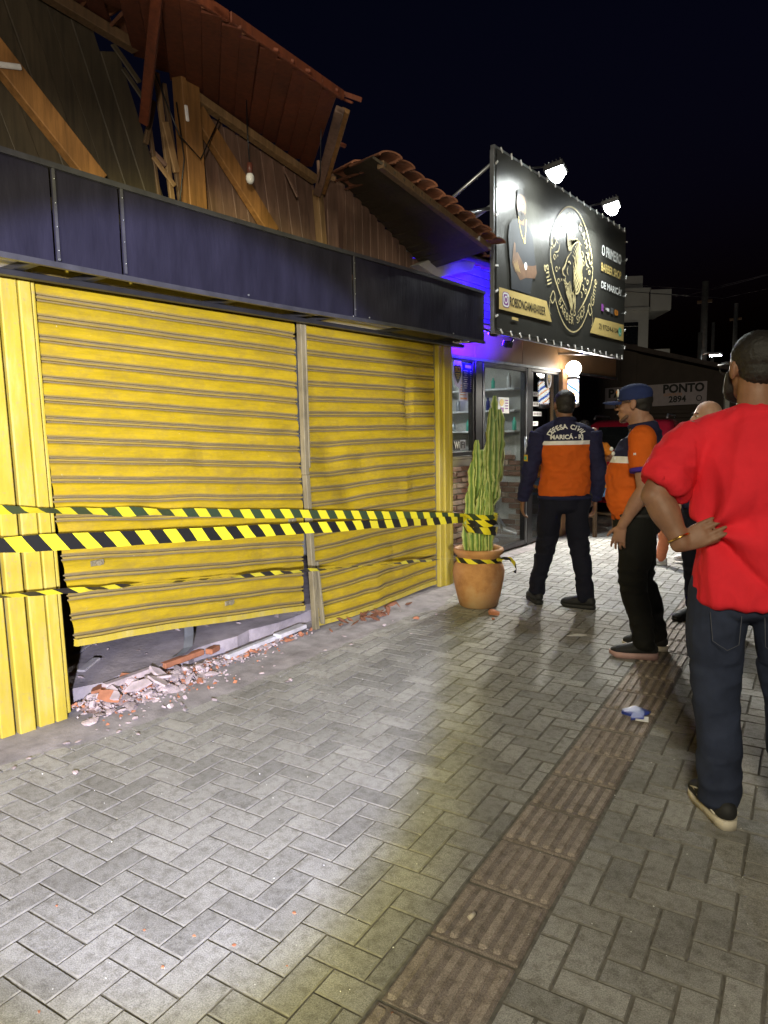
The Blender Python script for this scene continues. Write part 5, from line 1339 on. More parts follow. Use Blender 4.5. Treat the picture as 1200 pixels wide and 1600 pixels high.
# ------------------------------------------------------------------ people
def vec(*a): return Vector(a)
class Vol:
    """closed tubes and balls merged into one skin by a voxel remesh"""
    def __init__(s): s.b = MB()
    def chain(s, pts, rad, side=(1, 0, 0), n=18, sub=5, cap=1.0):
        P = [Vector(p) for p in pts]; Rr = [(r, r) if not isinstance(r, tuple) else r for r in rad]; m = len(P); C_ = []
        for i in range(m - 1):
            p0, p1, p2, p3 = P[max(i - 1, 0)], P[i], P[i + 1], P[min(i + 2, m - 1)]
            for k in range(sub):
                f = k / sub
                c = 0.5 * ((2 * p1) + (p2 - p0) * f + (2 * p0 - 5 * p1 + 4 * p2 - p3) * f * f + (3 * p1 - p0 - 3 * p2 + p3) * f ** 3)
                g = f * f * (3 - 2 * f)
                C_.append((c, Rr[i][0] * (1 - g) + Rr[i + 1][0] * g, Rr[i][1] * (1 - g) + Rr[i + 1][1] * g))
        C_.append((P[-1], *Rr[-1]))
        t0 = (C_[1][0] - C_[0][0]).normalized(); t1 = (C_[-1][0] - C_[-2][0]).normalized()
        pre = [(C_[0][0] - t0 * min(C_[0][1], C_[0][2]) * math.sin(a) * cap, C_[0][1] * math.cos(a), C_[0][2] * math.cos(a)) for a in (1.45, 1.1, 0.7, 0.35)]
        post = [(C_[-1][0] + t1 * min(C_[-1][1], C_[-1][2]) * math.sin(a) * cap, C_[-1][1] * math.cos(a), C_[-1][2] * math.cos(a)) for a in (0.35, 0.7, 1.1, 1.45)]
        if cap > 0: C_ = pre + C_ + post
        rows = []; N = len(C_); prevx = None
        for i, (c, rx_, ry_) in enumerate(C_):
            t = (C_[min(i + 1, N - 1)][0] - C_[max(i - 1, 0)][0]).normalized()
            x = Vector(side) if prevx is None else prevx
            x = x - t * x.dot(t)
            if x.length < 1e-3: x = t.orthogonal()
            x.normalize(); prevx = x; y = t.cross(x)
            rows.append(s.b.add([c + x * (math.cos(2 * math.pi * j / n) * rx_) + y * (math.sin(2 * math.pi * j / n) * ry_) for j in range(n)]))
        for i in range(N - 1):
            for j in range(n): s.b.face((rows[i] + j, rows[i] + (j + 1) % n, rows[i + 1] + (j + 1) % n, rows[i + 1] + j))
        s.b.face([rows[0] + j for j in range(n)][::-1]); s.b.face([rows[-1] + j for j in range(n)])
        return s
    def ball(s, c, r, rot=None, n=20): s.b.ball(c, r, n, 0, rot); return s
    def build(s, name, mats, parent, vox=0.008, smooth=5, fold=None):
        me = s.b.mesh(name, mats); fixn(me)
        o = bpy.data.objects.new('tmp', me); COL.objects.link(o)
        m_ = o.modifiers.new('r', 'REMESH'); m_.mode = 'VOXEL'; m_.voxel_size = vox; m_.adaptivity = 0
        if smooth:
            q = o.modifiers.new('s', 'SMOOTH'); q.factor = 0.5; q.iterations = smooth
        dg = bpy.context.evaluated_depsgraph_get(); dg.update()
        out = bpy.data.meshes.new_from_object(o.evaluated_get(dg)); out.name = name
        bpy.data.objects.remove(o); bpy.data.meshes.remove(me)
        if fold:
            nv = len(out.vertices); co = np.empty(nv * 3, 'f'); no = np.empty(nv * 3, 'f')
            out.vertices.foreach_get('co', co); out.vertices.foreach_get('normal', no)
            co = co.reshape(-1, 3); no = no.reshape(-1, 3)
            d = np.array([fold(Vector(c)) for c in co.tolist()], 'f')
            co = co + no * d[:, None]; out.vertices.foreach_set('co', co.ravel()); out.update()
        out.polygons.foreach_set('use_smooth', [True] * len(out.polygons))
        if not out.materials:
            for m2 in (mats if isinstance(mats, list) else [mats]): out.materials.append(m2)
        return link(name, out, parent)

def ridge(p, sx_, sy_, sz_, seed):
    v = noise.noise(Vector((p.x * sx_, p.y * sy_, p.z * sz_ + seed)))
    return (1 - abs(v) * 2.2)
def folds(amp, sx_=9, sy_=9, sz_=5, seed=0.0):
    def f(p):
        return amp * (0.55 * ridge(p, sx_, sy_, sz_, seed) + 0.6 * noise.noise(Vector((p.x * 5, p.y * 5, p.z * 4 + seed))) + 0.3 * ridge(p, sx_ * 2.1, sy_ * 2.1, sz_ * 2.4, seed + 9) - 0.3)
    return f

def hand(V, wrist, dirv, palm_n, thumb_s, L=0.185, curl=0.5, spread=0.22, tk=0.72):
    """wrist: joint; dirv: along the hand; palm_n: out of the palm; thumb_s: towards the thumb side"""
    w = Vector(wrist); d = Vector(dirv).normalized(); pn = Vector(palm_n); pn = (pn - d * pn.dot(d)).normalized(); s_ = d.cross(pn)
    if s_.dot(Vector(thumb_s)) < 0: s_ = -s_
    pl = L * 0.50
    V.chain([w - d * 0.02, w + d * pl * 0.35, w + d * pl * 0.8, w + d * pl], [(0.026, 0.019), (0.034, 0.016), (0.041, 0.014), (0.039, 0.012)], side=s_)
    for k, (off, fl) in enumerate(((0.033, 0.86), (0.0115, 1.0), (-0.0115, 0.93), (-0.033, 0.72))):
        fl *= L * 0.50; p = w + d * pl * 0.93 + s_ * off; dd = (d + s_ * off * spread * 20).normalized(); pts = [p - dd * 0.02, p]; rr = [0.0088, 0.0092]; a_ = 0.0
        for q, seg in enumerate((0.45, 0.32, 0.23)):
            a_ += curl * (0.75 if q == 0 else 1.0) * (1 + 0.08 * k)
            p = p + (dd * math.cos(a_) + pn * math.sin(a_)) * fl * seg; pts.append(p); rr.append((0.0084, 0.0077, 0.0066)[q])
        V.chain(pts, rr, side=s_, n=12, sub=3)
    p = w + d * pl * 0.22 + s_ * 0.022; td = (d * (1.2 - 0.8 * tk) + s_ * tk + pn * 0.25).normalized()
    V.chain([p - td * 0.012, p + td * 0.030, p + td * 0.058 + d * 0.006 + pn * 0.008 * curl, p + td * 0.076 + d * 0.020 + pn * 0.014 * curl], [0.014, 0.0125, 0.0105, 0.008], n=12, sub=3)

def head(V, c, rot, neck_to, k=1.0, fat=1.0, neck_r=0.056):
    """c: centre of the head, rot: 3x3 (face looks along +Y)"""
    H = lambda x, y, z: c + rot @ Vector((x * k * fat, y * k, z * k))
    B_ = lambda p, r: V.ball(H(*p), (r[0] * k * fat, r[1] * k, r[2] * k), rot)
    B_((0, -0.014, 0.030), (0.075, 0.094, 0.086)); B_((0, 0.020, -0.022), (0.064, 0.070, 0.078)); B_((0, 0.034, -0.070), (0.050, 0.055, 0.042))
    B_((0, 0.070, -0.098), (0.024, 0.020, 0.017)); B_((0, 0.074, 0.026), (0.050, 0.016, 0.012))
    for s_ in (-1, 1):
        B_((s_ * 0.040, 0.056, -0.026), (0.022, 0.022, 0.020)); B_((s_ * 0.075, -0.012, -0.008), (0.010, 0.019, 0.031)); B_((s_ * 0.080, -0.018, -0.002), (0.007, 0.017, 0.027))
    V.chain([H(0, 0.080, 0.018), H(0, 0.096, -0.008), H(0, 0.104, -0.022)], [0.009 * k, 0.012 * k, 0.014 * k], n=12, sub=3)
    for s_ in (-1, 1): B_((s_ * 0.012, 0.092, -0.024), (0.009, 0.010, 0.008))
    B_((0, 0.084, -0.052), (0.024, 0.012, 0.008)); B_((0, 0.082, -0.064), (0.021, 0.012, 0.008))
    V.chain([H(0, -0.028, -0.03), H(0, -0.030, -0.09), Vector(neck_to)], [neck_r, neck_r * 1.0, neck_r * 1.25])
    return H
def eyes(root, H, rot, k=1.0):
    b = MB()
    for s_ in (-1, 1): b.ball(H(s_ * 0.030, 0.074, 0.006), (0.0125 * k, 0.010 * k, 0.0065 * k), 12, 0, rot); b.ball(H(s_ * 0.030, 0.082, 0.006), 0.0055 * k, 8, 1)
    obj('eyes', b, [M['eyewhite'], M['eyedark']], root, fix=False)
    b = MB()
    for s_ in (-1, 1): b.tube([H(s_ * 0.012, 0.091, 0.024), H(s_ * 0.030, 0.087, 0.030), H(s_ * 0.050, 0.072, 0.024)], [0.003 * k, 0.0045 * k, 0.002 * k], 6)
    obj('eyebrows', b, M['hair'], root, fix=False)
    b = MB(); b.tube([H(-0.024, 0.088, -0.057), H(-0.01, 0.095, -0.0555), H(0.01, 0.095, -0.0555), H(0.024, 0.088, -0.057)], [0.003 * k, 0.005 * k, 0.005 * k, 0.003 * k], 8)
    obj('lips', b, M['lips'], root, fix=False)
def shoe(root, ankle, toe_dir, mats, L=0.285, sole_t=0.032, tilt=0.0, stripe=None):
    """heel under the ankle, sole on the ground"""
    a = Vector(ankle); d = Vector(toe_dir); d.z = 0; d.normalize(); s_ = d.cross(Vector((0, 0, 1)))
    O_ = Vector((a.x, a.y, a.z)) - d * 0.075
    P = lambda l, w, h: O_ + d * l + s_ * w + Vector((0, 0, h + tilt * l))
    V = Vol()
    V.chain([P(0.03, 0, 0.062), P(0.10, 0, 0.064), P(0.17, 0, 0.052), P(0.235, 0, 0.044), P(0.258, 0, 0.040)], [(0.038, 0.042), (0.043, 0.048), (0.048, 0.040), (0.046, 0.031), (0.034, 0.022)], side=s_)
    V.chain([P(0.035, 0, 0.06), P(0.075, 0, 0.105)], [0.036, 0.042])
    sh = V.build('shoe', M[mats[0]], root, 0.006, 4)
    b = MB(); out = []
    prof = [(-0.008, 0.0), (-0.003, 0.022), (0.02, 0.036), (0.06, 0.040), (0.12, 0.039), (0.19, 0.048), (0.24, 0.043), (0.272, 0.026), (0.286, 0.0)]
    ol = [(l, w) for l, w in prof] + [(l, -w) for l, w in prof[-2:0:-1]]
    k0 = b.add([P(l, w, 0.002 + (0.014 if l > 0.25 else 0)) for l, w in ol]); k1 = b.add([P(l, w * 1.04, sole_t + (0.004 if l > 0.25 else 0.0) + (0.006 if l < 0.03 else 0)) for l, w in ol]); n = len(ol)
    b.face([k0 + i for i in range(n)][::-1]); b.face([k1 + i for i in range(n)])
    for i in range(n): b.face((k0 + i, k0 + (i + 1) % n, k1 + (i + 1) % n, k1 + i), 0, True)
    obj('sole', b, M[mats[1]], sh)
    b = MB()
    for q in range(4): b.tube([P(0.125 + q * 0.022, -0.02, 0.086 - q * 0.006), P(0.128 + q * 0.022, 0, 0.096 - q * 0.007), P(0.125 + q * 0.022, 0.02, 0.086 - q * 0.006)], 0.004, 6)
    obj('laces', b, M[mats[0]], sh, fix=False)
    if stripe:
        b = MB()
        for sd in (-1, 1): b.tube([P(0.03, sd * 0.043, 0.05), P(0.09, sd * 0.046, 0.058), P(0.15, sd * 0.045, 0.05), P(0.20, sd * 0.042, 0.062)], 0.003, 6); b.tube([P(0.16, sd * 0.044, 0.078), P(0.235, sd * 0.040, 0.050)], 0.003, 6)
        obj('stripe', b, M[stripe], sh, fix=False)
    return sh
def rotm(yaw=0, pitch=0, roll=0): return (Matrix.Rotation(yaw, 3, 'Z') @ Matrix.Rotation(pitch, 3, 'X') @ Matrix.Rotation(roll, 3, 'Y'))
def legs_vol(hipw, pelvis_z, pts_l, pts_r, rad, belly=(0.165, 0.125), cy=0.0):
    V = Vol()
    V.chain([(0, cy, pelvis_z + 0.07), (0, cy, pelvis_z + 0.0), (0, cy - 0.005, pelvis_z - 0.07)], [(belly[0] * 0.98, belly[1]), (belly[0], belly[1]), (belly[0] * 0.88, belly[1] * 0.9)], n=28, cap=0.4)
    for P in (pts_l, pts_r): V.chain(P, rad, n=20)
    return V
def project_back(src_root, target_me, b, mats, name, parent, dy=1.0, off=0.004):
    """lay flat lettering (x, z at y=0) on the back (towards -Y) of a garment"""
    bt = BVHTree.FromPolygons([v.co for v in target_me.vertices], [tuple(p.vertices) for p in target_me.polygons])
    vs = []
    for v in b.v:
        hit = bt.ray_cast(Vector((v[0], -0.8, v[2])), Vector((0, 1, 0)))
        y = hit[0].y - off if hit[0] is not None else -0.1
        vs.append((v[0], y, v[2]))
    b.v = vs
    return obj(name, b, mats, parent, fix=False)
def band_mat(name, stops, rough=0.85, axis='Z'):
    """cloth in horizontal colour blocks: stops = [(z, colour), ...] upward, metres in the garment's own frame"""
    t = NT(name); sep = t.n('ShaderNodeSeparateXYZ'); co = t.coord(); t.l(co, sep.inputs[0])
    z = sep.outputs['Z']; z = t.math('ADD', z, t.math('MULTIPLY', t.math('SUBTRACT', t.noise(co, 3.0, 2), 0.5), 0.012))
    f = t.math('DIVIDE', z, 2.0); col = t.ramp(f, [(p / 2.0, c) for p, c in stops], 'CONSTANT')
    v_ = t.noise(co, 7, 4); col = t.mix(1.0, col, t.ramp(v_, [(0.3, (0.86, 0.86, 0.86)), (0.7, (1.1, 1.1, 1.1))]), 'MULTIPLY')
    t.color(col); t.rough(rough); t.b.inputs['Specular IOR Level'].default_value = 0.25
    w_ = t.noise(t.mapping(co, (1, 1, 0.5)), 12, 3, 0.5); g = t.noise(co, 400, 2)
    t.bump(t.math('ADD', w_, t.math('MULTIPLY', g, 0.08)), 0.5, 0.012); return t.m
ORG, NAV, REF = (0.62, 0.115, 0.012), (0.020, 0.021, 0.060), (0.86, 0.86, 0.87)

# ---- man in the red shirt, seen from behind, hand on hip
P1 = thing('person', 'man in a red T-shirt and dark jeans seen from behind, hand on his hip', 'person', (-0.445, 2.735, 0.0), 0.30)
V = Vol(); hc = vec(-0.012, 0.035, 1.642); hr = rotm(0.35, 0.02, 0)
H1 = head(V, hc, hr, (0, -0.03, 1.42), 1.02, 1.02, 0.062)
V.chain([(0, 0, 0.95), (0, -0.005, 1.15), (0, -0.015, 1.33), (0, -0.02, 1.44)], [(0.14, 0.10), (0.14, 0.105), (0.165, 0.105), (0.10, 0.07)], n=24)
LS, LE, LW = vec(-0.20, -0.015, 1.41), vec(-0.325, -0.110, 1.212), vec(-0.236, -0.150, 1.046)
RS, RE, RW = vec(0.195, -0.015, 1.41), vec(0.29, -0.05, 1.12), vec(0.27, 0.05, 0.90)
V.chain([LS, LS.lerp(LE, 0.5), LE], [0.056, 0.056, 0.047], n=18); V.chain([LE, LE.lerp(LW, 0.35), LE.lerp(LW, 0.8), LW], [0.047, 0.052, 0.036, 0.031], n=18); V.ball(LE + vec(-0.008, -0.012, -0.008), 0.041)
V.chain([RS, RS.lerp(RE, 0.5), RE], [0.054, 0.052, 0.042], n=18); V.chain([RE, RE.lerp(RW, 0.35), RW], [0.042, 0.045, 0.03], n=18)
hand(V, LW, (0.86, 0.06, 0.46), (0.25, 0.93, -0.1), (0, 0, -1), 0.155, 0.06, 0.0, 0.25); hand(V, RW, (0, 0.1, -1), (-1, 0, 0), (0, 1, 0), 0.185, 0.4)
for L_ in ([(-0.095, 0.0, 0.86), (-0.105, 0.008, 0.68), (-0.098, 0.012, 0.50), (-0.085, -0.012, 0.30), (-0.075, -0.02, 0.10)], [(0.095, 0.0, 0.86), (0.120, 0.02, 0.68), (0.140, 0.04, 0.50), (0.160, 0.05, 0.30), (0.18, 0.06, 0.10)]): V.chain([(0, 0, 0.95)] + L_, [0.09, 0.075, 0.062, 0.05, 0.042, 0.036])
V.build('body', M['skinbrown'], P1, 0.005, 4)
V = Vol(); V.ball(hc + hr @ vec(0, -0.026, 0.040), (0.083, 0.096, 0.086), hr, 28); V.ball(hc + hr @ vec(0, -0.048, -0.006), (0.070, 0.066, 0.066), hr, 24)
V.build('hair', M['hair'], P1, 0.006, 3, lambda p: 0.004 * noise.noise(p * 190))
V = Vol()
for s_ in (-1, 1): V.chain([hc + hr @ vec(s_ * 0.070, 0.030, -0.02), hc + hr @ vec(s_ * 0.060, 0.050, -0.075)], [0.014, 0.02], n=12)
V.chain([hc + hr @ vec(-0.05, 0.060, -0.09), hc + hr @ vec(0, 0.085, -0.105), hc + hr @ vec(0.05, 0.060, -0.09)], [0.020, 0.020, 0.020], n=12); V.build('beard', M['hair'], P1, 0.006, 3)
b = MB()
for s_ in (-1, 1): b.tube([hc + hr @ vec(s_ * 0.084, -0.03, 0.010), hc + hr @ vec(s_ * 0.083, 0.02, 0.018), hc + hr @ vec(s_ * 0.078, 0.098, 0.018)], 0.0028, 6)
for s_ in (-1, 1): b.tube([hc + hr @ vec(s_ * (0.040 + 0.030 * math.cos(a_)), 0.103, 0.006 + 0.024 * math.sin(a_)) for a_ in [2 * math.pi * j / 14 for j in range(15)]], 0.0025, 6)
obj('glasses', b, M['steel'], P1, fix=False)
# T-shirt
V = Vol()
V.chain([(0.01, 0.0, 0.835), (0.008, -0.002, 0.95), (0.003, -0.005, 1.08), (0, -0.015, 1.22), (0, -0.025, 1.34), (0, -0.025, 1.425), (0, -0.02, 1.475)], [(0.192, 0.150), (0.186, 0.146), (0.176, 0.140), (0.190, 0.138), (0.205, 0.130), (0.165, 0.100), (0.080, 0.070)], n=40, cap=0.12)
V.chain([(-0.20, -0.02, 1.395), (0, -0.025, 1.445), (0.20, -0.02, 1.395)], [(0.066, 0.066), (0.078, 0.076), (0.066, 0.066)], side=(0, 1, 0), n=24)
sd = (LE - LS).normalized()
V.chain([LS + vec(0.02, 0, 0.0), LS + sd * 0.10, LS + sd * 0.215], [0.074, 0.078, 0.080], n=26, cap=0.08)
sd2 = (RE - RS).normalized(); V.chain([RS + vec(-0.02, 0, 0.0), RS + sd2 * 0.10, RS + sd2 * 0.215], [0.074, 0.078, 0.080], n=26, cap=0.08)
def shirt_fold(p):
    d = 0.006 * noise.noise(Vector((p.x * 6, p.y * 6, p.z * 3 + 2)))
    # drapes hanging from the shoulder blades and creases pulled in by the hand
    d += 0.016 * max(0, ridge(p, 10, 3, 1.6, 4.0)) * (0.3 + 0.7 * min(1, max(0, (1.35 - p.z) * 3)))
    hx, hz = p.x + 0.14, p.z - 1.085
    if p.y < 0.06:
        r_ = math.hypot(hx, hz); a_ = math.atan2(hz, hx)
        if r_ < 0.5:
            k_ = math.exp(-((r_ - 0.08) / 0.19) ** 2) if r_ > 0.08 else 1.0
            d += 0.017 * k_ * math.cos(a_ * 5.2 + 0.9 + 2 * r_) - 0.006 * math.exp(-(r_ / 0.05) ** 2)
    d += 0.005 * ridge(p, 15, 15, 8, 1.0)
    q_ = p.z - (1.06 - 0.95 * (p.x + 0.13)); d -= 0.016 * math.exp(-(q_ / 0.022) ** 2) * (1 if -0.14 < p.x < 0.16 and p.y < 0 else 0)
    if p.x < -0.20: d += 0.006 * ridge(p, 14, 14, 22, 7.0)
    return d
V.build('t_shirt', M['redshirt'], P1, 0.007, 4, shirt_fold)
b = MB(); b.tube([(0.077 * math.cos(a_), -0.024 + 0.067 * math.sin(a_), 1.478 + 0.012 * -math.sin(a_)) for a_ in [2 * math.pi * j / 28 for j in range(29)]], 0.007, 8, caps=False); obj('collar', b, M['redshirt'], P1, fix=False)
lt = [(-0.095, 0.0, 0.86), (-0.105, 0.008, 0.68), (-0.098, 0.012, 0.50), (-0.085, -0.012, 0.30), (-0.075, -0.02, 0.10)]
rt = [(0.095, 0.0, 0.86), (0.120, 0.02, 0.68), (0.140, 0.04, 0.50), (0.160, 0.05, 0.30), (0.18, 0.06, 0.10)]
V = legs_vol(0.09, 0.87, lt, rt, [0.108, 0.097, 0.084, 0.076, 0.074], (0.182, 0.134))
V.build('jeans', M['denim'], P1, 0.008, 4, lambda p: 0.009 * ridge(p, 9, 9, 14 if 0.42 < p.z < 0.6 or p.z < 0.25 else 6, 3.0) + 0.006 * noise.noise(p * 8) - 0.004)
b = MB()
for s_ in (-1, 1):
    b.tube([(s_ * 0.035 - 0.005, -0.139, 0.80), (s_ * 0.04 - 0.005, -0.142, 0.70), (s_ * 0.075 - 0.005, -0.137, 0.675), (s_ * 0.12 - 0.005, -0.118, 0.70), (s_ * 0.13 - 0.005, -0.108, 0.80)], 0.0013, 5)
obj('pocket_seam', b, M['seam'], P1, fix=False)
shoe(P1, (-0.072, -0.03, 0.0), (-0.38, 1.0, 0), ('shoeblack', 'sole'), 0.29, 0.034, stripe='sole'); shoe(P1, (0.18, 0.06, 0.0), (0.25, 1, 0), ('shoeblack', 'sole'), 0.29, 0.034)
b = MB(); wc = LE.lerp(LW, 0.90); wd = (LW - LE).normalized(); wx = wd.orthogonal().normalized(); wy = wd.cross(wx)
b.tube([wc + (wx * math.cos(a_) + wy * math.sin(a_)) * 0.037 for a_ in [2 * math.pi * j / 20 for j in range(21)]], 0.004, 8, caps=False)
obj('bracelet', b, simple('gold_metal', (0.8, 0.5, 0.15), 0.25, metal=1.0), P1, fix=False)

# ---- man in cap and orange vest, seen from his left side
P2 = thing('person', 'man in navy cap and orange and navy vest standing sideways, arm hanging', 'person', (-1.38, 4.46, 0.0), 1.80)
V = Vol(); hc = vec(0, 0.035, 1.585); hr = rotm(-0.12, -0.06, 0)
H2 = head(V, hc, hr, (0, -0.02, 1.38), 1.0, 1.05, 0.062)
V.chain([(0, 0, 0.92), (0, 0.02, 1.12), (0, -0.005, 1.28), (0, -0.01, 1.38)], [(0.14, 0.11), (0.14, 0.13), (0.16, 0.11), (0.09, 0.07)], n=24)
V.chain([(0, -0.03, 1.47), (0, -0.02, 1.40)], [0.06, 0.07])
LS, LE, LW = vec(-0.205, -0.035, 1.355), vec(-0.250, -0.055, 1.075), vec(-0.245, 0.065, 0.855)
RS, RE, RW = vec(0.205, -0.035, 1.355), vec(0.245, -0.06, 1.08), vec(0.235, 0.03, 0.845)
for S_, E_, W_ in ((LS, LE, LW), (RS, RE, RW)):
    V.chain([S_, S_.lerp(E_, 0.5), E_], [0.055, 0.053, 0.043], n=18); V.chain([E_, E_.lerp(W_, 0.35), E_.lerp(W_, 0.8), W_], [0.043, 0.046, 0.033, 0.029], n=18)
hand(V, LW, (0.02, 0.22, -1), (0.9, -0.2, 0), (0.2, 1, 0), 0.185, 0.38); hand(V, RW, (0, 0.15, -1), (-1, 0, 0), (0, 1, 0), 0.185, 0.4)
for L_ in ([(-0.10, 0.0, 0.84), (-0.110, -0.005, 0.66), (-0.105, 0.01, 0.48), (-0.105, -0.04, 0.28), (-0.10, -0.07, 0.10)], [(0.09, 0.0, 0.84), (0.105, -0.02, 0.66), (0.11, -0.03, 0.48), (0.11, -0.09, 0.28), (0.11, -0.125, 0.10)]): V.chain([(0, 0, 0.95)] + L_, [0.09, 0.075, 0.062, 0.05, 0.042, 0.036])
V.build('body', M['skintan'], P2, 0.005, 4)
eyes(P2, H2, hr)
V = Vol(); V.ball(hc + hr @ vec(0, -0.026, 0.02), (0.082, 0.092, 0.072), hr, 24); V.ball(hc + hr @ vec(0, -0.046, -0.02), (0.066, 0.064, 0.05), hr, 24); V.build('hair', M['hair'], P2, 0.006, 3)
V = Vol(); V.chain([hc + hr @ vec(-0.058, 0.03, -0.075), hc + hr @ vec(-0.03, 0.068, -0.098), hc + hr @ vec(0.03, 0.068, -0.098), hc + hr @ vec(0.058, 0.03, -0.075)], [0.012] * 4, n=10); V.build('beard', simple('stubble', (0.13, 0.075, 0.055), 0.7), P2, 0.006, 3)
V = Vol(); V.ball(hc + hr @ vec(0, -0.012, 0.062), (0.089, 0.106, 0.062), hr, 30); V.chain([hc + hr @ vec(0, -0.012, 0.022), hc + hr @ vec(0, -0.012, 0.062)], [(0.088, 0.103), (0.088, 0.103)], side=hr @ vec(1, 0, 0), n=30, cap=0.05)
capo = V.build('cap', M['cap'], P2, 0.006, 4)
b = MB(); rows = []
for i in range(13):
    a_ = math.pi * (i / 12); x0, y0 = 0.082 * math.cos(a_), 0.050 + 0.040 * math.sin(a_); x1, y1 = 0.078 * math.cos(a_), 0.060 + 0.125 * math.sin(a_) ** 0.8
    z0, z1 = 0.030 - 0.012 * abs(math.cos(a_)), 0.014 - 0.022 * math.cos(a_) ** 2 + 0.012
    rows.append(b.add([hc + hr @ vec(x0, y0, z0), hc + hr @ vec(x1, y1, z1), hc + hr @ vec(x1, y1, z1 - 0.005), hc + hr @ vec(x0, y0, z0 - 0.005)]))
for i in range(12):
    for q in range(4): b.face((rows[i] + q, rows[i] + (q + 1) % 4, rows[i + 1] + (q + 1) % 4, rows[i + 1] + q), 0, True)
obj('bill', b, M['cap'], capo)
b = MB(); b.ball(hc + hr @ vec(-0.035, 0.083, 0.072), (0.022, 0.008, 0.026), 10, 0, rotm(-0.12 + 0.4, 0, 0)); b.ball(hc + hr @ vec(-0.036, 0.088, 0.078), (0.012, 0.007, 0.012), 8, 1, rotm(0.28, 0, 0)); obj('badge', b, [M['printwhite'], M['printorange']], capo, fix=False)
b = MB()
for s_ in (-1, 1):
    b.tube([hc + hr @ vec(s_ * 0.083, -0.03, 0.008), hc + hr @ vec(s_ * 0.082, 0.03, 0.014), hc + hr @ vec(s_ * 0.066, 0.098, 0.014)], 0.0028, 6)
    b.tube([hc + hr @ vec(s_ * (0.036 + 0.029 * math.cos(a_)), 0.104 - 0.010 * abs(math.cos(a_) + s_ * 0) , 0.003 + 0.022 * math.sin(a_)) for a_ in [2 * math.pi * j / 16 for j in range(17)]], 0.0028, 6)
b.tube([hc + hr @ vec(-0.010, 0.103, 0.006), hc + hr @ vec(0.010, 0.103, 0.006)], 0.0025, 6)
obj('glasses', b, M['steel'], P2, fix=False)
V = Vol()
V.chain([(0, 0.02, 0.905), (0, 0.045, 1.00), (0, 0.048, 1.10), (0, 0.015, 1.22), (0, -0.02, 1.32), (0, -0.03, 1.39), (0, -0.02, 1.45)], [(0.168, 0.128), (0.178, 0.142), (0.182, 0.144), (0.188, 0.142), (0.190, 0.132), (0.140, 0.105), (0.085, 0.082)], n=40, cap=0.15)
V.chain([(-0.19, -0.035, 1.345), (0, -0.035, 1.40), (0.19, -0.035, 1.345)], [0.062, 0.074, 0.062], side=(0, 1, 0), n=24)
VM = band_mat('vest_colour_blocks', [(0.0, ORG), (1.225, REF), (1.265, NAV)])
vest = V.build('vest', VM, P2, 0.0075, 4, folds(0.018, 8, 8, 10, 2.0))
b = MB(); b.tube([(0.072 * math.cos(a_), -0.018 + 0.072 * math.sin(a_), 1.455 - 0.012 * math.sin(a_)) for a_ in [2 * math.pi * j / 28 for j in range(29)]], 0.014, 8, caps=False); obj('collar', b, M['navy'], vest, fix=False)
for S_, E_ in ((LS, LE), (RS, RE)):
    d = (E_ - S_).normalized(); V = Vol(); V.chain([S_ * 1.0 + vec(-0.055 * (1 if S_.x > 0 else -1), 0, 0.03), S_ + vec(0, 0, 0.012), S_ + d * 0.08, S_ + d * 0.155], [0.070, 0.080, 0.083, 0.081], side=(0, 1, 0), n=28, cap=0.1)
    sl = V.build('sleeve', M['orange'], P2, 0.007, 3, folds(0.007, 10, 10, 9, 5.0))
    V = Vol(); V.chain([S_ + d * 0.157, S_ + d * 0.182], [0.081, 0.080], side=(0, 1, 0), n=28, cap=0.05); V.build('hem', M['purplehem'], sl, 0.007, 2)
b = MB(); text_mb(b, 'MARICÁ', 0.020, Matrix(((0, 0, -1, -0.292), (-1, 0, 0, -0.03), (0, 1, 0, 1.285), (0, 0, 0, 1))), 0, 0.02); obj('sleeve_lettering', b, M['printwhite'], vest, fix=False)
b = MB()
for q in range(3): b.ball((-0.10 - 0.01 * q, 0.150 - 0.012 * q, 1.31 - q * 0.028), (0.018, 0.012, 0.014), 8)
obj('chest_badge', b, M['printwhite'], vest, fix=False)
lt = [(-0.10, 0.0, 0.84), (-0.110, -0.005, 0.66), (-0.105, 0.01, 0.48), (-0.105, -0.04, 0.28), (-0.10, -0.07, 0.10)]
rt = [(0.09, 0.0, 0.84), (0.105, -0.02, 0.66), (0.11, -0.03, 0.48), (0.11, -0.09, 0.28), (0.11, -0.125, 0.10)]
V = legs_vol(0.09, 0.86, lt, rt, [0.106, 0.094, 0.078, 0.068, 0.062], (0.175, 0.140))
b = MB(); b.tube([(0.176 * math.cos(a_), 0.140 * math.sin(a_), 0.905) for a_ in [2 * math.pi * j / 32 for j in range(33)]], 0.013, 8, caps=False); obj('belt', b, M['rubber'], P2, fix=False)
V.build('trousers', M['blackpants'], P2, 0.008, 4, lambda p: 0.014 * ridge(p, 8, 8, 14 if p.z < 0.28 or 0.42 < p.z < 0.58 else 6, 6.0) + 0.005 * noise.noise(p * 8) - 0.003)
shoe(P2, (-0.10, -0.07, 0.0), (-0.06, 1, 0), ('shoeblack', 'solepink'), 0.29, 0.04); shoe(P2, (0.11, -0.12, 0.0), (0.2, 1, 0), ('shoeblack', 'sole'), 0.29, 0.03)

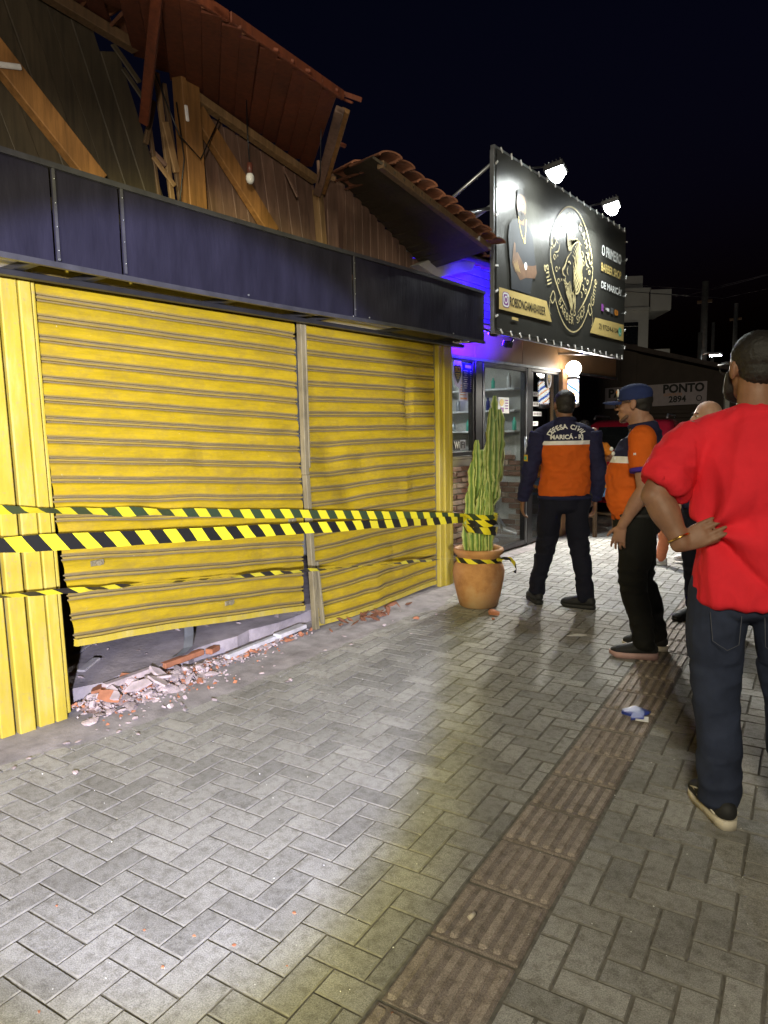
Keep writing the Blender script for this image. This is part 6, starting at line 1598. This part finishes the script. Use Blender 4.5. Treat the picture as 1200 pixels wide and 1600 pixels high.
# ---- man in the long-sleeved civil defence jacket, seen from behind
P3 = thing('person', 'man in a navy long sleeved jacket with an orange back panel, walking away', 'person', (-2.235, 5.36, 0.0), 0.50)
V = Vol(); hc = vec(-0.01, 0.03, 1.625); hr = rotm(0.25, 0.02, 0)
H3 = head(V, hc, hr, (0, -0.02, 1.42), 1.0, 1.02, 0.058)
V.chain([(0, 0, 0.95), (0, 0, 1.15), (0, -0.01, 1.33), (0, -0.02, 1.43)], [(0.13, 0.10), (0.13, 0.10), (0.15, 0.10), (0.09, 0.07)], n=24)
LS, LE, LW = vec(-0.205, -0.02, 1.395), vec(-0.275, -0.045, 1.10), vec(-0.330, 0.02, 0.865)
RS, RE, RW = vec(0.205, -0.02, 1.395), vec(0.255, -0.03, 1.11), vec(0.245, 0.05, 0.865)
for S_, E_, W_ in ((LS, LE, LW), (RS, RE, RW)): V.chain([S_, E_, W_], [0.05, 0.042, 0.028], n=18)
hand(V, LW, (-0.02, 0.25, -1), (1, 0.2, 0), (0.3, 1, 0), 0.18, 0.35); hand(V, RW, (0, 0.2, -1), (-1, 0, 0), (0, 1, 0), 0.18, 0.4)
for L_ in ([(-0.095, 0.0, 0.87), (-0.115, 0.03, 0.68), (-0.135, 0.06, 0.50), (-0.175, 0.08, 0.30), (-0.205, 0.08, 0.11)], [(0.095, 0.0, 0.87), (0.110, 0.01, 0.68), (0.120, 0.02, 0.50), (0.150, -0.04, 0.30), (0.165, -0.08, 0.10)]): V.chain([(0, 0, 0.95)] + L_, [0.09, 0.075, 0.062, 0.05, 0.042, 0.036])
V.build('body', M['skinbrown'], P3, 0.005, 4)
V = Vol(); V.ball(hc + hr @ vec(0, -0.024, 0.036), (0.081, 0.095, 0.085), hr, 28); V.ball(hc + hr @ vec(0, -0.045, -0.02), (0.069, 0.066, 0.062), hr, 24); V.build('hair', M['hair'], P3, 0.006, 3, lambda p: 0.004 * noise.noise(p * 190))
V = Vol()
V.chain([(0, 0.0, 0.90), (0, 0.0, 0.96), (0, 0.0, 1.10), (0, -0.005, 1.22), (0, -0.015, 1.34), (0, -0.02, 1.43), (0, -0.015, 1.50)], [(0.195, 0.135), (0.202, 0.145), (0.195, 0.140), (0.205, 0.135), (0.205, 0.125), (0.150, 0.100), (0.075, 0.075)], n=40, cap=0.15)
V.chain([(-0.19, -0.02, 1.385), (0, -0.02, 1.44), (0.19, -0.02, 1.385)], [0.062, 0.074, 0.062], side=(0, 1, 0), n=24)
JM = band_mat('jacket_colour_blocks', [(0.0, NAV), (0.905, ORG), (1.305, REF), (1.338, NAV)])
jk = V.build('jacket', JM, P3, 0.0075, 4, folds(0.019, 7, 7, 9, 12.0))
b = MB(); b.tube([(0.066 * math.cos(a_), -0.012 + 0.066 * math.sin(a_), 1.505 - 0.008 * math.sin(a_)) for a_ in [2 * math.pi * j / 28 for j in range(29)]], 0.020, 8, caps=False); obj('collar', b, M['navy'], jk, fix=False)
for S_, E_, W_ in ((LS, LE, LW), (RS, RE, RW)):
    V = Vol(); V.chain([S_ + vec(0, 0, 0.0), S_.lerp(E_, 0.5), E_, E_.lerp(W_, 0.5), E_.lerp(W_, 0.97)], [0.074, 0.069, 0.062, 0.057, 0.047], side=(0, 1, 0), n=26, cap=0.25)
    sl = V.build('sleeve', M['navy'], P3, 0.0075, 3, folds(0.013, 10, 10, 15, 5.0))
    if S_ is LS:
        b = MB(); c = S_.lerp(E_, 0.62) + vec(-0.062, -0.042, 0); rr_ = rotm(-0.9, 0, 0)
        b.box(c, (0.004, 0.045, 0.05), rotm(0.55, 0, 0)); b.box(c + vec(-0.003, -0.002, 0), (0.004, 0.026, 0.026), rotm(0.55, 0, 0), mi=1); obj('arm_badge', b, [M['printyellow'], M['printgreen']], sl)
b = MB(); txt = 'DEFESA CIVIL'
for i, ch in enumerate(txt):
    if ch == ' ': continue
    a_ = -1.18 + 2.36 * i / (len(txt) - 1); x, z = 0.135 * math.sin(a_), 1.372 + 0.080 * math.cos(a_); c, s_ = math.cos(-a_), math.sin(-a_)
    text_mb(b, ch, 0.052, Matrix(((c, -s_, 0, x), (0, 0, 1, 0), (s_, c, 0, z), (0, 0, 0, 1))), 0, 0.035)
text_mb(b, 'MARICÁ - RJ', 0.047, Matrix(((1, 0, 0, 0.0), (0, 0, 1, 0), (0, 1, 0, 1.372), (0, 0, 0, 1))), 0, 0.035)
project_back(P3, jk.data, b, M['printwhite'], 'back_lettering', jk)
b = MB(); b.tube([(0.196 * math.cos(a_), 0.137 * math.sin(a_), 0.895) for a_ in [2 * math.pi * j / 36 for j in range(37)]], 0.017, 8, caps=False); obj('hem', b, M['navy'], jk, fix=False)
b = MB(); b.box((0.205, 0.02, 0.93), (0.035, 0.06, 0.11), ch=0.008); b.tube([(0.205, 0.02, 0.98), (0.205, 0.02, 1.06)], 0.006, 6); obj('radio', b, M['black'], P3)
lt = [(-0.095, 0.0, 0.87), (-0.115, 0.03, 0.68), (-0.135, 0.06, 0.50), (-0.175, 0.08, 0.30), (-0.205, 0.08, 0.11)]
rt = [(0.095, 0.0, 0.87), (0.110, 0.01, 0.68), (0.120, 0.02, 0.50), (0.150, -0.04, 0.30), (0.165, -0.08, 0.10)]
V = legs_vol(0.09, 0.88, lt, rt, [0.104, 0.092, 0.076, 0.066, 0.062], (0.178, 0.130))
V.build('trousers', M['navypants'], P3, 0.008, 4, lambda p: 0.014 * ridge(p, 8, 8, 14 if p.z < 0.28 or 0.42 < p.z < 0.58 else 6, 16.0) + 0.005 * noise.noise(p * 8) - 0.003)
shoe(P3, (-0.205, 0.08, 0.0), (-0.25, 1, 0), ('shoeblack', 'rubber'), 0.29, 0.03); shoe(P3, (0.165, -0.08, 0.0), (-0.85, 0.45, 0), ('shoeblack', 'rubber'), 0.29, 0.03)

# ---- bald person in salmon clothes walking behind, looking left
def rough_person(label, loc, rz, skin_m, top, trous, shoes, hair=None, LA=None, RA=None, lt=None, rt=None, hyaw=0.0, hz=1.57, S=1.0, sleeve=0.6, seat=False, lean=0.0):
    P = thing('person', label, 'person', loc, rz); P.scale = (S, S, S)
    V = Vol(); hc = vec(0, 0.03 + lean * 1.2, hz); hr = rotm(hyaw, -lean * 1.2, 0); base = 0.92 if not seat else 0.66
    H = head(V, hc, hr, (0, -0.01 + lean * 0.7, hz - 0.20), 1.0, 1.05, 0.06)
    sh_z = hz - 0.235
    V.chain([(0, 0, base), (0, lean * 0.3, base + 0.2), (0, lean * 0.7 - 0.01, sh_z)], [(0.13, 0.10), (0.13, 0.10), (0.14, 0.09)], n=20)
    A = []
    for arm, s_ in ((LA, -1), (RA, 1)):
        S_ = vec(s_ * 0.195, lean * 0.65 - 0.02, sh_z + 0.0); E_, W_, hd = [Vector(q) for q in arm]
        V.chain([S_, S_.lerp(E_, 0.5), E_], [0.052, 0.050, 0.042]); V.chain([E_, E_.lerp(W_, 0.4), W_], [0.042, 0.043, 0.029]); hand(V, W_, hd, (-s_, 0, 0.01), (0, 1, 0.2), 0.18, 0.45); A.append((S_, E_))
    for L_ in (lt, rt): V.chain([(0, 0, base + 0.03)] + list(L_), [0.09] + [0.07, 0.06, 0.05, 0.04, 0.035][:len(L_)])
    V.build('body', M[skin_m], P, 0.008, 4); eyes(P, H, hr)
    if hair:
        V = Vol(); V.ball(hc + hr @ vec(0, -0.024, 0.036), (0.081, 0.095, 0.085), hr, 24); V.ball(hc + hr @ vec(0, -0.045, -0.02), (0.069, 0.066, 0.062), hr, 24); V.build('hair', M[hair], P, 0.008, 3)
    V = Vol(); V.chain([(0, 0, base - 0.04), (0, lean * 0.2, base + 0.12), (0, lean * 0.5, sh_z - 0.14), (0, lean * 0.68 - 0.01, sh_z - 0.01), (0, lean * 0.75 - 0.01, sh_z + 0.075)], [(0.185, 0.14), (0.185, 0.145), (0.19, 0.13), (0.16, 0.105), (0.075, 0.07)], n=30, cap=0.15)
    V.chain([(-0.18, A[0][0].y, sh_z - 0.01), (0, A[0][0].y, sh_z + 0.03), (0.18, A[0][0].y, sh_z - 0.01)], [0.06, 0.07, 0.06], side=(0, 1, 0))
    for S_, E_ in A: V.chain([S_, S_.lerp(E_, sleeve * 0.6), S_.lerp(E_, sleeve)], [0.070, 0.070, 0.068], n=22, cap=0.1)
    V.build('shirt', M[top], P, 0.009, 4, folds(0.009, 8, 8, 8, loc[0]))
    V = Vol(); V.chain([(0, 0, base + 0.06), (0, 0, base - 0.10)], [(0.168, 0.13), (0.16, 0.125)], n=26, cap=0.4)
    for L_ in (lt, rt): V.chain(list(L_), [0.10, 0.088, 0.074, 0.064, 0.058][:len(L_)])
    V.build('trousers', M[trous], P, 0.009, 4, folds(0.009, 8, 8, 12, loc[1]))
    for L_, tdir in ((lt, (-0.15, 1, 0)), (rt, (0.15, 1, 0))): shoe(P, (L_[-1][0], L_[-1][1], max(0, L_[-1][2] - 0.09)), tdir, shoes, 0.28, 0.03)
    return P
rough_person('bald man whose head shows above the red shirted shoulder, face turned left', (-1.19, 5.43, 0.0), 2.75, 'skinfair', 'navy', 'navypants', ('shoeblack', 'rubber'),
             None, [(-0.22, -0.03, 1.05), (-0.19, 0.06, 0.82), (0, 0.2, -1)], [(0.22, -0.03, 1.05), (0.19, 0.06, 0.82), (0, 0.2, -1)],
             [(-0.09, 0.0, 0.85), (-0.10, 0.02, 0.66), (-0.10, 0.02, 0.48), (-0.10, 0.0, 0.28), (-0.10, 0.0, 0.09)], [(0.09, 0.0, 0.85), (0.10, 0.02, 0.66), (0.10, 0.0, 0.48), (0.10, -0.02, 0.28), (0.10, -0.04, 0.09)], -0.65, 1.55, 0.97, 0.6)
rough_person('short grey haired person in salmon clothes walking left between the cap and the red shirt', (-1.93, 7.62, 0.0), 1.85, 'skinfair', 'salmon', 'salmon', ('white', 'white'),
             'greyhair', [(-0.24, -0.05, 1.02), (-0.20, 0.18, 0.98), (0.3, 1, 0.2)], [(0.24, 0.02, 1.02), (0.20, 0.20, 0.96), (-0.2, 1, 0.1)],
             [(-0.09, 0.0, 0.85), (-0.10, 0.10, 0.66), (-0.10, 0.16, 0.48), (-0.10, 0.17, 0.28), (-0.10, 0.20, 0.09)], [(0.09, 0.0, 0.85), (0.10, 0.02, 0.66), (0.10, -0.02, 0.48), (0.10, -0.10, 0.30), (0.10, -0.16, 0.12)], 0.0, 1.50, 0.82, 0.85)
rough_person('figure in dark clothes holding a lit phone, mostly hidden behind the red shirt', (-2.22, 10.1, 0.0), 0.6478 + 1.8, 'skintan', 'navy', 'navypants', ('sole', 'white'),
             'hair', [(-0.24, -0.02, 1.05), (-0.16, 0.20, 1.02), (0.3, 1, 0.3)], [(0.24, 0.0, 1.06), (0.12, 0.22, 1.0), (-0.3, 1, 0.2)],
             [(-0.09, 0.0, 0.85), (-0.10, 0.03, 0.66), (-0.10, 0.04, 0.48), (-0.10, 0.02, 0.28), (-0.10, 0.02, 0.09)], [(0.09, 0.0, 0.85), (0.10, 0.0, 0.66), (0.10, 0.0, 0.48), (0.10, -0.02, 0.30), (0.10, -0.04, 0.09)], 0.0, 1.50, 0.96)
rough_person('seated person in an orange T-shirt and blue jeans partly behind the jacketed man', (-3.36, 9.2, 0.0), 0.6478 + 0.5, 'skintan', 'orangetee', 'blueje', ('shoeblack', 'white'),
             'hair', [(-0.25, 0.16, 1.0), (-0.14, 0.42, 0.93), (0.2, 1, 0)], [(0.33, 0.06, 1.04), (0.30, 0.32, 0.96), (-0.3, 1, 0.1)],
             [(-0.10, 0.02, 0.70), (-0.12, 0.25, 0.70), (-0.13, 0.45, 0.68), (-0.13, 0.48, 0.42), (-0.13, 0.44, 0.30)], [(0.10, 0.02, 0.70), (0.14, 0.25, 0.70), (0.16, 0.45, 0.68), (0.17, 0.48, 0.42), (0.17, 0.44, 0.30)], 0.0, 1.42, 1.0, 0.62, True, 0.22)
t = thing('stool', 'tall wooden stool under the seated person in orange', 'stool', (-3.36, 9.2, 0.0), 0.6478 + 0.5)
b = MB(); b.box((0, 0.06, 0.575), (0.36, 0.36, 0.045), ch=0.01); obj('seat', b, M['beamdull'], t)
for sx_ in (-1, 1):
    for sy_ in (-1, 1):
        b = MB(); b.beam((sx_ * 0.14, 0.06 + sy_ * 0.14, 0.56), (sx_ * 0.19, 0.06 + sy_ * 0.19, 0.0), 0.045, 0.04); obj('leg', b, M['beamdull'], t)
b = MB()
for sy_ in (-1, 1): b.beam((-0.17, 0.06 + sy_ * 0.165, 0.22), (0.17, 0.06 + sy_ * 0.165, 0.22), 0.035, 0.025)
for sx_ in (-1, 1): b.beam((sx_ * 0.165, -0.10, 0.27), (sx_ * 0.165, 0.22, 0.27), 0.035, 0.025)
obj('stretcher', b, M['beamdull'], t)

# ------------------------------------------------------------------ car, buildings and street behind
car = thing('parked_car', 'dark red parked car with roof rails behind the men', 'car', (-3.98, 12.97, -0.01), math.pi + 1.75)
# local: nose towards -X, tail towards +X
def car_body():
    prof = [(-2.05, 0.42, 0.74), (-1.98, 0.72, 0.80), (-1.55, 0.90, 0.84), (-0.95, 1.00, 0.86), (-0.30, 1.04, 0.87), (0.6, 1.05, 0.87), (1.4, 1.06, 0.86), (1.85, 1.04, 0.83), (2.0, 0.80, 0.79), (2.03, 0.45, 0.76)]
    b = MB(); rows = []
    for (x, zt, hw) in prof:
        zb = 0.26
        rows.append(b.add([(x, -hw * 0.9, zb), (x, -hw, zb + 0.12), (x, -hw, zt - 0.16), (x, -hw * 0.95, zt - 0.03), (x, -hw * 0.86, zt), (x, hw * 0.86, zt), (x, hw * 0.95, zt - 0.03), (x, hw, zt - 0.16), (x, hw, zb + 0.12), (x, hw * 0.9, zb)]))
    for i in range(len(prof) - 1):
        for q in range(10): b.face((rows[i] + q, rows[i] + (q + 1) % 10, rows[i + 1] + (q + 1) % 10, rows[i + 1] + q), 0, True)
    b.face([rows[0] + q for q in range(10)]); b.face([rows[-1] + q for q in range(10)])
    return b
obj('body', car_body(), M['carred'], car)
b = MB(); rows = []
for (x0, z, hw) in ((0, 0, 0),): pass
cab = [(-0.95, 0.98, 0.80), (-0.30, 1.46, 0.66), (0.15, 1.555, 0.64), (1.0, 1.56, 0.63), (1.52, 1.50, 0.62), (1.93, 1.04, 0.76)]
for (x, z, hw) in cab: rows.append(b.add([(x, -0.80 if z > 1.0 else -hw, 1.0), (x, -hw, z - 0.035), (x, -hw * 0.9, z), (x, hw * 0.9, z), (x, hw, z - 0.035), (x, 0.80 if z > 1.0 else hw, 1.0)]))
for i in range(len(cab) - 1):
    for q in range(5): b.face((rows[i] + q, rows[i] + q + 1, rows[i + 1] + q + 1, rows[i + 1] + q), 0, True)
obj('cabin', b, M['carred'], car)
for s_ in (-1, 1):
    for poly in ([(-0.55, 1.07), (-0.22, 1.38), (0.30, 1.45), (0.30, 1.07)], [(0.38, 1.07), (0.38, 1.46), (1.02, 1.47), (1.05, 1.07)], [(1.13, 1.07), (1.10, 1.46), (1.28, 1.45), (1.36, 1.10)]):
        b = MB()
        k = b.add([(x, s_ * ((0.80 - 0.15 * (z - 1.0) / 0.5) + 0.012), z) for x, z in poly]); b.face([k + i for i in range(len(poly))]); obj('side_window', b, M['carglass'], car, fix=False)
    b = MB(); b.tube([(-0.1, s_ * 0.56, 1.60), (0.0, s_ * 0.56, 1.63), (1.3, s_ * 0.56, 1.63), (1.42, s_ * 0.56, 1.58)], 0.016, 8); obj('roof_rail', b, M['galv'], car)
    for x in (-1.30, 1.25):
        b = MB(); b.tube([(x, s_ * 0.68, 0.33), (x, s_ * 0.885, 0.33)], 0.335, 24, smooth=False); w_ = obj('wheel', b, M['rubber'], car)
        b = MB(); b.tube([(x, s_ * 0.87, 0.33), (x, s_ * 0.90, 0.33)], 0.21, 18); obj('rim', b, M['galv'], w_)
    b = MB(); b.box((1.93, s_ * 0.66, 0.93), (0.14, 0.22, 0.24), ch=0.03); obj('tail_lamp', b, simple('tail_red', (0.35, 0.02, 0.02), 0.15, bump=0), car)
    b = MB(); b.box((-1.93, s_ * 0.58, 0.70), (0.16, 0.30, 0.12), ch=0.03); obj('headlight', b, M['white'], car)
    b = MB(); b.ball((-0.52, s_ * 0.95, 1.06), (0.07, 0.10, 0.07), 12); obj('mirror', b, M['carred'], car)
b = MB(); k = b.add([(1.58, -0.45, 1.44), (1.58, 0.45, 1.44), (1.905, 0.50, 1.09), (1.905, -0.50, 1.09)]); b.v = [(v[0] + 0.02, v[1], v[2] + 0.01) for v in b.v]; b.face((k, k + 1, k + 2, k + 3)); obj('rear_window', b, M['carglass'], car, fix=False)
b = MB(); k = b.add([(-0.90, -0.70, 1.03), (-0.90, 0.70, 1.03), (-0.34, 0.58, 1.43), (-0.34, -0.58, 1.43)]); b.v = [(v[0] - 0.02, v[1], v[2] + 0.01) for v in b.v]; b.face((k, k + 1, k + 2, k + 3)); obj('windscreen', b, M['carglass'], car, fix=False)
b = MB(); b.tube([(1.3, 0, 1.57), (1.45, 0, 1.80)], 0.005, 5); obj('antenna', b, M['black'], car)
b = MB(); b.box((2.02, 0, 0.45), (0.10, 1.50, 0.22), ch=0.04); obj('bumper', b, M['carred'], car)
b = MB(); b.box((2.035, 0, 0.80), (0.02, 0.40, 0.11)); obj('number_plate', b, M['galv'], car)

# dark shed with the white banner
M['shed'] = simple('dark_brown_sheet', (0.045, 0.030, 0.022), 0.7, var=0.2, scale=3)
shed = thing('shed', 'low dark brown shed with a gable and shutter door behind the car', 'building', (-5.1, 17.2, -0.01), 0.60)
b = MB(); b.prism([(-9.5, 0, 0), (2.0, 0, 0), (2.0, 0, 2.6), (-2.2, 0, 3.6), (-9.5, 0, 3.6)], (0, 4.5, 0)); obj('wall', b, M['shed'], shed)
b = MB(); b.prism([(-2.3, -0.25, 3.62), (2.25, -0.25, 2.58), (2.25, -0.25, 2.68), (-2.3, -0.25, 3.74)], (0, 5.0, 0)); b.prism([(-9.6, -0.25, 3.62), (-2.31, -0.25, 3.62), (-2.31, -0.25, 3.74), (-9.6, -0.25, 3.74)], (0, 5.0, 0)); obj('roof', b, simple('roof_dark', (0.05, 0.035, 0.03), 0.8), shed)
for k in range(17):
    b = MB(); b.box((0.62, -0.02, 0.10 + k * 0.105), (1.5, 0.03, 0.09), ch=0.01); obj('door_slat', b, M['shed'], shed)
b = MB(); b.box((1.78, -0.03, 1.25), (0.10, 0.08, 2.5)); obj('jamb', b, M['offwhite'], shed)
for k in range(20):
    b = MB(); b.box((-0.5 - 0.42 * k, -0.02, 1.7), (0.38, 0.03, 3.3), ch=0.008); obj('cladding_board', b, M['shed'], shed)
bn = thing('banner', 'white lettered banner hanging on the dark shed', 'banner', (-5.1, 17.2, 2.16), 0.60)
b = MB(); b.prism([(-1.05, -0.08, -0.30), (1.30, -0.08, -0.22), (1.30, -0.08, 0.30), (-1.05, -0.08, 0.18)], (0, 0.01, 0)); obj('sheet', b, M['whitebanner'], bn)
def bt_(s, x, z, size, mat, bold=0.03):
    b = MB(); text_mb(b, s, size, Matrix(((1, 0, 0, x), (0, 0, -1, -0.092), (0.04, 1, 0, z), (0, 0, 0, 1))), 0, bold, 'LEFT'); return obj('lettering', b, M[mat], bn, fix=False)
bt_('PASSO', -0.98, 0.04, 0.27, 'printblack', 0.04); bt_('PONTO', 0.28, 0.12, 0.27, 'printblack', 0.04); bt_('21', -0.82, -0.17, 0.2, 'printblack', 0.03); bt_('2894', 0.42, -0.12, 0.2, 'printblack', 0.03)
b = MB(); b.tube([(1.12 + 0.06 * math.cos(a_), -0.092, -0.09 + 0.06 * math.sin(a_)) for a_ in [2 * math.pi * j / 14 for j in range(15)]], 0.01, 5); obj('phone_mark', b, M['printblack'], bn, fix=False)
bt_('CONTATO', 0.30, -0.01, 0.085, 'printorange', 0.0)

# three storey building
M['facade'] = simple('pale_render', (0.50, 0.49, 0.46), 0.9, var=0.15, scale=0.6)
bd = thing('apartment_building', 'pale three storey building with balconies rising beyond the billboard', 'building', (-12.6, 42.0, -0.1), 0.55)
b = MB(); b.box((-2.5, 3.0, 4.6), (5.0, 6.0, 9.2)); b.box((-2.4, 3.0, 9.6), (4.2, 5.5, 0.9)); obj('wall', b, M['facade'], bd)
for z in (5.3, 8.6):
    b = MB(); b.box((0.55, 1.4, z - 0.55), (1.1, 3.4, 0.12)); b.box((0.55, -0.28, z), (1.1, 0.12, 1.1)); b.box((1.08, 1.4, z), (0.12, 3.4, 1.1)); obj('balcony', b, M['facade'], bd)
for z, w_ in ((8.15, 0.18), (4.9, 0.18), (9.2, 0.22)):
    b = MB(); b.box((-2.5, -0.06, z), (5.1 + w_ - 0.18, 0.14, w_)); obj('cornice', b, M['facade'], bd)
for x in (-1.15, -3.4):
    for z in (6.7, 3.4):
        b = MB(); b.box((x, -0.03, z), (1.3, 0.08, 1.6)); f = obj('window', b, M['facade'], bd)
        b = MB(); b.box((x, -0.07, z - 0.12), (1.14, 0.03, 1.2)); b.box((x, -0.07, z + 0.62), (1.14, 0.03, 0.22)); obj('pane', b, M['carglass'], f)
# low house with lit eaves and a white gate pillar
hs = thing('low_house', 'low house with a bright lit porch edge far along the pavement', 'building', (-6.3, 25.0, -0.05), 0.5)
b = MB(); b.box((-1.6, 2.0, 1.3), (2.6, 4.0, 2.6)); obj('wall', b, M['facade'], hs)
b = MB(); b.prism([(-3.1, -0.5, 2.62), (0.55, -0.5, 2.62), (0.55, -0.5, 2.74), (-3.1, -0.5, 2.95)], (0, 5, 0)); obj('roof', b, M['terracotta_tile'], hs)
b = MB(); b.box((0.55, -0.2, 1.05), (0.42, 0.42, 2.1), ch=0.02); b.box((0.55, -0.2, 2.13), (0.52, 0.52, 0.08)); obj('gate_pillar', b, M['offwhite'], hs)
for k, (x, z) in enumerate(((-0.3, 2.50), (-0.05, 2.42), (0.05, 1.9), (-0.2, 1.35), (0.15, 2.54), (0.5, 2.56))):
    b = MB(); b.ball((x, -0.45, z), 0.035, 8); obj('porch_lamp', b, emit('porch_glow', (1.0, 0.75, 0.35), 6) if k == 0 else bpy.data.materials['porch_glow'], hs)

# poles, street lamps, wires
def pole(label, x, y, h, r_=0.12, lampz=None, arm=(1.0, 0.0), glow=None, name='street_lamp'):
    t = thing(name, label, 'street lamp' if lampz else 'utility pole', (x, y, -0.1), group='poles along the street')
    b = MB(); b.tube([(0, 0, 0), (0, 0, h)], [r_, r_ * 0.7], 12); obj('pole', b, M['pole'], t)
    if lampz:
        b = MB(); b.tube([(0, 0, lampz), (arm[0] * 0.5, arm[1] * 0.5, lampz + 0.08), (arm[0], arm[1], lampz + 0.05)], 0.03, 8); obj('arm', b, M['galv'], t)
        b = MB(); b.box((arm[0], arm[1], lampz + 0.03), (0.42, 0.22, 0.09), ch=0.02); hd = obj('head', b, M['galv'], t)
        b = MB(); b.box((arm[0], arm[1], lampz - 0.03), (0.34, 0.18, 0.03), ch=0.01); obj('diffuser', b, emit('street_glow_%d' % int(glow), (0.92, 0.97, 1.0), glow), hd)
        lamp('street_beam', 'SPOT', (x + arm[0], y + arm[1], -0.1 + lampz - 0.06), 900, (0.95, 0.97, 0.9), target=(x + arm[0], y + arm[1], 0), spot_size=R(165), spot_blend=0.6, shadow_soft_size=0.1)
    else:
        b = MB(); b.box((0, 0, h - 0.7), (0.5, 0.1, 0.10)); obj('crossarm', b, M['beamdull'], t)
    return t
pole('street lamp with a bright head, nearer one over the low house', -5.95, 25.5, 4.6, 0.10, 3.85, (0.45, 0.2), 90)
pole('tall dark utility pole beside the bright street lamp', -6.3, 27.5, 6.6, 0.16, name='utility_pole')
pole('thin street lamp pole with a short white arm next to the red shirted head', -6.75, 31.0, 5.6, 0.09, 3.45, (0.55, 0.25), 40)
pole('slim pole with a bare crossarm left of the dark haired head', -6.9, 36.0, 7.0, 0.13, name='utility_pole')
pole('unseen street lamp added behind the shed to light the pale apartment building', -8.9, 34.5, 3.4, 0.09, 3.1, (-0.5, 0.3), 40)  # added lamp, out of sight behind the shed, brightens the apartment building
lamp('street_beam', 'POINT', (-9.6, 35.0, 2.85), 150, (1.0, 0.90, 0.70), shadow_soft_size=0.15)  # extra point light added beside the unseen lamp, lights the apartment facade
b = MB()
for dz, xo in ((0.0, -0.6), (0.12, 0.0), (-0.25, 0.6)):
    P_ = [Vector((-6.3 + xo, 27.5, 6.1 + dz)).lerp(Vector((-14.0 + xo, 14.0, 7.4 + dz)), q / 16) - Vector((0, 0, 0.5 * math.sin(math.pi * q / 16))) for q in range(17)]; b.tube(P_, 0.010, 5)
    P_ = [Vector((-6.3 + xo, 27.5, 6.1 + dz)).lerp(Vector((6.0 + xo, 14.0, 6.4 + dz)), q / 16) - Vector((0, 0, 0.5 * math.sin(math.pi * q / 16))) for q in range(17)]; b.tube(P_, 0.010, 5)
tag(obj('overhead_wires', b, M['steel'], fix=False), 'thin overhead wires crossing the night sky', 'wires')
# dark tree behind the poles
tr = thing('tree', 'dark tree crown behind the far street lamps', 'tree', (-6.3, 36.5, -0.1))
b = MB(); b.tube([(0, 0, 0), (0.05, 0, 1.4), (0.0, 0.1, 2.6)], [0.16, 0.12, 0.07], 10); b.tube([(0.03, 0, 1.5), (0.6, 0.2, 2.4)], [0.07, 0.03], 8); b.tube([(0.03, 0, 1.6), (-0.6, -0.2, 2.6)], [0.07, 0.03], 8); obj('trunk', b, M['bark'], tr)
b = MB()
for k in range(1800):
    a_ = rnd.uniform(0, 6.28); u_ = rnd.uniform(-1, 1); r_ = rnd.random() ** 0.4; c = Vector((math.cos(a_) * math.sqrt(1 - u_ * u_) * 1.5 * r_, math.sin(a_) * math.sqrt(1 - u_ * u_) * 1.5 * r_, 2.7 + u_ * 1.2 * r_))
    if noise.noise(c * 1.3) < -0.12: continue
    e = Euler((rnd.uniform(0, 6), rnd.uniform(0, 6), rnd.uniform(0, 6))).to_matrix(); s_ = rnd.uniform(0.07, 0.14)
    k0 = b.add([c + e @ Vector(q) for q in ((-s_, 0, 0), (0, -s_ * 0.5, 0.01), (s_, 0, 0), (0, s_ * 0.5, 0.01))]); b.face((k0, k0 + 1, k0 + 2, k0 + 3))
obj('crown', b, M['foliage'], tr, fix=False)
b = MB(); b.box((0, 0, 1.0), (14, 0.25, 2.0))
wl = tag(obj('boundary_wall', b, M['offwhite'], None, (-1.0, 46.0, -0.1)), 'long pale wall closing the street far behind everyone', 'wall')
